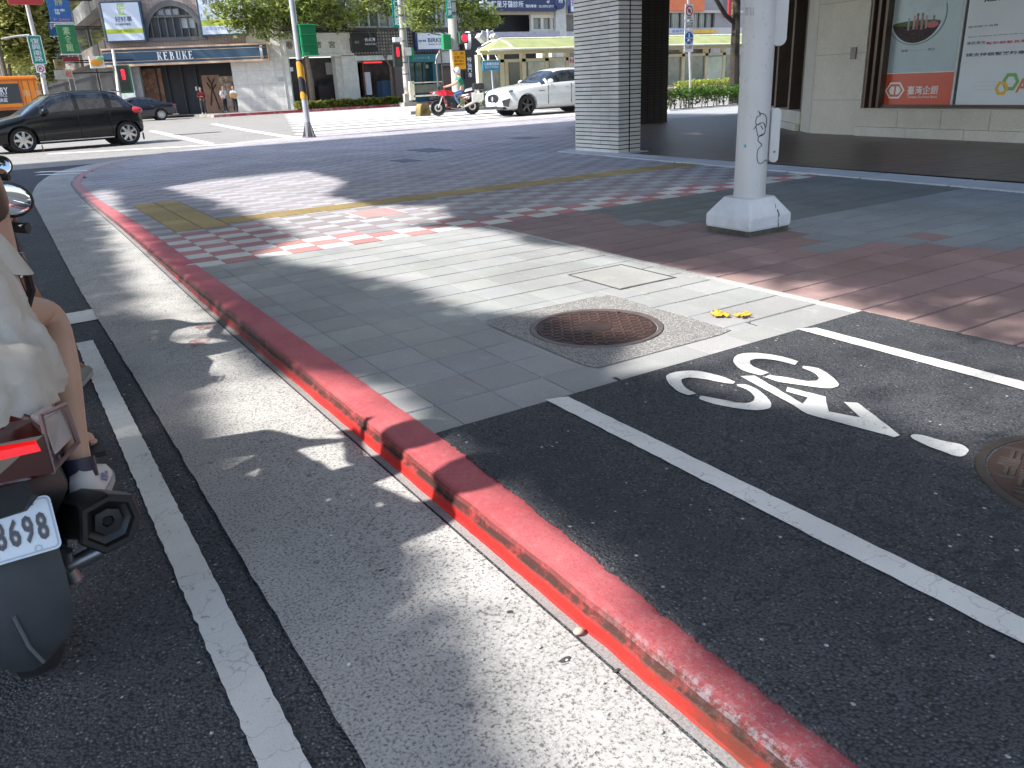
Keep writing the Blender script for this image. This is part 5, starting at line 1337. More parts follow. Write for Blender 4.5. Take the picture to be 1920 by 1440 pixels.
lsign('hanging_sign', 'small blue and white hanging plate below the bright blue sign', (94.5, 67), (106, 43), 70, M_sblue, [('P', .2, .5, .8, .9, M_signw)], fr=M_signw)
lsign('hanging_sign', 'green hanging sign with pale upright characters', (116.5, 101), (139, 46), 64, M_sgreen, [('素\n食\n館', .3, .08, .7, .92, flat('sage', (.4, .55, .3)))], fr=M_signw)
lsign('hanging_sign', 'dark red hanging sign below the green one', (119, 116), (147, 106), 67, mat('maroon_board', (.2, .02, .03), .5), [])
lsign('hanging_sign', 'dull yellow hanging board low on the left street', (104, 129), (120, 111), 72, mat('dull_yellow', (.38, .34, .2), .6, var=.3, sc=2), [('茶', .2, .2, .8, .8, flat('tea_ink', (.2, .1, .05)))])
lsign('hanging_sign', 'pale green and red hanging board near the no-turn sign', (105, 149), (134, 130), 69, mat('pale_board', (.4, .4, .36), .6, var=.3, sc=2), [('租', .6, .2, .95, .8, flat('board_red', (.6, .05, .05)))])
t = lsign('hanging_sign', 'white hanging sign with an orange leaf emblem beside the navy shop sign', (171, 128), (193, 105), 60.2, flat('white_board', (.72, .74, .72)), [])
p = aty(181, 117, 60.15); mb = MB(); mb.ball((p.x, p.y, p.z), .38, .03, .24, 12); mb.build('leaf_emblem', M_orng, t); p = aty(187, 110, 60.15); MB().ball((p.x, p.y, p.z), .22, .03, .14, 10).build('green_dot', flat('green_dot', (.2, .45, .2)), t)

# ================================================================ STREET FURNITURE AND TREES
M_galv = mat('galvanised_steel', (.42, .43, .46), .4, .5, var=.12, sc=3)
M_conc = concrete('pole_concrete', (.40, .375, .345), (.25, .23, .2), 20, .3, bump=.05, var=.12, stain=.3)
M_sgn_green = mat('signal_green_paint', (.01, .22, .075), .4, var=.08); M_redlamp = mat('red_signal_lamp', (.85, .012, .03), .4, emit=.9)
M_lens = flat('dark_lens', (.03, .04, .03), .25); M_yel = flat('warning_yellow', (.75, .36, .02)); M_strg = mat('street_name_green', (.0, .22, .16), .4)
# signal pole on the near corner, seen from behind
bp = aty(580, 259, 23.1); bp.z = 0
sp = thing('traffic_signal', 'slim grey signal pole with a green signal head seen from behind and yellow-black wrap', 'traffic light', bp)
mb = MB(); mb.lathe([(.085, .02), (.08, 3.2), (.07, 6)], bp, n=16); mb.build('pole', M_galv, sp, smooth=True)
mb = MB(); mb.cyl(bp+Vector((0, 0, 0)), bp+Vector((0, 0, .03)), .2, n=20); mb.lathe([(.105, .03), (.095, .3), (.085, .42)], bp, n=16)
for k in range(6):
    a = PI*k/3; M_ = Matrix.Translation(bp) @ Matrix.Rotation(a, 4, 'Z'); mb.add([M_ @ Vector(p) for p in ((.08, -.008, .03), (.19, -.008, .03), (.08, -.008, .4), (.08, .008, .03), (.19, .008, .03), (.08, .008, .4))], [(0, 1, 2), (5, 4, 3), (0, 3, 4, 1), (1, 4, 5, 2), (2, 5, 3, 0)])
mb.build('base_flange', mat('dull_galvanised', (.22, .22, .23), .5, .4), sp)
zs0, zs1 = aty(570, 185, 23.1).z, aty(562, 112, 23.1).z
def wrap_mat():
    m, nt, b, co = _new('hazard_wrap'); w = nt.nodes.new('ShaderNodeTexWave'); w.wave_type = 'BANDS'; w.bands_direction = 'DIAGONAL'; w.inputs['Scale'].default_value = .8
    nt.links.new(co, w.inputs['Vector']); c = _mix(nt, (.012, .012, .02), (.6, .27, .02), _ramp(nt, w.outputs['Fac'], .48, .52)); nt.links.new(c, b.inputs['Base Color']); b.inputs['Roughness'].default_value = .5; return m
M_wrap = wrap_mat()
mb = MB(); mb.cyl(bp+Vector((0, 0, zs0)), bp+Vector((0, 0, zs1)), .098, n=18, caps=False); mb.build('hazard_wrap', M_wrap, sp, smooth=True)
a = aty(567, 105, 23.0); b = aty(590, 45, 23.0)
hd = MB(); hd.box(a.x, b.x, 22.95, 23.2, a.z, b.z); head = hd.build('signal_head', M_sgn_green, sp, bevel=.03)
mb = MB()
for q in (.02, .34, .66, .96): z = a.z+(b.z-a.z)*q; mb.box(a.x-.015, b.x+.015, 22.93, 23.22, z, z+.02)
mb.box(a.x+.03, a.x+.2, 22.93, 22.95, a.z+.04, a.z+.09); mb.build('housing_rib', mat('signal_green_light', (.03, .33, .13), .4), head)
mb = MB()
for q in (.2, .52, .84): z = a.z+(b.z-a.z)*q; mb.cyl(((a.x+b.x)/2, 23.2, z), ((a.x+b.x)/2, 23.45, z), .15, .16, caps=False)
mb.build('visor', M_sgn_green, head)
mb = MB()
for q in (.15, .85): z = a.z+(b.z-a.z)*q; mb.cyl((bp.x, 23.1, z), (a.x+.05, 23.1, z), .025)
mb.build('bracket', M_galv, sp)

def concrete_pole(label, u0, v0, y, r0, r1, zt=11):
    p = aty(u0, v0, y); p.z = .1
    t = thing('utility_pole', label, 'utility pole', p)
    mb = MB(); mb.lathe([(r0, 0), (r1, zt)], p, n=16); mb.build('shaft', M_conc, t, smooth=True)
    return t, p
def onp(p, u, v): return aty(u, v, p.y)
pA, pp = concrete_pole('tall concrete utility pole with a red pedestrian lamp at the end of the hedge', 765, 192, 53.6, .22, .15)
mb = MB(); mb.box(pp.x-.5, pp.x+.45, pp.y-.45, pp.y+.45, -.15, .24); mb.box(pp.x-.35, pp.x-.05, pp.y-.3, pp.y, .24, .8); mb.build('plinth', M_conc, pA)
mb = MB()
for v in (12, 30, 55, 78, 118, 140): z = onp(pp, 755, v).z; mb.cyl(pp+Vector((0, 0, z-pp.z)), pp+Vector((0, 0, z-pp.z+.06)), .215, n=16)
mb.build('steel_band', flat('dark_band_steel', (.05, .05, .055), .5), pA)
mb = MB(); mb.cyl(pp+Vector((.3, .1, 0)), pp+Vector((.3, .1, 8)), .08); mb.build('cable_pipe', M_galv, pA)
a = onp(pp, 738, 52); b = onp(pp, 747, -8)
mb = MB(); mb.box(a.x, b.x, pp.y-.05, pp.y, a.z, b.z); pl = mb.build('street_name_plate', M_strg, pA)
text('仁\n愛\n路', (a.x+.1, pp.y-.05, a.z+.15), (1, 0, 0), (0, 0, 1), (b.x-a.x)-.2, (b.z-a.z)*.8, M_signw, pl, bold=.01)
def ped_light(par, y, u, v, s, lampM=M_redlamp):
    c = aty(u, v, y); mb = MB(); mb.box(c.x-.16*s, c.x+.16*s, y-.15, y+.12, c.z-.52*s, c.z+.22*s); hd = mb.build('pedestrian_signal', flat('signal_dark', (.03, .035, .03)), par)
    mb = MB(); mb.ball((c.x, y-.16, c.z+.08*s), .05*s, .02, .05*s, 10); mb.box(c.x-.05*s, c.x+.05*s, y-.17, y-.15, c.z-.09*s, c.z+.04*s); mb.box(c.x-.04*s, c.x-.01*s, y-.17, y-.15, c.z-.18*s, c.z-.09*s); mb.box(c.x+.01*s, c.x+.04*s, y-.17, y-.15, c.z-.18*s, c.z-.09*s); mb.build('red_figure', lampM, hd)
    mb = MB(); mb.box(c.x-.12*s, c.x+.12*s, y-.165, y-.15, c.z-.46*s, c.z-.26*s); mb.build('green_lens', M_lens, hd); return hd
ped_light(pA, 53.3, 744, 96, 1.9)
c = onp(pp, 741, 75); MB().box(c.x-.3, c.x+.25, pp.y-.5, pp.y-.25, c.z-.14, c.z+.14).build('camera_box', M_signw, pA)
c = onp(pp, 760, 97); MB().box(c.x-.2, c.x+.25, pp.y-.45, pp.y-.2, c.z-.25, c.z+.25).build('junction_box', mat('pale_box', (.6, .6, .58), .5), pA)
c = onp(pp, 769, 102); MB().box(c.x-.06, c.x+.06, pp.y-.5, pp.y-.2, c.z-.4, c.z+.4).build('green_signal_side', M_sgn_green, pA)
pB_, pq = concrete_pole('thick concrete pole carrying an orange notice, a red traffic light and green plates', 858, 195, 42.5, .27, .215)
mb = MB()
for v in (5, 25, 28): z = onp(pq, 848, v).z; mb.cyl(pq+Vector((0, 0, z-pq.z)), pq+Vector((0, 0, z-pq.z+.06)), .26, n=16)
mb.build('steel_band', flat('dark_band_b', (.05, .05, .055), .5), pB_)
a = onp(pq, 844, 131); b = onp(pq, 865, 96)
nb = MB().box(a.x, b.x, pq.y-.42, pq.y-.38, a.z, b.z).build('orange_notice', mat('orange_notice', (.80, .36, .01), .45, var=.06), pB_)
mb = MB(); mb.box(a.x-.02, b.x+.02, pq.y-.43, pq.y-.37, a.z-.06, a.z); mb.box(a.x-.02, b.x+.02, pq.y-.43, pq.y-.37, b.z, b.z+.03); mb.build('frame', flat('notice_frame', (.05, .03, .01)), nb)
for body, q0, q1 in (('工 區', .82, .92), ('注意行人', .58, .74), ('路口施工', .40, .52), ('減速慢行', .24, .33)): text(body, (a.x+.08, pq.y-.42, a.z+(b.z-a.z)*q0), (1, 0, 0), (0, 0, 1), b.x-a.x-.16, (b.z-a.z)*(q1-q0), flat('brown_ink', (.12, .03, .01)), nb, bold=.01)
a = onp(pq, 833, 36); b = onp(pq, 840.5, -8)
pl = MB().box(a.x, b.x, pq.y-.35, pq.y-.3, a.z, b.z).build('street_name_plate', M_strg, pB_)
text('復\n興\n南', (a.x+.04, pq.y-.35, a.z+.15), (1, 0, 0), (0, 0, 1), b.x-a.x-.08, (b.z-a.z)*.8, M_signw, pl, bold=.01)
a = onp(pq, 826, 94); b = onp(pq, 839, 65)
sg = MB().box(a.x, b.x, pq.y-.4, pq.y-.1, a.z, b.z).build('signal_head', M_sgn_green, pB_, bevel=.03)
a = onp(pq, 856, 82); b = onp(pq, 870, 62)
sg = MB().box(a.x, b.x, pq.y-.45, pq.y-.15, a.z, b.z).build('signal_head', flat('signal_head_dark', (.03, .10, .06)), pB_, bevel=.02)
c = onp(pq, 863.5, 72.5); MB().ball((c.x, pq.y-.46, c.z), .2, .05, .2, 14).build('red_lamp', M_redlamp, sg)
# white curved board and low barrier left of that pole
a = onp(pq, 826, 152); 
t = thing('kiosk_board', 'pale grey arched kiosk board with a dark rail beside the thick concrete pole', 'board', aty(835, 186, 46))
def y46(u, v): return aty(u, v, 46)
mb = MB(); x0, x1, z0, z1 = y46(821, 155).x, y46(853, 155).x, y46(837, 184).z, y46(837, 95).z
mb.prism([(x0, z0+2), (x1, z0+2), (x1, z1), (x0+.35, z1), (x0+.12, z1-.25), (x0, z1-.7)], (0, 46, 0), (1, 0, 0), (0, 0, 1), (0, .2, 0)); mb.build('panel', mat('kiosk_grey', (.45, .47, .46), .5, var=.15, sc=1), t)
mb = MB(); mb.tube([(x0-.05, 45.9, .12), (x0-.05, 45.9, z1-.5), (x0+.2, 45.9, z1), (x1, 45.9, z1+.03)], .05, 6); mb.tube([(x0+.3, 45.9, .12), (x0+.3, 45.9, z1)], .04, 6); mb.tube([(x0+.3, 45.9, z0+1.9), (x1, 45.9, z0+1.9)], .05, 6); mb.build('rail', flat('dark_rail', (.10, .09, .08)), t)
t = thing('low_railing', 'low cream railing beside the concrete pole plinth', 'railing', aty(800, 190, 52))
def y52(u, v): return aty(u, v, 52)
mb = MB(); 
for (bl, tr) in (((771, 156.5), (829, 152)), ((775, 182), (829, 176)), ((769, 188), (775, 152)),): p, q = y52(*bl), y52(*tr); mb.box(p.x, q.x, 51.9, 52.1, p.z, q.z)
mb.build('rail_frame', mat('cream_paint', (.60, .55, .42), .5), t)
p, q = y52(775, 175), y52(829, 157); MB().box(p.x, q.x, 52.1, 52.2, p.z, q.z).build('infill', mat('dim_green_infill', (.13, .14, .11), .3), t)

# bus shelter on the median
H = Fac((18, 38), 0)
M_cream = mat('cream_shelter_paint', (.62, .55, .38), .45, var=.1, sc=2, dirt=.15); M_roof = leaf_mat('green_roof_sheet', (.30, .34, .12), (.42, .44, .2), .25)
M_ggl = glass_mat('shelter_glass', (.20, .22, .2), .08, var=.5, sc=1.2)
struct(MB().box(17.5, 70, 36.6, 41, -.05, .12).build('median', concrete('median_paving', (.34, .32, .3), (.2, .2, .2), 30, .3)))
shl = thing('bus_shelter', 'long cream bus shelter with a curved green roof on the median', 'bus shelter', H.P(H.hz(1150, 150)[0], .12))
def sx(u, v=120): return H.hz(u, v)[0]
def sz(u, v): return H.hz(u, v)[1]
hL_, hR_ = sx(938, 75), sx(1490, 60); zt0 = sz(1000, 73); zt1 = sz(1000, 90)
mb = MB(); prof_ = [(-1.9, zt0-.15), (-1.0, zt0+.02), (0, zt0), (.7, zt0-.18), (1.35, zt0-.52)]
for a, b in zip(prof_[:-1], prof_[1:]):
    for k in range(16):
        h0, h1 = hL_+(hR_-hL_)*k/16+.02, hL_+(hR_-hL_)*(k+1)/16-.02
        mb.add([H.P(h0, a[1], a[0]), H.P(h1, a[1], a[0]), H.P(h1, b[1], b[0]), H.P(h0, b[1], b[0]), H.P(h0, a[1]+.03, a[0]), H.P(h1, a[1]+.03, a[0]), H.P(h1, b[1]+.03, b[0]), H.P(h0, b[1]+.03, b[0])], [(0, 1, 2, 3), (7, 6, 5, 4), (3, 2, 6, 7), (0, 3, 7, 4), (1, 5, 6, 2)])
hw0 = sx(890, 98)
mb.add([H.P(hL_, zt0, 0), H.P(hL_, zt0-.52, 1.35), H.P(hw0, sz(890, 97), 1.35), H.P(hw0, sz(890, 97), 0)], [(0, 1, 2, 3)])
rf = mb.build('roof', M_roof, shl, tint=True)
mb = MB()
for k in range(17): h = hL_+(hR_-hL_)*k/16; mb.tube([H.P(h, z-.03, d) for d, z in prof_], .035, 5)
mb.tube([H.P(hL_, zt0-.52, 1.36), H.P(hR_, zt0-.52, 1.36)], .05, 6); mb.tube([H.P(hL_, zt0+.04, 0), H.P(hR_, zt0+.04, 0)], .05, 6); mb.tube([H.P(hw0, sz(890, 97), 1.35), H.P(hL_, zt0-.52, 1.36)], .06, 6); mb.tube([H.P(hw0, sz(890, 97), .2), H.P(hL_, zt0+.02, 0)], .06, 6)
mb.build('roof_rib', mat('pale_rib', (.66, .68, .55), .4), rf)
zb = sz(1000, 100)
mb = MB()
for u in (899, 941.5, 982, 1025, 1064, 1108, 1160, 1215, 1280, 1323.5, 1356, 1400, 1440, 1475): h = sx(u, 130); H.box(mb, h-.12, h+.12, .12, zb, -.2, .05)
H.box(mb, sx(899, 100), hR_, zb, zb+.28, -.2, .1); H.box(mb, sx(899, 100), hR_, zb-.4, zb-.25, -.15, .05); H.box(mb, sx(899, 100), hR_, .5, .62, -.12, 0)
mb.build('post_frame', M_cream, shl)
mb = MB(); H.box(mb, sx(899, 100), hR_, .62, zb-.4, -.1, -.06); mb.build('glass_wall', M_ggl, shl)
mb = MB(); H.box(mb, sx(947), sx(981), .12, zb-.25, -.3, -.03); H.box(mb, sx(1100), sx(1200), .12, zb-.25, -.3, -.03); mb.build('cream_panel', M_cream, shl)
mb = MB(); H.box(mb, sx(954), sx(974), .3, sz(960, 116), -.03, .02); mb.build('door_glass', M_glassD, shl)
mb = MB(); H.box(mb, sx(990), sx(1021), .6, sz(1000, 109), -.05, .02); H.box(mb, sx(1030), sx(1060), .6, sz(1040, 107), -.05, .02); ad = mb.build('advert_panel', mat('pale_advert', (.50, .50, .42), .3, var=.4, sc=1), shl)
mb = MB(); H.box(mb, sx(990), sx(1021), sz(1000, 116), sz(1000, 109), .02, .03); H.box(mb, sx(1327), sx(1354), sz(1340, 106), sz(1340, 99), .02, .03); mb.build('teal_strip', flat('teal_strip', (.05, .22, .28)), shl)
mb = MB(); H.box(mb, sx(1327), sx(1354), .7, sz(1340, 99), -.05, .02); mb.build('advert_panel', mat('route_map', (.52, .56, .45), .3, var=.25, sc=1), shl)
mb = MB(); H.box(mb, sx(1065), sx(1085), sz(1070, 126), sz(1070, 107), 0, .08); po = mb.build('advert_panel', flat('white_advert', (.7, .62, .6)), shl); H.text('NO', sx(1067), sx(1083), sz(1070, 118), sz(1070, 110), .085, M_redink, po, bold=.03)
mb = MB(); H.box(mb, sx(1247), sx(1278), .6, sz(1260, 98), -.3, -.12); mb.build('dim_backdrop', mat('shelter_backdrop', (.16, .13, .11), .5, var=.7, sc=1), shl)
a = H.hz(906, 132.5, 1.6); b = H.hz(937, 113, 1.6)
t = thing('hanging_sign', 'blue bus lane sign hanging at the left end of the bus shelter', 'sign', H.P(a[0], a[1], 1.6))
mb = MB(); H.box(mb, a[0], b[0], a[1], b[1], 1.55, 1.6); mb.build('board', mat('sign_cyan_blue', (.02, .22, .36), .4), t)
H.text('公車專用道站', a[0]+.06, b[0]-.06, (a[1]+b[1])/2, b[1]-.08, 1.61, M_signw, t, bold=.01); H.text('BUS STATION', a[0]+.12, b[0]-.12, a[1]+.1, a[1]+.2, 1.61, M_signw, t)
mb = MB(); 
for h in (a[0]+.1, b[0]-.1): mb.cyl(H.P(h, b[1], 1.58), H.P(h, zb, 1.3), .02)
mb.cyl(H.P((a[0]+b[0])/2, .1, 1.7), H.P((a[0]+b[0])/2, a[1], 1.58), .04)
mb.build('hanger', M_galv, t)
# twin lamp behind the shelter roof
t = thing('street_lamp', 'grey twin-armed street lamp rising behind the shelter roof', 'street lamp', aty(913, 150, 44))
p = lambda u, v: aty(u, v, 44)
mb = MB(); mb.tube([p(917, 160), p(914, 55)], .07, 8); mb.tube([p(902, 70), p(904, 58), p(914, 60), p(924, 58), p(928, 68)], .035, 6); mb.build('post', mat('pale_lamp_post', (.55, .55, .55), .4), t)
for u in (902, 928): q = p(u, 72); MB().box(-.25, .25, -.25, .25, -.12, .12, M=Matrix.Translation(q) @ Matrix.Rotation(.7, 4, 'Y')).build('lantern', mat('lantern', (.6, .58, .5), .3), t)

# sign post on the near pavement
qy = 22.9
t = thing('sign_post', 'grey post with a round prohibition sign and a round blue cycle and pedestrian sign', 'sign post', aty(1290, 190, qy)); t.location.z = 0
p = lambda u, v: aty(u, v, qy)
mb = MB(); b_ = p(1293, 190); mb.tube([(b_.x, qy, 0), (b_.x, qy, 1.0), (p(1290, -5).x, qy, p(1290, -5).z)], .045, 8); mb.build('post', M_galv, t, smooth=True)
def plate(bl, tr, m, d=.06): a, b = p(*bl), p(*tr); return MB().box(a.x, b.x, qy-d-.012, qy-d, a.z, b.z).build('plate', m, t), a, b
pl, a, b = plate((1281.5, 38), (1298, 8), M_signw); cx_ = (a.x+b.x)/2; cz_ = (a.z+b.z)/2+.04; r = (b.x-a.x)*.43
mb = MB(); n_ = 28
def ringmesh(mb, cx, cz, r0, r1, y): 
    o = [(cx+r1*math.cos(2*PI*k/n_), y, cz+r1*math.sin(2*PI*k/n_)) for k in range(n_)]; i = [(cx+r0*math.cos(2*PI*k/n_), y, cz+r0*math.sin(2*PI*k/n_)) for k in range(n_)]
    mb.band([o, i])
M_sred = flat('sign_red', (.55, .02, .04)); M_sblue2 = flat('sign_blue_b', (.01, .12, .45)); M_blk = flat('sign_black', (.02, .02, .02))
ringmesh(mb, cx_, cz_, r*.78, r, qy-.075); mb.quad((cx_-r*.6, qy-.076, cz_+r*.55), (cx_-r*.52, qy-.076, cz_+r*.66), (cx_+r*.6, qy-.076, cz_-r*.55), (cx_+r*.52, qy-.076, cz_-r*.66)); mb.build('prohibition_ring', M_sred, pl)
mb = MB(); mb.box(cx_-r*.35, cx_+r*.3, qy-.0745, qy-.073, cz_-r*.15, cz_+r*.3); mb.box(cx_-r*.05, cx_+r*.45, qy-.0745, qy-.073, cz_-r*.4, cz_-r*.1); mb.build('pictogram', M_blk, pl)
text('停車', (a.x+.1, qy-.072, a.z+.03), (1, 0, 0), (0, 0, 1), b.x-a.x-.2, .08, M_blk, pl)
pl, a, b = plate((1281.5, 54), (1298, 40), M_signw); text('人行道\n全時段', (a.x+.03, qy-.072, a.z+.03), (1, 0, 0), (0, 0, 1), b.x-a.x-.06, b.z-a.z-.06, M_blk, pl)
pl, a, b = plate((1280, 98), (1298, 56), M_signw); cx_ = (a.x+b.x)/2; cz_ = b.z-(b.x-a.x)*.62; r = (b.x-a.x)*.46
mb = MB(); mb.cyl((cx_, qy-.078, cz_), (cx_, qy-.072, cz_), r, n=28); ds = mb.build('blue_disc', M_sblue2, pl)
mb = MB(); mb.ball((cx_, qy-.08, cz_+r*.72), r*.1, .004, r*.1, 8); mb.prism([(cx_-r*.14, cz_+r*.6), (cx_+r*.14, cz_+r*.6), (cx_+r*.1, cz_+r*.1), (cx_-r*.1, cz_+r*.1)], (0, qy-.08, 0), (1, 0, 0), (0, 0, 1), (0, -.003, 0)); mb.box(cx_-r*.85, cx_+r*.85, qy-.081, qy-.079, cz_-.015, cz_+.01)
mb.build('pictogram', M_signw, ds); mb = MB()
for s_ in (-1, 1): ringmesh(mb, cx_+s_*r*.3, cz_-r*.48, r*.15, r*.22, qy-.082)
mb.tube([(cx_-r*.3, qy-.082, cz_-r*.48), (cx_-r*.1, qy-.082, cz_-r*.2), (cx_+r*.3, qy-.082, cz_-r*.48)], r*.04, 5); mb.build('cycle_pictogram', M_signw, ds)
text('行人優先', (a.x+.04, qy-.072, a.z+.1), (1, 0, 0), (0, 0, 1), b.x-a.x-.08, .12, M_blk, pl)

# left-hand poles
t = thing('sign_post', 'tall grey post with a green street plate and a no-turn sign', 'sign post', aty(88, 190, 50)); y5 = 50
p = lambda u, v, y=50: aty(u, v, y)
t.location.z = 0
mb = MB(); mb.tube([(p(86, 185).x, 50, 0), p(70, 90), p(46, -10)], [.13, .11, .09], 10); mb.tube([p(55, 66), p(30, 68), p(2, 73)], [.06, .05, .04], 6); mb.build('pole', mat('pale_post', (.40, .40, .39), .5), t, smooth=True)
a, b = p(70, 120), p(77, 68); mb = MB(); mb.add([p(57.5, 69), p(67, 68), p(79, 118), p(70, 119)], [(0, 1, 2, 3)]); a_, b_ = p(63, 120), p(74, 68)
pl = MB().box(a_.x, b_.x, 49.8, 49.85, a_.z, b_.z).build('street_name_plate', M_strg, t); mb = MB()
for (x0, x1, z0, z1) in ((a_.x-.03, a_.x, a_.z, b_.z), (b_.x, b_.x+.03, a_.z, b_.z), (a_.x, b_.x, b_.z, b_.z+.03), (a_.x, b_.x, a_.z-.03, a_.z)): mb.box(x0, x1, 49.78, 49.85, z0, z1)
mb.build('white_edge', M_signw, pl); text('復\n興\n南\n路', (a_.x+.08, 49.8, a_.z+.1), (1, 0, 0), (0, 0, 1), b_.x-a_.x-.16, b_.z-a_.z-.2, M_signw, pl)
a_, b_ = p(69, 137), p(82, 121); pl = MB().box(a_.x, b_.x, 49.8, 49.85, a_.z, b_.z).build('no_turn_plate', M_signw, t)
mb = MB(); cx_, cz_, r = (a_.x+b_.x)/2, (a_.z+b_.z)/2, (b_.z-a_.z)*.42; ringmesh(mb, cx_, cz_, r*.78, r, 49.79); mb.quad((cx_-r*.6, 49.79, cz_+r*.5), (cx_-r*.5, 49.79, cz_+r*.62), (cx_+r*.6, 49.79, cz_-r*.5), (cx_+r*.5, 49.79, cz_-r*.62)); mb.build('prohibition_ring', M_sred, pl)
mb = MB(); mb.tube([(cx_-.05, 49.785, cz_-r*.5), (cx_-.05, 49.785, cz_+r*.2), (cx_+r*.3, 49.785, cz_+r*.2)], .03, 5); mb.build('arrow', M_blk, pl)
a_, b_ = p(76, 146), p(84, 139); MB().box(a_.x, b_.x, 49.8, 49.85, a_.z, b_.z).build('lower_plate', flat('grey_plate_b', (.5, .5, .5)), t)
c = p(40, 3); MB().box(c.x-.6, c.x+.9, 49.7, 49.9, c.z-.15, c.z+.3).build('red_plate', flat('red_plate', (.4, .03, .03)), t)
t = thing('pedestrian_light', 'thin pale post with a red pedestrian light in front of the tea shop', 'traffic light', (aty(225, 205, 55.5).x, 55.5, .1))
q = lambda u, v: aty(u, v, 55.5)
mb = MB(); mb.tube([(q(224, 205).x, 55.5, 0), q(219, 140), q(211, 92)], [.11, .1, .07], 8); mb.build('post', flat('pale_post_b', (.6, .6, .6)), t, smooth=True)
h_ = ped_light(t, 55.3, 230, 138, 1.9)
mb = MB(); c = q(231, 143); mb.box(c.x-.42, c.x+.42, 55.44, 55.5, c.z-.95, c.z+.62); mb.build('green_backing', M_sgn_green, h_)
# yellow-black concrete block on the crossing
c = gp(796, 217, 0)
t = tag(MB().prism([(-.22, 0), (.34, 0), (.28, .5), (-.08, .52), (-.16, .4)], (c.x, c.y, -.01), (1, 0, 0), (0, 0, 1), (0, .5, 0)).build('concrete_block', mat('worn_block', (.2, .15, .05), .8, var=.8, sc=2.2, dirt=.6), bevel=.03), 'worn yellow and black concrete block in front of the motorcycle', 'barrier')

# hedges: many small leaves over woody stems
def hedge(label, x0, x1, y0, y1, z0, z1, n, s, m, stems=True, loose=0.0):
    t = thing('hedge', label, 'hedge', ((x0+x1)/2, (y0+y1)/2, z0))
    mb = MB()
    for k in range(n):
        x = rnd.uniform(x0, x1); y = rnd.uniform(y0, y1); b = noise.noise(Vector((x*1.6, y, 0)))*.12
        f = rnd.random(); zc = z0+(z1-z0+b)*(1-f**1.6*(.95 if not loose else .75))
        if loose and zc < z0+(z1-z0)*.55 and noise.noise(Vector((x*5, y*3, zc*6))) > -.05: continue
        leaf(mb, Vector((x, y, zc)), s*rnd.uniform(.6, 1.3), c=jitter((1, 1, 1), .35))
    mb.build('foliage', m, t, tint=True, recalc=False)
    if stems:
        mb = MB()
        for k in range(int((x1-x0)*9)):
            x = rnd.uniform(x0, x1); y = rnd.uniform(y0, y1); mb.tube([(x, y, z0-.05), (x+rnd.uniform(-.15, .15), y, z0+(z1-z0)*.8)], .014, 4)
        mb.build('stems', M_bark, t)
    return t
M_lh = leaf_mat('hedge_leaf', (.06, .13, .02), (.10, .19, .03)); M_lhy = leaf_mat('yellow_hedge_leaf', (.28, .33, .03), (.36, .40, .06)); M_lht = leaf_mat('street_leaf', (.20, .26, .055), (.33, .38, .12), .58)
x0, x1 = aty(1238, 185, 22.9).x, aty(1490, 185, 22.9).x
z0_, z1_ = 0.0, aty(1300, 166, 22.9).z
hedge('clipped green hedge with bare lower stems behind the white steel pole', x0, x1+4, 22.5, 23.3, .0, z1_, 9000, .075, M_lh, True, .5)
struct(MB().box(x0, x1+4, 22.4, 23.42, -.05, .03).build('hedge_bed', M_gran))
x0, x1 = aty(1236, 160, 31).x, aty(1490, 160, 31).x
hedge('yellow-green hedge behind the clipped green one', x0+1.2, x1+4, 30.6, 31.4, .0, aty(1300, 151, 31).z, 6000, .09, M_lhy)
x0, x1 = aty(556, 200, 55).x, aty(752, 195, 55).x
hedge('low yellow-green hedge along the far kerb in front of the stone shop', x0, x1, 54.75, 55.6, .14, aty(650, 187, 55).z, 5200, .14, leaf_mat('low_hedge_leaf', (.17, .22, .035), (.26, .28, .06)))
x0, x1 = aty(895, 190, 37).x, aty(930, 190, 37).x
hedge('small shrub patch between the motorcycle and the white car', x0-1, x1+2, 36.9, 37.6, .1, .62, 700, .1, M_lh)

# trees: forked trunk, limbs, clumps of leaves with gaps
M_barkd = mat('dark_bark', (.03, .025, .02), .9, var=.4, sc=12, bump=.8, bsc=30)
def tree(label, base, trunk, blobs, y, n, s, m, r0=.16, depth=2.2, limbs=True, group=None, name='street_tree', barkm=None):
    """trunk: list of pixels up the stem; blobs: (u, v, radius px u, radius px v) of leaf clumps in the plane y"""
    t = thing(name, label, 'tree', base, 0, group)
    P = [Vector(base)]+[aty(u, v, y) for u, v in trunk]; mb = MB(); k = len(P)
    mb.tube(P, [r0*(1-.5*i/(k-1)) for i in range(k)], 8)
    cl = []
    for (u, v, ru, rv) in blobs:
        c = aty(u, v, y); e = aty(u+ru, v, y); f = aty(u, v-rv, y); a, b = (e-c).length, (f-c).length
        cl.append((c, a, b))
        if limbs: mb.tube([P[-1], P[-1].lerp(c, .55)+Vector((0, 0, -.2)), c], [r0*.4, r0*.28, r0*.1], 6)
    mb.build('trunk', barkm or M_bark, t, smooth=True)
    cm = MB(); tot = sum(a*b for _, a, b in cl)
    for c, a, b in cl:
        nc = max(6, int(n*a*b/tot/16))
        for q in range(nc):
            d = Vector((rnd.gauss(0, .5), rnd.gauss(0, .5), rnd.gauss(0, .5)))
            if d.length > 1: d.normalize()
            cc = c+Vector((d.x*a, d.y*min(depth, max(a, b)), d.z*b)); tw = 1+rnd.uniform(-.3, .3)
            for w in range(16): leaf(cm, cc+Vector((rnd.gauss(0, s*1.5), rnd.gauss(0, s*1.5), rnd.gauss(0, s*.9))), s*rnd.uniform(.6, 1.25), c=jitter((tw, tw, tw), .18))
    cm.build('crown', m, t, tint=True, recalc=False)
    return t
GT = 'trees along the far kerb'
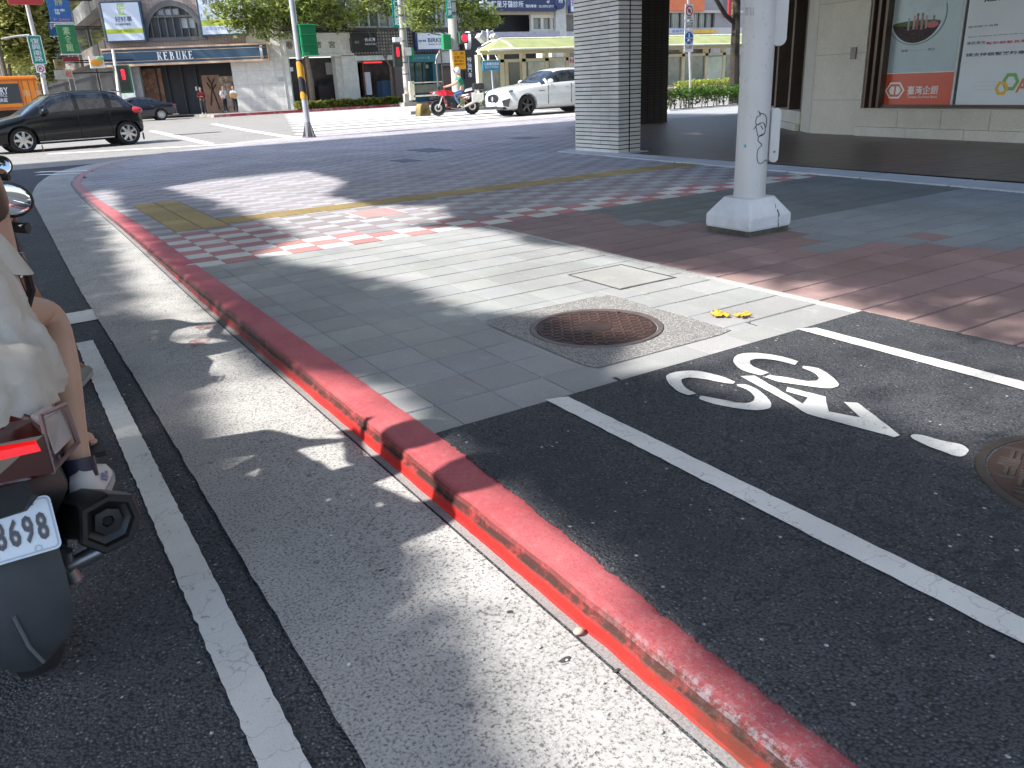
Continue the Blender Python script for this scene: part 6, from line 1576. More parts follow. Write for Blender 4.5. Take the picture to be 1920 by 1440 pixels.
tree('leafy tree spreading over the right billboard above the signal pole', (aty(588, 190, 56).x, 56, .1), [(585, 150), (575, 100), (545, 60)], [(430, 22, 34, 26), (480, 40, 42, 32), (520, 15, 60, 34), (560, 40, 36, 30), (610, 15, 50, 34), (640, 32, 30, 22), (450, -10, 60, 30), (560, -20, 80, 30), (505, 62, 22, 16)], 56, 7000, .2, M_lht, .13, 2.4, True, GT)
tree('thin forked tree with sparse leaves in front of the black shop sign', (aty(737, 190, 56).x, 56, .1), [(732, 125), (724, 112)], [(700, 12, 36, 18), (745, 2, 30, 18), (672, 25, 22, 14), (730, 22, 14, 8), (690, -20, 50, 22)], 56, 1500, .19, M_lht, .1, 1.6, True, GT)
tree('leafy tree crown around the two concrete poles', (aty(862, 190, 50).x, 50, .1), [(856, 120), (850, 70)], [(790, 10, 34, 28), (800, 38, 24, 18), (870, 12, 36, 24), (905, 30, 26, 20), (885, 42, 26, 14), (830, -12, 60, 26), (775, 45, 14, 10), (920, 42, 12, 10)], 50, 5200, .17, M_lht, .12, 1.8, True, GT)
p0 = aty(1376, 190, 23.9)
tree('dark bare-trunked tree directly behind the white steel pole', (p0.x, 23.9, 0), [(1377, 120), (1380, 40), (1382, 0), (1384, -40)], [(1400, -160, 150, 60), (1330, -190, 120, 60)], 23.9, 2500, .13, M_leafA, .21, 2, True, None, 'street_tree', M_barkd)
mbt = MB(); mbt.tube([aty(1379, 45, 23.9), aty(1360, 28, 23.9), aty(1342, -2, 23.9), aty(1330, -50, 23.9)], [.09, .085, .075, .06], 8)
mbt.build('limb', M_barkd, [o for o in bpy.data.objects if o.get('label', '').startswith('dark bare')][0], smooth=True)
M_lfar = leaf_mat('far_tree_leaf', (.38, .40, .12), (.52, .52, .22), .6)
for lab, u, y, bl, n in (('pale-leaved tree nearest the grey sign post on the left', 22, 70, [(20, 60, 34, 40), (45, 30, 30, 34), (10, 20, 30, 34), (55, 80, 24, 30), (20, 105, 34, 22), (-10, 60, 24, 50), (30, -15, 60, 30)], 6000),
                         ('darker tree between the grey sign post and the blue sign', 78, 84, [(80, 90, 18, 34), (88, 50, 16, 34), (75, 20, 22, 34), (92, 115, 14, 20), (84, 140, 16, 14)], 3600),
                         ('tree farther back on the left street', 50, 105, [(45, 110, 40, 24), (40, 70, 44, 34), (55, 30, 44, 40), (20, 130, 36, 16)], 3600)):
    b_ = aty(u, 190, y)
    tree(lab, (b_.x, y, 0), [(u-2, 150), (u-6, 110)], bl, y, n, .28, M_lfar if y != 84 else leaf_mat('dark_far_leaf', (.14, .18, .05), (.2, .24, .08)), .17, 3, True, 'trees along the left street')

for lab, x, y in (('tall tree over the left street, crown above the hanging signs', 2.2, 66), ('tall tree farther along the left street behind the hanging signs', 2.6, 84)):  # added trees, crowns mostly above the frame, there to shade the street walls
    t = thing('street_tree', lab, 'tree', (x, y, 0), 0, 'trees along the left street'); mb = MB(); mb.tube([(x, y, 0), (x, y, 5), (x+.3, y, 9)], [.2, .17, .1], 8); mb.build('trunk', M_bark, t, smooth=True); cm = MB()
    for k in range(9000):
        d = Vector((rnd.gauss(0, .5), rnd.gauss(0, .5), rnd.gauss(0, .5)))
        leaf(cm, Vector((x+d.x*3.6, y+d.y*9, 14.5+d.z*4)), rnd.uniform(.18, .32), c=jitter((1, 1, 1), .3))
    cm.build('crown', M_lfar, t, tint=True, recalc=False)

# ================================================================ VEHICLES
M_tyre = mat('tyre_rubber', (.018, .018, .019), .85, bump=.2, bsc=60); M_alloy = mat('alloy_rim', (.55, .55, .56), .3, .85); M_dkalloy = mat('dark_alloy', (.10, .10, .11), .35, .8)
M_carglass = mat('tinted_car_glass', (.022, .025, .03), .04, var=.9, sc=5, spec=.8); M_blkpl = mat('black_plastic', (.018, .018, .02), .55)
M_tail = mat('tail_lamp_red', (.42, .015, .02), .12, coat=.6); M_headl = mat('headlamp_clear', (.5, .55, .62), .08, coat=.8); M_chrome = mat('chrome', (.7, .7, .7), .12, 1.0)
def wheel(par, x, y, r, w, side, spokes, rimM):
    """side -1: outer face towards -y"""
    mb = MB(); rr = r*.70
    mb.lathe([(rr*.97, -w/2), (r*.92, -w/2), (r*.985, -w*.36), (r, -w*.2), (r, w*.2), (r*.985, w*.36), (r*.92, w/2), (rr*.97, w/2)], (x, y, r), (0, 1, 0), 36)
    ty = mb.build('wheel', M_tyre, par, smooth=True, local=True)
    yo = y+side*w*.44; mb = MB()
    mb.lathe([(rr, side*w*.5), (rr*.93, side*w*.46), (rr*.9, side*w*.2), (rr*.9, -side*w*.4)], (x, y, r), (0, 1, 0), 36)
    for k in range(spokes):
        a = 2*PI*k/spokes+.2; M_ = Matrix.Translation((x, yo, r)) @ Matrix.Rotation(a, 4, 'Y')
        mb.add([M_ @ Vector(p) for p in ((-.035, side*.02, .03), (.035, side*.02, .03), (-.028, side*.0, rr*.93), (.028, side*.0, rr*.93), (-.05, -side*.03, .03), (.05, -side*.03, .03), (-.045, -side*.05, rr*.93), (.045, -side*.05, rr*.93))], [(0, 1, 3, 2), (4, 6, 7, 5), (0, 2, 6, 4), (1, 5, 7, 3), (2, 3, 7, 6), (0, 4, 5, 1)])
    mb.cyl((x, yo+side*.03, r), (x, yo-side*.06, r), rr*.2, n=14)
    mb.build('rim', rimM, ty, local=True, smooth=True)
    mb = MB(); mb.cyl((x, y+side*w*.05, r), (x, y+side*w*.02, r), rr*.86, n=24); mb.build('brake_disc', mat('brake_shade', (.05, .05, .05), .5, .6), ty, local=True)
    return ty
def car(name, label, loc, rz, S, paint, wb, wr, gl, pillars, scale=1, spokes=7, rimM=None, track=.76, group=None, tw=.2):
    """S: stations (x, zlow, zbelt, wbelt, ztop, wtop) from nose to tail, nose towards -x; gl=(x windscreen foot, x windscreen head, x roof end, x rear glass foot)"""
    t = thing(name, label, 'car', loc, rz, group); t.scale = (scale,)*3
    xs = sorted(set([s[0] for s in S]+[p for q in pillars for p in q]+list(gl)))
    A_ = np.array(S); st = [[x]+[float(np.interp(x, A_[:, 0], A_[:, j])) for j in range(1, 6)] for x in xs]
    rings = []
    for x, zl, zb, w, zt, wt in st:
        h = [(0, zl), (w*.86, zl), (w*.97, zl+.09), (w*1.0, zl+(zb-zl)*.5), (w*.985, zb-.06), (w*.95, zb)]
        g = zt-zb
        h += [(w*.95+(wt-w*.95)*.55+.02*min(1, g*3), zb+g*.55), (wt, zt-min(.05, g*.2)), (wt*.72, zt), (0, zt+.012)]
        rings.append([(x, -y, z) for y, z in h]+[(x, y, z) for y, z in h[-2:0:-1]])
    n = len(rings[0]); mb = MB()
    wf, wh, re, rf = gl
    for i in range(len(rings)-1):
        xm = (xs[i]+xs[i+1])/2
        for k in range(n):
            k2 = (k+1) % n; m = 0; kk = min(k, n-1-k)
            if wf < xm < rf and kk in (5, 6) and wf+.22 < xm < rf-.12:
                if not any(a < xm < b for a, b in pillars): m = 1
            if wf < xm < wh and kk in (7, 8): m = 2
            if re < xm < rf and kk in (7, 8): m = 3
            mb.add([rings[i][k], rings[i+1][k], rings[i+1][k2], rings[i][k2]], [(0, 1, 2, 3)], m)
    mb.add(rings[0], [tuple(range(n))]); mb.add(rings[-1], [tuple(range(n))[::-1]])
    me = mb.mesh('b'); bm = bmesh.new(); bm.from_mesh(me)
    for f, m in zip(bm.faces, mb.m): f.material_index = m
    bmesh.ops.remove_doubles(bm, verts=bm.verts, dist=.0005); bmesh.ops.recalc_face_normals(bm, faces=bm.faces); bm.to_mesh(me); bm.free()
    for mm in (paint, M_carglass, M_carglass, M_carglass, M_blkpl): me.materials.append(mm)
    ob = bpy.data.objects.new('b', me); COL.objects.link(ob)
    sd = ob.modifiers.new('s', 'SUBSURF'); sd.levels = 2; sd.render_levels = 2
    cut = MB()
    for x in (0, wb):
        for sg in (-1, 1): cut.cyl((x, sg*(track+.35), wr*1.02), (x, sg*(track-.22), wr*1.02), wr*1.13, n=32)
    co = cut.build('c', M_blkpl); bo = ob.modifiers.new('b', 'BOOLEAN'); bo.operation = 'DIFFERENCE'; bo.object = co; bo.solver = 'EXACT'
    bpy.context.view_layer.update(); me2 = evaluate(ob, 'b'); bpy.data.objects.remove(co)
    src = bmesh.new(); src.from_mesh(me2)
    for idx, nm, mm in ((0, 'body', paint), (1, 'side_window', M_carglass), (2, 'windscreen', M_carglass), (3, 'rear_window', M_carglass)):
        b2 = src.copy(); bmesh.ops.delete(b2, geom=[f for f in b2.faces if (f.material_index if f.material_index in (1, 2, 3) else 0) != idx], context='FACES')
        if len(b2.faces):
            m3 = bpy.data.meshes.new(nm); b2.to_mesh(m3); m3.materials.append(mm); m3.polygons.foreach_set('material_index', [0]*len(m3.polygons)); m3.polygons.foreach_set('use_smooth', [True]*len(m3.polygons)); m3.set_sharp_from_angle(angle=math.radians(35))
            o = bpy.data.objects.new(nm, m3); COL.objects.link(o); attach(o, t, True)
        b2.free()
    src.free()
    for x in (0, wb):
        for sg in (-1, 1): wheel(t, x, sg*(track-tw*.35), wr, tw, sg, spokes, rimM or M_alloy)
    mb = MB(); mb.box(-.3, wb+.3, -.6, .6, .2, .5)
    for x in (0, wb):
        for sg in (-1, 1): mb.cyl((x, sg*(track-.26), wr), (x, sg*(track-.3), wr), wr*1.12, n=24)
    mb.build('underbody', M_blkpl, t, local=True)
    return t
def part(t, name, mb, m, **k): return mb.build(name, m, t, local=True, **k)
# --- black hatchback turning into the road
HS = [(-.86, .30, .52, .50, .56, .35), (-.80, .24, .60, .68, .66, .5), (-.5, .19, .74, .82, .81, .66), (0, .17, .82, .855, .90, .72), (.12, .17, .87, .86, .935, .74), (.45, .17, .91, .86, 1.16, .68), (.85, .17, .93, .86, 1.37, .61), (1.3, .17, .945, .86, 1.455, .59), (1.75, .17, .955, .86, 1.475, .585), (2.25, .18, .965, .855, 1.445, .575), (2.55, .2, .975, .85, 1.39, .56), (2.78, .24, .97, .83, 1.16, .62), (2.95, .28, .95, .80, .985, .66), (3.05, .30, .80, .75, .86, .6), (3.10, .36, .62, .62, .68, .45)]
fw, rw = gp(50, 286, .0), gp(246, 270.5, .0)
yawc = math.atan2(rw.y-fw.y, rw.x-fw.x); dist = math.dist(rw.xy, fw.xy); sc_ = dist/2.6
hx0 = Vector((fw.x, fw.y, 0))+Vector((-math.sin(yawc), math.cos(yawc), 0))*.80*sc_
M_black = mat('black_car_paint', (.008, .009, .011), .2, var=.1, spec=.25, coat=.35)
hb = car('parked_car', 'glossy black hatchback with five spoked alloy wheels waiting at the corner', (hx0.x, hx0.y, -.013), yawc, HS, M_black, 2.6, .315, (.10, .82, 2.52, 2.93), ((1.36, 1.43), (2.22, 2.27), (.42, .46)), sc_, 7)
hb['label'] = 'glossy black hatchback with silver alloy wheels, nearest car at the corner'; hb.name = 'hatchback_car'; hb['category'] = 'car'
for sg in (-1, 1):
    mb = MB(); mb.ball((2.88, sg*.715, .895), .22, .115, .10, 14, M=Matrix.Rotation(sg*.5, 3, 'Z')); part(hb, 'tail_light', mb, M_tail, smooth=True)
    mb = MB(); mb.ball((-.60, sg*.66, .735), .2, .12, .075, 14, M=Matrix.Rotation(-sg*.6, 3, 'Z') @ Matrix.Rotation(-.25, 3, 'Y')); part(hb, 'headlight', mb, M_headl, smooth=True)
    mb = MB(); mb.ball((.62, sg*.93, .99), .09, .1, .075, 12); part(hb, 'wing_mirror', mb, M_black, smooth=True)
    for x in (1.25, 2.12): mb = MB(); mb.box(x-.09, x+.09, sg*.845, sg*.885, .80, .825); part(hb, 'door_handle', mb, M_black, bevel=.006)
    mb = MB(); mb.box(.36, 2.2, sg*.83, sg*.862, .235, .262); part(hb, 'sill_strip', mb, M_chrome)
    mb = MB()
    for x in (.50, 1.40, 2.2): mb.box(x-.004, x+.004, sg*.80, sg*.867, .3, .9)
    part(hb, 'door_gap', mb, M_blkpl)
    mb = MB(); mb.box(.38, .395, sg*.78, sg*.86, .17, .02); mb.box(2.98, 2.992, sg*.7, sg*.82, .12, .3); part(hb, 'mud_flap', mb, mat('grey_flap', (.2, .2, .2), .6))
    mb = MB(); mb.tube([(.55, sg*.80, 1.15), (.9, sg*.69, 1.385), (1.5, sg*.655, 1.455), (2.1, sg*.65, 1.435), (2.5, sg*.64, 1.37)], .012, 5); part(hb, 'rain_visor', mb, M_blkpl)
mb = MB(); mb.box(3.06, 3.1, -.24, .24, .5, .62); part(hb, 'number_plate', mb, M_signw)
mb = MB(); mb.add([(2.45, -.5, 1.44), (2.45, .5, 1.44), (2.74, .48, 1.40), (2.74, -.48, 1.40), (2.45, -.5, 1.415), (2.45, .5, 1.415), (2.74, .48, 1.385), (2.74, -.48, 1.385)], [(0, 1, 2, 3), (7, 6, 5, 4), (2, 3, 7, 6), (0, 1, 5, 4), (1, 2, 6, 5), (0, 3, 7, 4)]); part(hb, 'roof_spoiler', mb, M_black)
# --- dark saloon behind it
SS = [(-.95, .3, .5, .5, .55, .35), (-.86, .24, .6, .72, .66, .5), (-.4, .2, .74, .86, .8, .68), (.1, .18, .84, .88, .9, .74), (.35, .18, .9, .89, .97, .74), (.9, .18, .93, .89, 1.3, .62), (1.3, .18, .945, .89, 1.41, .59), (1.9, .18, .96, .89, 1.43, .58), (2.4, .19, .97, .885, 1.36, .56), (2.85, .22, .98, .87, 1.12, .60), (3.1, .25, .98, .86, 1.03, .68), (3.5, .28, .95, .82, 1.01, .66), (3.68, .32, .82, .76, .92, .58), (3.74, .4, .62, .62, .7, .45)]
rw = gp(305, 225, 0)
sd_ = car('saloon_car', 'dark blue-black saloon with many-spoked wheels passing behind the hatchback', (rw.x-2.75, rw.y+.8, -.013), 0, SS, mat('blue_black_paint', (.008, .011, .022), .14, var=.1, coat=.9), 2.75, .34, (.3, 1.0, 2.35, 3.05), ((1.5, 1.57), (.55, .6)), 1, 10)
for sg in (-1, 1):
    mb = MB(); mb.ball((3.6, sg*.68, .86), .14, .12, .07, 12, M=Matrix.Rotation(sg*.6, 3, 'Z')); part(sd_, 'tail_light', mb, M_tail, smooth=True)
    mb = MB(); mb.ball((-.7, sg*.68, .7), .2, .12, .07, 12); part(sd_, 'headlight', mb, M_headl, smooth=True)
    for x in (1.35, 2.3): mb = MB(); mb.box(x-.09, x+.09, sg*.87, sg*.91, .84, .862); part(sd_, 'door_handle', mb, M_chrome)
mb = MB(); mb.box(3.4, 3.75, -.85, .85, .3, .34); part(sd_, 'bumper_trim', mb, M_chrome)
# --- white sport utility car at the crossing
US = [(-.95, .42, .62, .62, .70, .5), (-.9, .30, .76, .78, .84, .62), (-.72, .24, .90, .90, .98, .74), (-.3, .22, 1.0, .97, 1.07, .80), (.35, .22, 1.06, .985, 1.13, .82), (.62, .22, 1.09, .985, 1.18, .80), (1.1, .22, 1.11, .985, 1.47, .70), (1.5, .22, 1.12, .985, 1.63, .66), (2.0, .22, 1.13, .985, 1.68, .65), (2.7, .23, 1.15, .98, 1.66, .63), (3.2, .26, 1.17, .97, 1.58, .61), (3.6, .3, 1.17, .94, 1.32, .66), (3.85, .34, 1.12, .90, 1.18, .7), (3.98, .4, .9, .84, .98, .66), (4.04, .5, .7, .7, .78, .5)]
M_wpaint = mat('pearl_white_paint', (.62, .64, .66), .2, var=.04, coat=.8)
fw = gp(990, 216.5, 0)
su = car('suv_car', 'white sport utility car with dark split-spoke wheels behind the tiled pillar', (fw.x, fw.y+.9, -.013), math.radians(-1), US, M_wpaint, 3.0, .38, (.5, 1.42, 3.15, 3.62), ((.86, .92), (3.0, 3.06)), 1, 5, M_dkalloy, .86, tw=.26)
mb = MB(); mb.ball((-.93, 0, .66), .06, .42, .17, 16); gr = part(su, 'grille', mb, M_blkpl, smooth=True)
mb = MB()
for k in range(9): y = -.34+k*.085; mb.box(-1.0, -.97, y-.008, y+.008, .53, .79)
mb.build('grille_bar', M_dkalloy, gr, local=True)
mb = MB(); mb.ball((-1.0, 0, .66), .02, .08, .09, 10); mb.build('emblem', M_chrome, gr, local=True)
mb = MB(); mb.box(-1.02, -.93, -.22, .22, .40, .52); part(su, 'number_plate', mb, M_signw)
mb = MB(); mb.box(-.97, -.8, -.72, .72, .27, .37); part(su, 'front_lip', mb, M_blkpl, bevel=.02)
for sg in (-1, 1):
    mb = MB(); mb.ball((-.62, sg*.80, .925), .27, .08, .05, 14, M=Matrix.Rotation(-sg*.62, 3, 'Z') @ Matrix.Rotation(-.14, 3, 'Y')); part(su, 'headlight', mb, mat('dark_headlamp', (.10, .12, .13), .08, coat=.8), smooth=True)
    mb = MB(); mb.prism([(-.3, .1), (.22, .16), (.1, -.13), (-.2, -.1)], (-.80, sg*.76, .50), Vector((.42, sg*.42, 0)), (0, 0, 1), (-.10, sg*.10, 0)); part(su, 'air_intake', mb, M_blkpl)
    mb = MB(); mb.ball((.98, sg*1.07, 1.20), .11, .13, .09, 12); part(su, 'wing_mirror', mb, M_wpaint, smooth=True)
    for x in (1.8, 2.9): mb = MB(); mb.box(x-.1, x+.1, sg*.97, sg*1.0, .98, 1.005); part(su, 'door_handle', mb, M_chrome)
    mb = MB(); mb.ball((3.9, sg*.76, 1.02), .08, .2, .07, 10); part(su, 'tail_light', mb, M_tail, smooth=True)
    mb = MB()
    for k in range(3): mb.box(.52+k*.09, .58+k*.09, sg*.98, sg*.998, .86+k*.004, .89)
    mb.box(.92, .926, sg*.96, sg*.995, .4, 1.08); mb.box(2.0, 2.006, sg*.96, sg*.995, .4, 1.1); part(su, 'door_gap', mb, M_blkpl)
# --- another white car beyond the shelter end
wc = aty(915, 165, 47)
w2 = car('saloon_car', 'white car half hidden between the motorcycle rider and the bus shelter', (wc.x-.9, 47, .1), 0, SS, M_wpaint, 2.75, .34, (.3, 1.0, 2.35, 3.05), ((1.5, 1.57), (.55, .6)), 1.05, 10)
# --- orange lorry on the left
L0 = aty(80, 200, 43)
tr = thing('box_lorry', 'orange box lorry with a dark panel on its side behind the black hatchback', 'lorry', (L0.x, 43, -.01))
M_or = mat('orange_paint', (.92, .31, .03), .45, var=.08, sc=1, dirt=.1); M_grpan = flat('charcoal_panel', (.05, .055, .058)); M_ordk = mat('dark_orange', (.5, .13, .02), .5)
def l43(u, v): return aty(u, v, 43)
ztop, zbot = l43(60, 141).z, l43(60, 204).z; xr = l43(81, 180).x; xc = l43(35.5, 180).x
mb = MB(); mb.box(xr-6.5, xr, 43, 45.3, zbot, ztop); part(tr, 'box', MB().box(-6.5, 0, 0, 2.3, zbot, ztop), M_or, bevel=.03)
pv = MB(); pa, pb2 = l43(-140, 201), l43(36, 156); pv.box(pa.x-L0.x, pb2.x-L0.x, -.03, 0, pa.z, pb2.z); pn = part(tr, 'dark_panel', pv, M_grpan)
text('KERRY', (l43(-20, 178).x, 42.965, l43(0, 177).z), (1, 0, 0), (0, 0, 1), l43(17, 178).x-l43(-20, 178).x, l43(0, 164).z-l43(0, 177).z, M_signw, pn, bold=.02)
text('DELIVERY SERVICE', (l43(-40, 182).x, 42.965, l43(0, 182).z), (1, 0, 0), (0, 0, 1), l43(14, 180).x-l43(-40, 180).x, .12, M_signw, pn)
text('嘉里快遞', (l43(-18, 190).x, 42.965, l43(0, 192).z), (1, 0, 0), (0, 0, 1), l43(15, 190).x-l43(-18, 190).x, l43(0, 184).z-l43(0, 192).z, M_signw, pn, bold=.01)
mb = MB()
for u in (38, 44, 56, 67, 76): x = l43(u, 170).x-L0.x; mb.box(x-.02, x+.02, -.035, 0, zbot+.1, ztop-.1)
mb.box(-6.5, 0.02, -.05, 0, ztop-.2, ztop-.12); mb.box(-6.5, .02, -.05, 0, zbot, zbot+.12); part(tr, 'door_bar', mb, M_ordk)
for body, u, v in (('限', 46, 181), ('高', 67, 181)): q = l43(u, v); text(body, (q.x, 42.96, q.z), (1, 0, 0), (0, 0, 1), .26, .26, flat('pale_orange_print', (.8, .55, .3)), tr)
part(tr, 'chassis', MB().box(-6.6, -.1, .3, 2.0, .45, zbot-.01), M_blkpl)
part(tr, 'cab', MB().box(-8.4, -6.6, .05, 2.25, .5, ztop-.5), M_or, bevel=.15)
for x in (-1.2, -7.4):
    for y in (.2, 2.1): wheel(tr, x, y, .42, .28, -1 if y < 1 else 1, 6, M_alloy)

# ================================================================ PEOPLE, MOTORCYCLE, SCOOTERS
M_skin = mat('skin', (.48, .27, .18), .5, var=.08, sc=12); M_skintan = mat('tanned_skin', (.30, .135, .075), .5, var=.1, sc=12); M_hair = mat('black_hair', (.012, .010, .009), .45)
def head_mesh(c, f, s, par, skinm, local=False):
    """head of height s*.23 centred at c facing f, with nose, eyes, ears, mouth"""
    f = Vector(f).normalized(); r = Vector((f.y, -f.x, 0)).normalized(); u = r.cross(f); c = Vector(c)
    Mx = Matrix((r, f, u)).transposed(); mb = MB(); mb.ball(c, .075*s, .092*s, .115*s, 18, M=Mx)
    mb.ball(c+f*.05*s-u*.055*s, .05*s, .05*s, .05*s, 10); mb.ball(c+f*.095*s-u*.012*s, .012*s, .018*s, .022*s, 8)
    for q in (-1, 1): mb.ball(c+r*q*.078*s, .012*s, .022*s, .03*s, 8)
    h = mb.build('head', skinm, par, smooth=True, angle=0, local=local)
    mb = MB()
    for q in (-1, 1): mb.ball(c+f*.083*s+r*q*.032*s+u*.015*s, .013*s, .008*s, .008*s, 8)
    mb.build('eyes', flat('eye', (.03, .025, .02), .2), h, smooth=True, local=local)
    mb = MB(); mb.ball(c+f*.093*s-u*.052*s, .022*s, .008*s, .007*s, 8); mb.build('mouth', flat('lips', (.35, .12, .1)), h, smooth=True, local=local); return h
def hand_chains(w, d, s, side):
    """wrist w, direction d: palm, four fingers and a thumb as skin chains"""
    d = Vector(d).normalized(); w = Vector(w); sd = d.orthogonal().normalized() if abs(d.z) > .9 else Vector((d.y, -d.x, 0)).normalized()*side
    out = []; palm = w+d*.07*s
    out.append([(tuple(w), .026*s), (tuple(palm), .03*s)])
    for k, (o, L) in enumerate(((-.03, .065), (-.01, .08), (.01, .075), (.03, .06))):
        a = palm+sd*o*s+d*.02*s; b = a+d*L*.55*s-Vector((0, 0, .015*s)); e = b+d*L*.4*s-Vector((0, 0, .03*s)); out.append([(tuple(palm), .03*s), (tuple(a), .011*s), (tuple(b), .0095*s), (tuple(e), .008*s)])
    a = w+d*.03*s-sd*.035*s; out.append([(tuple(w), .026*s), (tuple(a), .013*s), (tuple(a+d*.04*s-sd*.015*s), .011*s)]); return out
def stander(label, p, face, s, top, bottom, shoesM, pose, sleeve=True, extra=None, hairM=M_hair):
    """standing person: one skinned body, clothes as close skins over it"""
    t = thing('person', label, 'person', p); p = Vector(p); f = Vector((math.cos(face), math.sin(face), 0)); r = Vector((f.y, -f.x, 0))
    P = lambda x, y, z: tuple(p+r*x*s+f*y*s+Vector((0, 0, z*s)))
    hip = P(0, 0, .92); ch = P(0, .0, 1.25); nk = P(0, .01, 1.45); hd = P(0, .02, 1.52)
    ch1 = []; armsw = []
    for q in (-1, 1):
        st_ = pose.get('step', .03)*q
        ch1.append([(hip, .12*s), (P(q*.095, 0, .86), .085*s), (P(q*.10, st_+.03, .48), .058*s), (P(q*.10, st_, .09), .04*s), (P(q*.11, st_+.14, .035), .035*s)])
        e = pose['el'][0 if q < 0 else 1]; w = pose['wr'][0 if q < 0 else 1]
        armsw.append([(ch, .125*s), (P(q*.17, 0, 1.36), .055*s), (P(*e), .042*s), (P(*w), .03*s)])
    body = [[(hip, .12*s), (P(0, 0, 1.05), .11*s), (ch, .125*s), (nk, .05*s), (hd, .055*s)]]+ch1+armsw
    for q, a in zip((-1, 1), armsw): wv = Vector(a[-1][0]); ev = Vector(a[-2][0]); body += hand_chains(wv, wv-ev, s, q)
    skin('body', body, M_skin, t, 2)
    h = head_mesh(P(0, .03, 1.6), f, s, t, M_skin)
    hm = MB(); c = Vector(P(0, -.005, 1.635)); hm.ball(c, .088*s, .098*s, .10*s, 14); hm.build('hair', hairM, t, smooth=True)
    k = 1.22; grow = lambda L, n_=None: [(q, rr*k+.006) for q, rr in (L if n_ is None else L[:n_])]
    shirt = [[(P(0, 0, .86), .13*s), (P(0, 0, 1.05), .13*s), (ch, .145*s), (P(0, .005, 1.41), .07*s)]]
    for a in armsw: shirt.append([(ch, .145*s), (a[1][0], .072*s), (tuple(Vector(a[1][0]).lerp(Vector(a[2][0]), .95 if sleeve else .6)), .056*s)]+([(tuple(Vector(a[2][0]).lerp(Vector(a[3][0]), .85)), .045*s)] if sleeve == 2 else []))
    skin('shirt', shirt, top, t, 2)
    skin('trousers', [[(P(0, 0, .98), .128*s), (hip, .135*s)]]+[[(hip, .135*s), (c_[1][0], .10*s), (c_[2][0], .072*s), (tuple(Vector(c_[3][0])+Vector((0, 0, .01))), .058*s)] for c_ in ch1], bottom, t, 2)
    for c_ in ch1: skin('shoe', [[(c_[3][0], .045*s), (c_[4][0], .045*s)]], shoesM, t, 2)
    return t, P
M_wshirt = mat('white_shirt', (.72, .74, .78), .8, var=.06); M_dtrou = mat('dark_trousers', (.02, .02, .028), .8); M_dshoe = flat('dark_shoe', (.02, .02, .02))
arms_down = {'el': ((-.22, 0, 1.1), (.22, 0, 1.1)), 'wr': ((-.22, .08, .86), (.22, .08, .86))}
arms_fold = {'el': ((-.23, .02, 1.1), (.23, .02, 1.1)), 'wr': ((-.06, .2, 1.12), (.06, .2, 1.12))}
def foot(u, v, y): p = aty(u, v, y); return Vector((p.x, y, .14))
stander('person in a dark red top standing at the tea shop front', foot(382, 208, 57.9), -1.7, .98, mat('dark_red_top', (.22, .02, .025), .8), mat('grey_trousers', (.06, .06, .06), .8), flat('white_shoe', (.6, .6, .6)), arms_fold, 2)
stander('person in a white shirt and black trousers, left of the pair at the shop', foot(423, 205, 58.3), -1.2, 1.0, M_wshirt, M_dtrou, M_dshoe, arms_down, 1)
tp, P = stander('person in a pale blue shirt holding a tan parcel at the marble pier', foot(443, 207.5, 57.7), -1.9, .98, mat('pale_blue_shirt', (.62, .68, .8), .8), M_dtrou, M_dshoe, arms_fold, 1)
c = Vector(P(0, .26, 1.1)); tag(MB().box(c.x-.22, c.x+.2, c.y-.1, c.y+.06, c.z-.13, c.z+.15).build('parcel', mat('tan_parcel', (.62, .34, .12), .7), bevel=.02), 'tan parcel held by the person at the marble pier', 'parcel')
# --- red touring motorcycle with its rider
fw, rw2 = gp(823.5, 217.5, 0), gp(887, 214, 0); ym = math.atan2(rw2.y-fw.y, rw2.x-fw.x)
mc = thing('motorcycle', 'red touring motorcycle with silver side cases waiting on the zebra crossing', 'motorcycle', (fw.x, fw.y+.05, -.008), ym); wbm = math.dist(fw.xy, rw2.xy)
M_mred = mat('motorcycle_red', (.42, .012, .02), .25, coat=.5); M_blkm = mat('engine_black', (.03, .03, .032), .45, .5); M_alu = mat('brushed_aluminium', (.55, .55, .52), .38, .8)
def mwheel(x, r, w, nm='wheel'):
    mb = MB(); mb.lathe([(r*.8, -w*.4), (r*.9, -w*.5), (r*.98, -w*.3), (r, 0), (r*.98, w*.3), (r*.9, w*.5), (r*.8, w*.4)], (x, 0, r), (0, 1, 0), 32); wt = part(mc, nm, mb, M_tyre, smooth=True)
    mb = MB(); mb.lathe([(r*.8, -w*.4), (r*.70, 0), (r*.8, w*.4)], (x, 0, r), (0, 1, 0), 32); mb.cyl((x, -.07, r), (x, .07, r), .05); mb.cyl((x, -.012, r), (x, .012, r), r*.72, n=32)
    for k in range(10): a = 2*PI*k/10; mb.cyl((x, 0, r), (x+r*.78*math.cos(a), 0, r+r*.78*math.sin(a)), .012, n=5)
    mb.build('rim', M_blkm, wt, local=True, smooth=True)
    mb = MB(); mb.lathe([(r*.28, -.08), (r*.48, -.08), (r*.48, -.075), (r*.28, -.075)], (x, 0, r), (0, 1, 0), 24); mb.build('brake_disc', M_alu, wt, local=True)
mwheel(0, .335, .13); mwheel(wbm, .33, .17)
W_ = wbm
part(mc, 'fork', MB().tube([(0, -.1, .335), (.28, -.1, .95)], .03, 8).tube([(0, .1, .335), (.28, .1, .95)], .03, 8), M_alu, smooth=True)
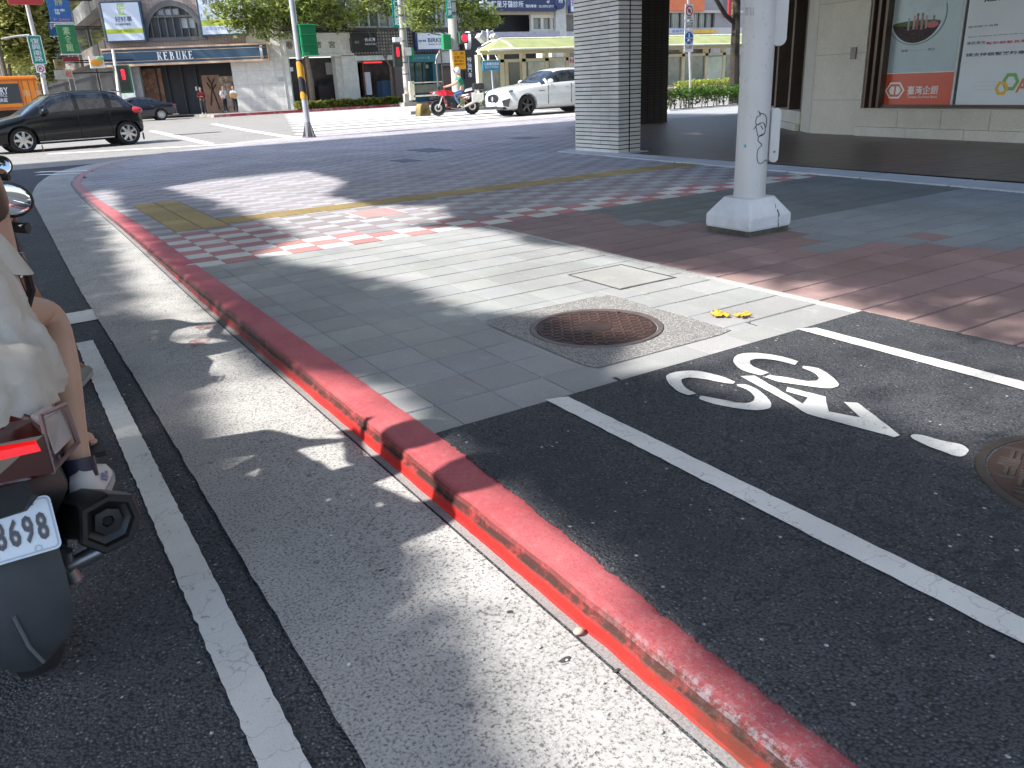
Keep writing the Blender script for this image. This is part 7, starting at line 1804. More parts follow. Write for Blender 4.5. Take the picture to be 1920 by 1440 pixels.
mb = MB(); mb.band([[(-.30, -.05, .95), (-.30, .05, .95), (-.30, .03, .98), (-.30, -.03, .98)], [(-.15, -.09, .92), (-.15, .09, .92), (-.15, .06, 1.0), (-.15, -.06, 1.0)], [(.05, -.15, .84), (.05, .15, .84), (.05, .1, 1.03), (.05, -.1, 1.03)], [(.36, -.2, .80), (.36, .2, .80), (.36, .14, 1.05), (.36, -.14, 1.05)], [(.68, -.14, .82), (.68, .14, .82), (.68, .09, .97), (.68, -.09, .97)]], caps=True); part(mc, 'fairing', mb, M_mred, bevel=.015)
mb = MB(); mb.tube([(-.33, 0, .72), (0, 0, .74), (.3, 0, .62)], [.05, .08, .04], 8); part(mc, 'mudguard', mb, M_blkpl, smooth=True)
mb = MB(); mb.box(.4, .95, -.14, .14, .3, .68); mb.cyl((.62, -.34, .42), (.62, .34, .42), .11); mb.box(.3, 1.0, -.1, .1, .22, .34); part(mc, 'engine', mb, M_blkm, bevel=.02)
mb = MB(); mb.tube([(.2, -.2, .9), (.35, -.19, .35), (.95, -.16, .28)], .022, 6).tube([(.2, .2, .9), (.35, .19, .35), (.95, .16, .28)], .022, 6).tube([(.4, -.15, .85), (1.0, -.12, .7), (1.2, -.12, .55), (W_, -.1, .33)], .028, 6).tube([(.95, -.12, .7), (1.75, -.12, .86)], .022, 6).tube([(.95, .12, .7), (1.75, .12, .86)], .022, 6); part(mc, 'frame', mb, M_mred, smooth=True)
mb = MB(); mb.tube([(.55, -.12, .3), (.9, -.2, .25), (1.3, -.2, .4), (1.75, -.22, .6)], [.03, .03, .06, .065], 8); part(mc, 'exhaust', mb, M_alu, smooth=True)
mb = MB(); mb.band([[(x, -w, z), (x, w, z), (x, w*.9, z+.09), (x, -w*.9, z+.09)] for x, w, z in ((.66, .1, .86), (.9, .16, .80), (1.2, .15, .83), (1.6, .13, .9))], caps=True); part(mc, 'seat', mb, M_blkpl, bevel=.02)
mb = MB(); mb.tube([(.22, -.42, 1.13), (.3, -.25, 1.1), (.3, .25, 1.1), (.22, .42, 1.13)], .016, 6); mb.box(.1, .2, -.46, -.36, 1.06, 1.18); mb.box(.1, .2, .36, .46, 1.06, 1.18); hbm = part(mc, 'handlebar', mb, M_blkpl)
mb = MB()
for q in (-1, 1): mb.tube([(.24, q*.36, 1.13), (.18, q*.4, 1.27)], .008, 5); mb.ball((.17, q*.41, 1.3), .02, .07, .05, 8)
mb.build('mirrors', M_blkpl, hbm, local=True)
mb = MB(); mb.add([(-.02, -.16, 1.05), (-.02, .16, 1.05), (.14, .13, 1.33), (.14, -.13, 1.33), (0, -.16, 1.05), (0, .16, 1.05), (.16, .13, 1.33), (.16, -.13, 1.33)], [(0, 1, 2, 3), (7, 6, 5, 4), (0, 1, 5, 4), (2, 3, 7, 6), (1, 2, 6, 5), (0, 3, 7, 4)]); part(mc, 'windshield', mb, mat('smoked_screen', (.06, .065, .07), .08))
mb = MB(); mb.ball((-.12, 0, .93), .09, .11, .07, 10); part(mc, 'headlight', mb, M_headl, smooth=True)
for q in (-1, 1): part(mc, 'side_case', MB().box(1.42, 1.92, q*.3, q*.54, .5, .86), mat('silver_case', (.58, .57, .52), .4, .3), bevel=.03)
part(mc, 'top_case', MB().box(1.55, 2.0, -.26, .26, .98, 1.25), M_blkpl, bevel=.05)
part(mc, 'rear_rack', MB().box(1.4, 1.95, -.2, .2, .93, .96).box(1.85, 1.95, -.08, .08, .8, .92), M_blkm)
Mm = basis(mc); ml = lambda x, y, z: tuple(Mm @ Vector((x, y, z)))
rd = thing('person', 'person in a green top, jeans and a pale helmet riding the red motorcycle', 'person', ml(1.05, 0, .9))
bodyc = [[(ml(1.12, 0, .98), .13), (ml(1.08, 0, 1.2), .125), (ml(1.0, 0, 1.42), .14), (ml(.97, 0, 1.58), .05), (ml(.95, 0, 1.64), .06)]]
legs = []
for q in (-1, 1):
    L_ = [(ml(1.12, 0, .98), .13), (ml(1.05, q*.16, .92), .09), (ml(.68, q*.24, .82), .068), (ml(.92, q*.26, .40), .045), (ml(.76, q*.28, .33), .04)]; legs.append(L_)
    ar = [(ml(1.0, 0, 1.42), .14), (ml(1.0, q*.2, 1.46), .06), (ml(.72, q*.3, 1.24), .046), (ml(.38, q*.36, 1.16), .033)]; bodyc += [L_, ar]+hand_chains(Vector(ar[-1][0]), Vector(ar[-1][0])-Vector(ar[-2][0]), 1, q)
skin('body', bodyc, M_skin, rd)
skin('shirt', [[(ml(1.13, 0, .92), .145), (ml(1.08, 0, 1.2), .145), (ml(1.0, 0, 1.42), .16), (ml(.97, 0, 1.54), .075)]]+[[(ml(1.0, 0, 1.42), .16), (ml(1.0, q*.2, 1.46), .08), (ml(.86, q*.25, 1.35), .062)] for q in (-1, 1)], mat('green_shirt', (.015, .17, .10), .8), rd)
skin('jeans', [[(ml(1.12, 0, 1.10), .138), (ml(1.12, 0, .97), .145)]]+[[(ml(1.12, 0, .97), .145)]+[(p, r*1.2) for p, r in L_[1:3]]+[(ml(.90, q*.26, .45), .058)] for q, L_ in zip((-1, 1), legs)], mat('blue_jeans', (.07, .13, .25), .8, var=.25, sc=6), rd)
for q, L_ in zip((-1, 1), legs): skin('shoe', [[(L_[3][0], .05), (L_[4][0], .05)]], mat('grey_shoe', (.3, .3, .3), .7), rd)
hc_ = Vector(ml(.93, 0, 1.76)); fdir = Vector((-math.cos(ym), -math.sin(ym), 0)); head_mesh(hc_, fdir, 1, rd, M_skin)
mb = MB(); mb.ball(hc_+Vector((0, 0, .03)), .14, .14, .145, 18); mb.build('helmet', mat('pale_helmet', (.55, .52, .54), .25, coat=.6), rd, smooth=True)
mb = MB(); mb.ball(hc_+fdir*.06, .1, .1, .07, 12); mb.build('visor', M_blkpl, rd, smooth=True)

# ---- scooters at the kerb side of the lane
M_maroon = mat('maroon_scooter_paint', (.11, .010, .015), .22, var=.08, coat=.7); M_scblk = mat('scooter_black_plastic', (.022, .023, .026), .5, var=.2, sc=5); M_flap = mat('grey_mudflap', (.045, .05, .058), .55, var=.25, sc=6, dirt=.2, bump=.1, bsc=40)
M_brake = mat('lit_brake_lamp', (.75, .008, .01), .25, emit=.28); M_mirror = mat('mirror_glass', (.85, .87, .9), .02, 1.0, var=.01); M_plate = mat('plate_white', (.70, .76, .82), .35, var=.04)
def swheel(t, y, r, w):
    mb = MB(); mb.lathe([(r*.7, -w*.35), (r*.85, -w*.5), (r*.97, -w*.32), (r, 0), (r*.97, w*.32), (r*.85, w*.5), (r*.7, w*.35)], (0, y, r), (1, 0, 0), 36); wt = mb.build('wheel', M_tyre, t, smooth=True, local=True)
    mb = MB(); mb.lathe([(r*.7, -w*.35), (r*.66, 0), (r*.7, w*.35)], (0, y, r), (1, 0, 0), 36); mb.cyl((-.06, y, r), (.06, y, r), .035)
    for k in range(6): a = PI*k/3; mb.cyl((0, y, r), (0, y+r*.68*math.cos(a), r+r*.68*math.sin(a)), .016, n=6)
    mb.build('rim', M_blkm, wt, smooth=True, local=True)
def scooter(label, loc, paint, plate_text, mirror):
    t = thing('motor_scooter', label, 'scooter', loc)
    pt = lambda nm, mb, m, **k: mb.build(nm, m, t, local=True, **k)
    swheel(t, .05, .225, .115); swheel(t, 1.2, .215, .10)
    def hull(S, nm, m):   # S: (y, zlow, zhigh, w)
        rings = []
        for y, zl, zh, w in S:
            h = [(0, zl), (w*.75, zl+.005), (w, zl+(zh-zl)*.4), (w*.92, zl+(zh-zl)*.8), (w*.55, zh), (0, zh+.004)]
            rings.append([(a, y, z) for a, z in h]+[(-a, y, z) for a, z in h[-2:0:-1]])
        mb = MB(); mb.band(rings, caps=True); return pt(nm, mb, m, smooth=True, angle=50)
    hull([(-.27, .60, .655, .07), (-.23, .575, .69, .13), (-.12, .53, .72, .17), (.1, .47, .715, .175), (.35, .42, .69, .165), (.6, .36, .66, .13), (.68, .32, .60, .10)], 'tail_fairing', paint)
    hull([(-.20, .50, .60, .09), (-.1, .42, .58, .15), (.1, .36, .54, .155), (.4, .28, .5, .15), (.68, .2, .34, .13)], 'lower_body', M_scblk)
    hull([(-.10, .71, .745, .10), (.1, .71, .77, .15), (.35, .69, .755, .15), (.62, .66, .715, .10)], 'seat', M_scblk)
    # rear lamp cluster, right and left halves
    lampc = pt('tail_light', MB().band([[(-.135, -.275, .60), (-.135, -.262, .675), (-.135, -.2, .69), (-.135, -.2, .60)], [(-.03, -.295, .615), (-.03, -.28, .685), (-.03, -.2, .70), (-.03, -.2, .615)], [(.03, -.295, .615), (.03, -.28, .685), (.03, -.2, .70), (.03, -.2, .615)], [(.135, -.275, .60), (.135, -.262, .675), (.135, -.2, .69), (.135, -.2, .60)]], caps=True), mat('dark_red_lens', (.05, .006, .008), .12, coat=.8))
    mb = MB()
    for q in (-1, 1): mb.add([(q*.025, -.302, .660), (q*.125, -.283, .652), (q*.12, -.279, .667), (q*.025, -.297, .677), (q*.025, -.28, .662), (q*.125, -.262, .652), (q*.12, -.258, .672), (q*.025, -.275, .684)], [(0, 1, 2, 3), (7, 6, 5, 4), (0, 4, 5, 1), (1, 5, 6, 2), (2, 6, 7, 3), (3, 7, 4, 0)])
    mb.build('brake_strip', M_brake, lampc, local=True)
    for q in (-1, 1):
        mb = MB(); mb.add([(q*.145, -.255, .625), (q*.185, -.19, .63), (q*.175, -.18, .695), (q*.14, -.245, .70), (q*.13, -.2, .625), (q*.16, -.15, .63), (q*.15, -.14, .695), (q*.12, -.2, .70)], [(0, 1, 2, 3), (7, 6, 5, 4), (0, 4, 5, 1), (1, 5, 6, 2), (2, 6, 7, 3), (3, 7, 4, 0)]); pt('indicator_lens', mb, mat('clear_lens', (.34, .30, .30), .1, coat=.8), bevel=.005)
        mb = MB(); mb.tube([(q*.135, -.268, .598), (q*.19, -.19, .618), (q*.185, -.18, .70), (q*.14, -.25, .712)], .006, 6, closed=True); pt('lens_rim', mb, mat('pale_trim', (.2, .12, .11), .3), smooth=True)
    # plate on its holder, mudflap
    up = Vector((0, .07, .085)).normalized(); o = Vector((0, -.215, .4725)); nr = Vector((0, -up.z, up.y)); rx = Vector((1, 0, 0)); hw, hh_ = .116, .058
    def rrect(a, b, r): 
        P = []
        for sx_, sz_, a0 in ((1, 1, 0), (-1, 1, PI/2), (-1, -1, PI), (1, -1, 1.5*PI)):
            for k in range(5): tt = a0+PI/2*k/4; P.append((sx_*(a-r)+r*math.cos(tt), sz_*(b-r)+r*math.sin(tt)))
        return P
    pt('plate_holder', MB().prism(rrect(.1, .05, .01), o-nr*.03, rx, up, nr*.026).box(-.05, .05, -.16, -.10, .50, .60), M_scblk)
    pl = pt('number_plate', MB().prism(rrect(hw, hh_, .012), o-nr*.004, rx, up, nr*.004), M_plate)
    mb = MB(); P1, P2 = rrect(hw-.003, hh_-.003, .01), rrect(hw-.0065, hh_-.0065, .008); mb.band([[o+rx*a+up*b+nr*.0008 for a, b in P1], [o+rx*a+up*b+nr*.0008 for a, b in P2]]); mb.build('plate_edge', flat('plate_edge', (.42, .5, .58)), pl, local=True)
    ink = flat('plate_ink', (.10, .105, .12), .4)
    if plate_text:
        for k, ch in enumerate(plate_text): 
            x0 = .006+k*.0248; text(ch, o+rx*x0-up*.034, rx, up, .0205, .060, flat('plate_gold_shadow', (.33, .29, .22)), pl, depth=.001, local=True, bold=.045); text(ch, o+rx*(x0+.001)-up*.033, rx, up, .0187, .058, ink, pl, depth=.002, local=True, bold=.012)
    mb = MB()
    for x in (-.062, .062):
        mb.cyl(o+rx*x+up*.045, o+rx*x+up*.045+nr*.008, .007, n=10); mb.box(x-.0, x+.022, -.004, .0, -.003, .003, M=Matrix.Translation(o+up*.047+nr*.003))
    mb.build('plate_bolt', flat('bolt', (.04, .06, .08), .4), pl, local=True)
    mb = MB()
    for x, z in ((.075, -.047), (.0, -.047)): mb.lathe([(.005, .0), (.007, 0), (.007, .0012), (.005, .0012)], o+rx*x+up*z, nr, 16)
    mb.build('plate_seal', flat('seal', (.45, .52, .58)), pl, local=True)
    rings = []
    for y, z, w in ((-.20, .47, .105), (-.225, .42, .108), (-.235, .34, .108), (-.235, .26, .105), (-.225, .19, .09), (-.212, .155, .06), (-.205, .14, .045)):
        rings.append([(x*w, y+.028*abs(x)**2.2, z+.006*abs(x)) for x in (-1, -.6, 0, .6, 1)]+[(x*w*.93, y+.02+.028*abs(x)**2.2, z+.004) for x in (1, .6, 0, -.6, -1)])
    mb = MB(); mb.band(rings, caps=True); pt('mudflap', mb, M_flap, smooth=True, angle=50)
    mb = MB(); mb.tube([(.0, -.238, .3), (.01, -.239, .22), (.025, -.225, .165)], .004, 6); pt('flap_crease', mb, mat('flap_edge', (.11, .12, .13), .5), smooth=True)
    # exhaust with a seven-sided end cap
    e = Vector((.205, -.175, .425)); ax = Vector((.16, -.97, .12)).normalized(); u_ = Vector((.97, .16, 0)).normalized(); v_ = ax.cross(u_)*-1 if ax.cross(u_).z < 0 else ax.cross(u_)
    shape = [(-.060, -.028), (-.022, -.066), (.036, -.058), (.064, -.012), (.058, .036), (.012, .056), (-.044, .044)]
    def ringm(f, d, dx=0, dz=0): return [e+u_*(a*f+dx)+v_*(b*f+dz)+ax*d for a, b in shape]
    mb = MB(); mb.band([ringm(.6, -.5, -.06, -.12), ringm(.85, -.42, -.04, -.09), ringm(.98, -.2, -.01, -.03), ringm(1.0, -.02), ringm(1.04, 0), ringm(1.05, .018), ringm(.97, .026), ringm(.80, .026), ringm(.74, .012), ringm(.52, .004), ringm(.46, .014), ringm(.2, .016), ringm(.17, .0)], caps=True)
    ex = pt('exhaust', mb, mat('exhaust_black', (.018, .018, .02), .42, .3, var=.25, sc=8), bevel=0, smooth=True, angle=28)
    mb = MB(); mb.cyl(e+ax*.0155, e+ax*.0175, .0095, n=14); mb.build('tail_pipe_hole', flat('pipe_hole', (.002, .002, .002), .9), ex, local=True)
    mb = MB(); mb.tube([(.13, .2, .3), (.1, .35, .27), (.05, .5, .27)], .02, 8); pt('exhaust_pipe', mb, M_blkm, smooth=True)
    mb = MB(); mb.cyl((.115, -.13, .318), (.185, -.135, .335), .017, n=14); mb.cyl((.118, -.14, .36), (.112, -.125, .30), .012, n=12); mb.cyl((.112, -.14, .315), (.118, -.14, .285), .017, n=14); pt('shock_absorber', mb, mat('worn_steel', (.26, .26, .27), .35, .85), smooth=True)
    mb = MB(); mb.box(.08, .12, -.1, .3, .28, .36); mb.box(-.1, .1, -.02, .5, .2, .36); mb.box(.16, .2, -.12, 0.0, .35, .42); pt('swing_arm', mb, M_scblk, bevel=.01)
    pt('floorboard', MB().box(-.15, .15, .62, 1.02, .21, .255), M_scblk, bevel=.015)
    mb = MB(); mb.cyl((.13, .12, .395), (.215, .12, .395), .016); mb.cyl((-.13, .12, .395), (-.215, .12, .395), .016); pt('foot_peg', mb, M_scblk)
    mb = MB(); mb.band([[(-.18, 1.0, .24), (.18, 1.0, .24), (.12, 1.1, .24), (-.12, 1.1, .24)], [(-.21, 1.03, .5), (.21, 1.03, .5), (.1, 1.2, .5), (-.1, 1.2, .5)], [(-.17, .96, .8), (.17, .96, .8), (.08, 1.14, .8), (-.08, 1.14, .8)], [(-.1, .9, .9), (.1, .9, .9), (.05, 1.03, .88), (-.05, 1.03, .88)]], caps=True); pt('leg_shield', mb, paint, bevel=.02, smooth=True)
    mb = MB(); mb.tube([(0, 1.0, .40), (0, 1.2, .47), (0, 1.38, .36)], [.05, .065, .03], 8); mb.tube([(-.07, 1.2, .215), (-.06, 1.08, .55)], .02, 8); mb.tube([(.07, 1.2, .215), (.06, 1.08, .55)], .02, 8); pt('front_fender', mb, M_scblk, smooth=True)
    mb = MB(); mb.tube([(-.22, .80, .935), (-.15, .84, .945), (0, .92, .93), (.15, .84, .945), (.22, .80, .935)], [.016, .016, .05, .016, .016], 10); hb_ = pt('handlebar', mb, M_scblk, smooth=True)
    for q in (-1, 1):
        mx = Vector((q*mirror[0], mirror[1], mirror[2])); mb = MB(); mb.tube([(q*.12, .85, .955), (q*(mirror[0]-.02), mirror[1]+.03, .99), mx+Vector((0, .02, 0))], .006, 8)
        mb.ball(mx+Vector((0, .012, 0)), mirror[3]+.008, .018, mirror[4]+.008, 20, M=Matrix.Rotation(mirror[5]*q, 3, 'Y')); mr = pt('mirror', mb, M_scblk, smooth=True, angle=60)
        mb = MB(); mb.ball(mx+Vector((0, -.0045-(.012 if mirror[5] == 0 else 0), 0)), mirror[3], .004, mirror[4], 22, M=Matrix.Rotation(mirror[5]*q, 3, 'Y') @ Matrix.Rotation(mirror[6]*q, 3, 'Z') @ Matrix.Rotation(-.32 if mirror[5] == 0 else 0, 3, 'X')); mb.build('mirror_glass', M_mirror, mr, smooth=True, local=True)
    pt('headlight', MB().ball((0, 1.05, .84), .07, .05, .05, 12), M_headl, smooth=True)
    return t
SC = Vector((-.165, 1.95, -.07))
scooter('maroon and black motor scooter with the plate ending 8698 stopped beside the white line', SC, M_maroon, '8698', (.185, .80, 1.02, .060, .044, .22, .1))
SC2 = Vector((-.150, 4.06, -.07))
scooter('dark scooter with round mirrors just ahead of the maroon scooter', SC2, mat('dark_grey_scooter_paint', (.03, .032, .036), .25, coat=.6), '', (.205, 1.0, .985, .040, .042, 0, .0))

def rider(label, L, s, pelv, chest, head, armsp, legsp, skinm, topm, botm, shoem, helm, face=(0, 1, 0), short=False, toes=False):
    t = thing('person', label, 'person', L(*pelv)); W = lambda p: tuple(L(*p))
    lean = [(W(pelv), .115*s), (W([a*.5+b*.5 for a, b in zip(pelv, chest)]), .105*s), (W(chest), .12*s), (W((chest[0], chest[1]+.01, chest[2]+.15*s)), .05*s), (W((head[0], head[1]-.01, head[2]-.10*s)), .052*s)]
    ch = [lean]
    for q, (el, wr) in zip((-1, 1), armsp):
        a = [(W(chest), .12*s), (W((chest[0]+q*.15*s, chest[1], chest[2]+.07*s)), .055*s), (W(el), .04*s), (W(wr), .028*s)]; ch.append(a); ch += hand_chains(Vector(a[-1][0]), Vector(a[-1][0])-Vector(a[-2][0]), s, q)
    for q, (kn, an, to) in zip((-1, 1), legsp):
        ch.append([(W(pelv), .115*s), (W((pelv[0]+q*.09*s, pelv[1]+.05, pelv[2]-.01)), .085*s), (W([.5*(pelv[0]+q*.09*s)+.5*kn[0], .5*pelv[1]+.5*kn[1]+.02, .5*pelv[2]+.5*kn[2]]), .074*s), (W(kn), .056*s), (W([.62*kn[i]+.38*an[i]-(.018 if i == 1 else 0) for i in range(3)]), .052*s), (W([.15*kn[i]+.85*an[i] for i in range(3)]), .034*s), (W(an), .034*s), (W(to), .027*s)])
    skin('body', ch, skinm, t, 2)
    head_mesh(L(*head), face, s, t, skinm)
    hv = Vector(L(*head)); fv = Vector(face); mb = MB(); N_ = 20; rings = []
    for i in range(9):
        ph = (PI*.66)*i/8; rings.append([hv+Vector((0, 0, .02))+Vector((.128*s*math.sin(ph)*math.cos(2*PI*k/N_), .140*s*math.sin(ph)*math.sin(2*PI*k/N_), .132*s*math.cos(ph)+(.05*s if (math.sin(2*PI*k/N_)*fv.y > .45 and i > 5) else 0))) for k in range(N_)])
    mb.band(rings, caps=False); mb.build('helmet', helm, t, smooth=True, angle=70)
    k = 1.2
    if topm: skin('shirt', [[(W((pelv[0], pelv[1], pelv[2]+.05)), .13*s), lean[1][:1]+(.128*s,), (lean[2][0], .142*s), (lean[3][0], .06*s)]]+[[(W(chest), .142*s), (W((chest[0]+q*.15*s, chest[1], chest[2]+.07*s)), .075*s), (tuple(Vector(W((chest[0]+q*.15*s, chest[1], chest[2]+.07*s))).lerp(Vector(W(el)), .75)), .056*s)] for q, (el, wr) in zip((-1, 1), armsp)], topm, t, 2)
    if botm:
        skin('shorts', [[(W((pelv[0], pelv[1]-.02, pelv[2]+.08)), .125*s), (W(pelv), .135*s)]]+[[(W(pelv), .135*s), (W((pelv[0]+q*.09*s, pelv[1]+.05, pelv[2]-.01)), .105*s), (W([.35*(pelv[0]+q*.09*s)+.65*kn[0], .35*pelv[1]+.65*kn[1]+.01, .35*pelv[2]+.65*kn[2]]), .085*s)] for q, (kn, an, to) in zip((-1, 1), legsp)], botm, t, 2)
    return t, W
Ls = lambda x, y, z: Vector((x, y, z))+SC
Ls2 = lambda x, y, z: Vector((x, y, z))+SC2
M_fair = mat('fair_skin', (.46, .29, .21), .5, var=.07, sc=10); M_cloth = mat('cream_white_cloth', (.50, .465, .42), .85, var=.07, sc=7, bump=.25, bsc=300)
M_helmw = mat('white_helmet', (.7, .7, .7), .2, coat=.6); M_helmg = mat('grey_helmet', (.2, .2, .22), .2, coat=.6)
# pillion rider in the white dress
t, Wp = rider('person in a loose cream white dress sitting on the back of the maroon scooter', Ls, .9, (0, .22, .80), (0, .13, 1.06), (0, .17, 1.32),
              [((-.17, .2, .92), (-.1, .44, .9)), ((.140, .19, .92), (.1, .44, .90))], [((-.215, .44, .76), (-.18, .075, .445), (-.205, .18, .385)), ((.212, .43, .755), (.184, .072, .445), (.206, .17, .388))], M_fair, None, None, None, M_helmw)
def dress(t):
    R_ = [(.13, 1.15, .06, .06, 0), (.13, 1.12, .095, .08, 0), (.13, 1.05, .125, .105, 0), (.135, .96, .152, .122, 0), (.14, .91, .165, .13, 0), (.15, .865, .168, .135, 0), (.16, .825, .172, .155, -.02), (.165, .79, .186, .21, -.06), (.135, .76, .194, .27, -.09), (.11, .73, .2, .315, -.10), (.1, .69, .2, .335, -.12), (.095, .655, .196, .34, -.14)]
    N_ = 96; rings = []; S_ = 5
    full = []
    for i in range(len(R_)-1):
        for k in range(S_):
            f = k/S_; f = f*f*(3-2*f)*.5+f*.5; full.append([a+(b-a)*f for a, b in zip(R_[i], R_[i+1])])
    full.append(list(R_[-1]))
    for j, (cy, z, rx, ry, tl) in enumerate(full):
        row = []; low = sstep(.95, .68, z)
        for k in range(N_):
            a = 2*PI*k/N_; x = rx*math.cos(a); y = cy+ry*math.sin(a)
            fold = noise.noise(Vector((math.cos(a)*3.2, math.sin(a)*3.2, z*2.2)))*.012*(1+low)+noise.noise(Vector((math.cos(a)*8, math.sin(a)*8+z*7, z*4)))*.010*(1+.6*low)-abs(noise.noise(Vector((math.cos(a)*6+z*9, math.sin(a)*6-z*5, z*3+4))))*.022*(.5+low)
            dg = .010*math.sin(9*z*6+5*math.cos(a)+3*math.sin(2*a))*noise.noise(Vector((x*9, y*9, z*9)))
            d = fold+dg
            zz = z+tl*(y-cy)*.9+.012*low*noise.noise(Vector((x*9, y*9, 5)))
            if j == len(full)-1: zz += .012*noise.noise(Vector((math.cos(a)*5, math.sin(a)*5, 1)))
            row.append(Ls(x+d*math.cos(a), y+d*math.sin(a), zz))
        rings.append(row)
    inn = [[p+Vector((0, 0, .004))+(Vector((SC.x, SC.y+.1, p.z))-p)*.03 for p in rings[-1]], [p+(Vector((SC.x, SC.y+.1, p.z))-p)*.04 for p in rings[-8]]]
    mb = MB(); mb.band(rings+inn); mb.build('dress', M_cloth, t, smooth=True, angle=0)
    # loose sleeve over the right arm
    mb = MB(); rr = []
    for f, r in ((0, .05), (.3, .055), (.6, .056), (1.0, .060)):
        c = Vector((.085, .13, 1.09)).lerp(Vector((.135, .17, .93)), f); row = []
        for k in range(20):
            a = 2*PI*k/20; row.append(Ls(c.x+(r+.006*noise.noise(Vector((a, f*5, 0))))*math.cos(a), c.y+r*math.sin(a), c.z-.02*math.cos(a)))
        rr.append(row)
    mb.band(rr); mb.build('sleeve', M_cloth, t, smooth=True, angle=0)
    mb = MB(); mb.tube([Ls(.172, .2, .95), Ls(.182, .22, .91), Ls(.182, .24, .86), Ls(.165, .26, .82)], .010, 8); mb.build('bag_strap', flat('black_strap', (.015, .015, .018)), t, smooth=True)
dress(t)
M_snk = mat('white_sneaker', (.58, .57, .56), .6, var=.08); M_sole = flat('grey_sole', (.35, .35, .36)); M_sock = flat('navy_sock', (.02, .022, .045))
def shoe(par, L, heel, toe, w, h, m, solem=M_sole, stripe=None):
    a = Vector(L(*heel)); b = Vector(L(*toe)); d = (b-a); Ln = d.length; d.normalize(); sd = d.cross(Vector((0, 0, 1))).normalized(); up = sd.cross(d)
    rings = []
    for f, ww, hh_ in ((-.12, .25, .45), (-.06, .7, 1.0), (.12, .82, 1.15), (.34, .86, 1.0), (.55, .96, .72), (.78, 1.0, .55), (.95, .82, .42), (1.03, .4, .25)):
        c = a+d*Ln*f; rings.append([c+sd*ww*w*x+up*hh_*h*z for x, z in ((-1, 0), (-.98, .35), (-.72, .85), (0, 1), (.72, .85), (.98, .35), (1, 0), (0, -.03))])
    mb = MB(); mb.band(rings, caps=True); s_ = mb.build('shoe', m, par, smooth=True, angle=60)
    rings = []
    for f, ww in ((-.13, .3), (-.07, .8), (.12, .92), (.5, 1.05), (.8, 1.08), (.97, .85), (1.06, .35)):
        c = a+d*Ln*f; rings.append([c+sd*ww*w*x+up*z for x, z in ((-1, .008), (1, .008), (.95, -.014), (-.95, -.014))])
    mb = MB(); mb.band(rings, caps=True); mb.build('sole', solem, s_, smooth=True, angle=40)
    if stripe:
        for q in (-1, 1):
            mb = MB(); mb.tube([a+d*Ln*.25+sd*q*w*.86+up*h*.55, a+d*Ln*.42+sd*q*w*.9+up*h*.3, a+d*Ln*.55+sd*q*w*.9+up*h*.45], .004, 6); mb.tube([a+d*Ln*.33+sd*q*w*.85+up*h*.6, a+d*Ln*.5+sd*q*w*.92+up*h*.3], .004, 6); mb.build('shoe_stripe', stripe, s_, smooth=True)
        mb = MB()
        for f in (.3, .38, .46, .54): mb.tube([a+d*Ln*f-sd*w*.4+up*h*(1.02-f*.45), a+d*Ln*f+up*h*(1.1-f*.5), a+d*Ln*f+sd*w*.4+up*h*(1.02-f*.45)], .0035, 5)
        mb.build('lace', M_signw, s_, smooth=True)
    return s_
for q in (-1, 1):
    shoe(t, Ls, (q*.178, .030, .380), (q*.222, .205, .375), .042, .075, M_snk, M_sole, flat('lilac_stripe', (.30, .28, .42)))
    mb = MB(); mb.tube([Ls(q*.184, .068, .43), Ls(q*.186, .085, .475)], [.036, .036], 14); mb.build('sock', M_sock, t, smooth=True)
# the person steering
M_blkshirt = mat('black_shirt', (.016, .016, .02), .85)
t, Wd = rider('person in a black top steering the maroon scooter in black sandals', Ls, .9, (-.03, .50, .80), (-.03, .54, 1.08), (-.04, .58, 1.34),
              [((-.2, .64, .93), (-.17, .80, .96)), ((.13, .64, .92), (.15, .80, .955))], [((-.14, .90, .70), (-.16, .72, .31), (-.2, .88, .275)), ((.14, .90, .70), (.175, .735, .315), (.225, .80, .262))], M_skintan, M_blkshirt, mat('khaki_shorts', (.2, .17, .12), .85), None, M_helmg)
mb = MB(); mb.box(.13, .27, .69, .86, .226, .244); sd1 = mb.build('sandal', M_blkpl, None); sd1.location = SC; bpy.context.view_layer.update()
attach(sd1, t); 
mb = MB(); mb.tube([Ls(.16, .74, .245), Ls(.19, .765, .298), Ls(.235, .745, .25)], .009, 8); mb.tube([Ls(.175, .715, .32), Ls(.215, .715, .33), Ls(.16, .755, .33)], .008, 8, closed=True); mb.build('sandal_strap', M_blkpl, t, smooth=True)
mb = MB()
for k in range(5): mb.ball(Ls(.238+.006*math.sin(k*.8), .785+k*.014-.02, .250-.002*k), .019-.0015*k, .008, .009, 10)
mb.build('toes', M_fair, t, smooth=True)
mb = MB(); mb.tube([Ls(.18, .735, .30), Ls(.2, .765, .28), Ls(.232, .80, .25)], [.03, .032, .026], 12); mb.build('foot', M_fair, t, smooth=True)
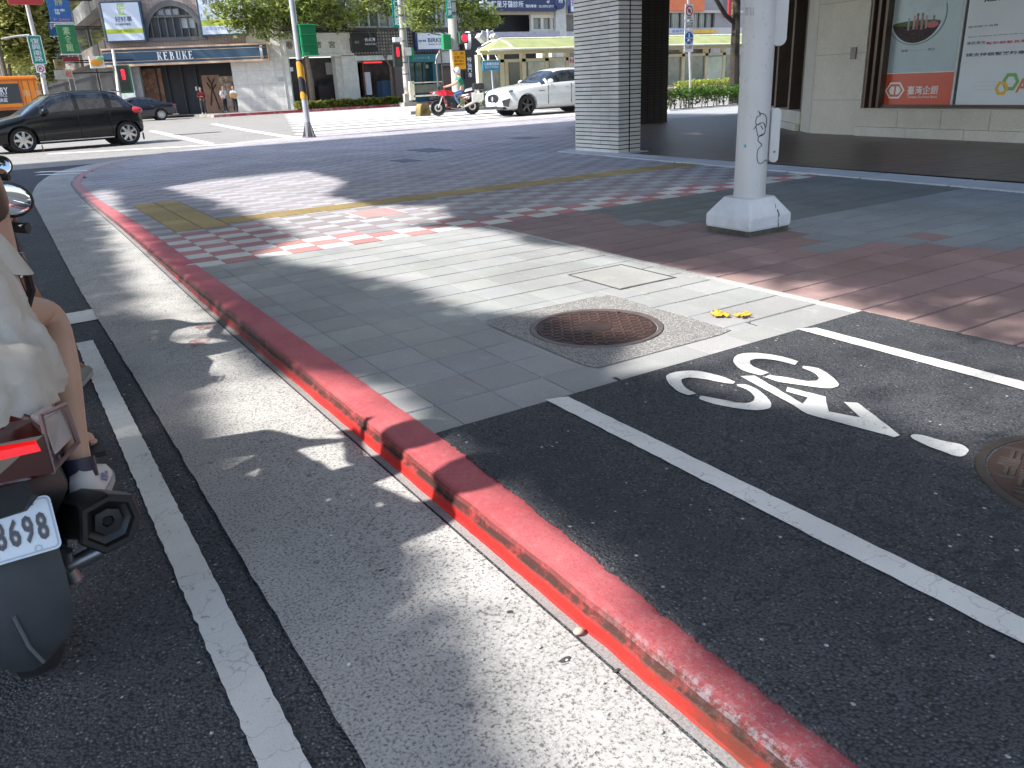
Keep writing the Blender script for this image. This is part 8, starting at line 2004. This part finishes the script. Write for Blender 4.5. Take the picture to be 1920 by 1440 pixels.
# the rider ahead
t, Wc = rider('person in a dark top with tanned legs putting a foot down beside the dark scooter', Ls2, .9, (-.02, .30, .80), (-.06, .34, 1.06), (-.06, .42, 1.32),
              [((-.22, .60, .95), (-.17, .80, .96)), ((.08, .58, .92), (.15, .80, .955))], [((-.16, .80, .66), (-.16, .72, .31), (-.18, .88, .275)), ((.16, .26, .47), (.268, .13, .10), (.31, .26, .045))], M_skintan, mat('navy_shirt', (.02, .025, .05), .85), mat('dark_shorts', (.03, .03, .035), .85), None, M_helmg)
shoe(t, Ls2, (.265, .10, .02), (.325, .30, .02), .04, .065, mat('grey_canvas_shoe', (.22, .22, .19), .7))


# ---- pieces of one kind that stand apart become parts of their own (each bar, each plate, each window)
def split_loose(o):
    me = o.data; bm = bmesh.new(); bm.from_mesh(me); bm.verts.ensure_lookup_table(); seen = {}; groups = []
    for v in bm.verts:
        if v.index in seen: continue
        st = [v]; seen[v.index] = len(groups); g = []
        while st:
            w = st.pop(); g.append(w.index)
            for e in w.link_edges:
                x = e.other_vert(w)
                if x.index not in seen: seen[x.index] = len(groups); st.append(x)
        groups.append(g)
    if not 1 < len(groups) <= 60: bm.free(); return
    for gi in range(len(groups)):
        b = bm.copy(); b.verts.ensure_lookup_table()
        bmesh.ops.delete(b, geom=[v for v in b.verts if seen[v.index] != gi], context='VERTS')
        if gi == 0: first = b; continue
        m2 = me.copy(); b.to_mesh(m2); b.free(); c = o.copy(); c.data = m2; COL.objects.link(c); c.parent = o.parent; c.matrix_parent_inverse = o.matrix_parent_inverse.copy()
    first.to_mesh(me); first.free(); bm.free()
SPLIT = ('side_window', 'mullion', 'shop_mullion', 'cream_panel', 'advert_panel', 'visor', 'door_post', 'curtain_fold', 'steel_band', 'bracket', 'teal_strip', 'door_frame', 'blind', 'shop_goods', 'hanger', 'plate_bolt', 'plate_seal', 'fork', 'mirrors', 'flank_frame', 'spot_lamp', 'foot_peg', 'mud_flap', 'emblem_bar', 'eyes', 'brake_strip', 'rust_crack', 'rail_frame', 'frame_bar')
for o in list(bpy.data.objects):
    if o.type == 'MESH' and o.name.split('.')[0] in SPLIT and not o.children: split_loose(o)
for o in bpy.data.objects:
    if o.type == 'MESH' and o.name.split('.')[0] in ('stems', 'foliage', 'scuff_marks'): o['kind'] = 'stuff'
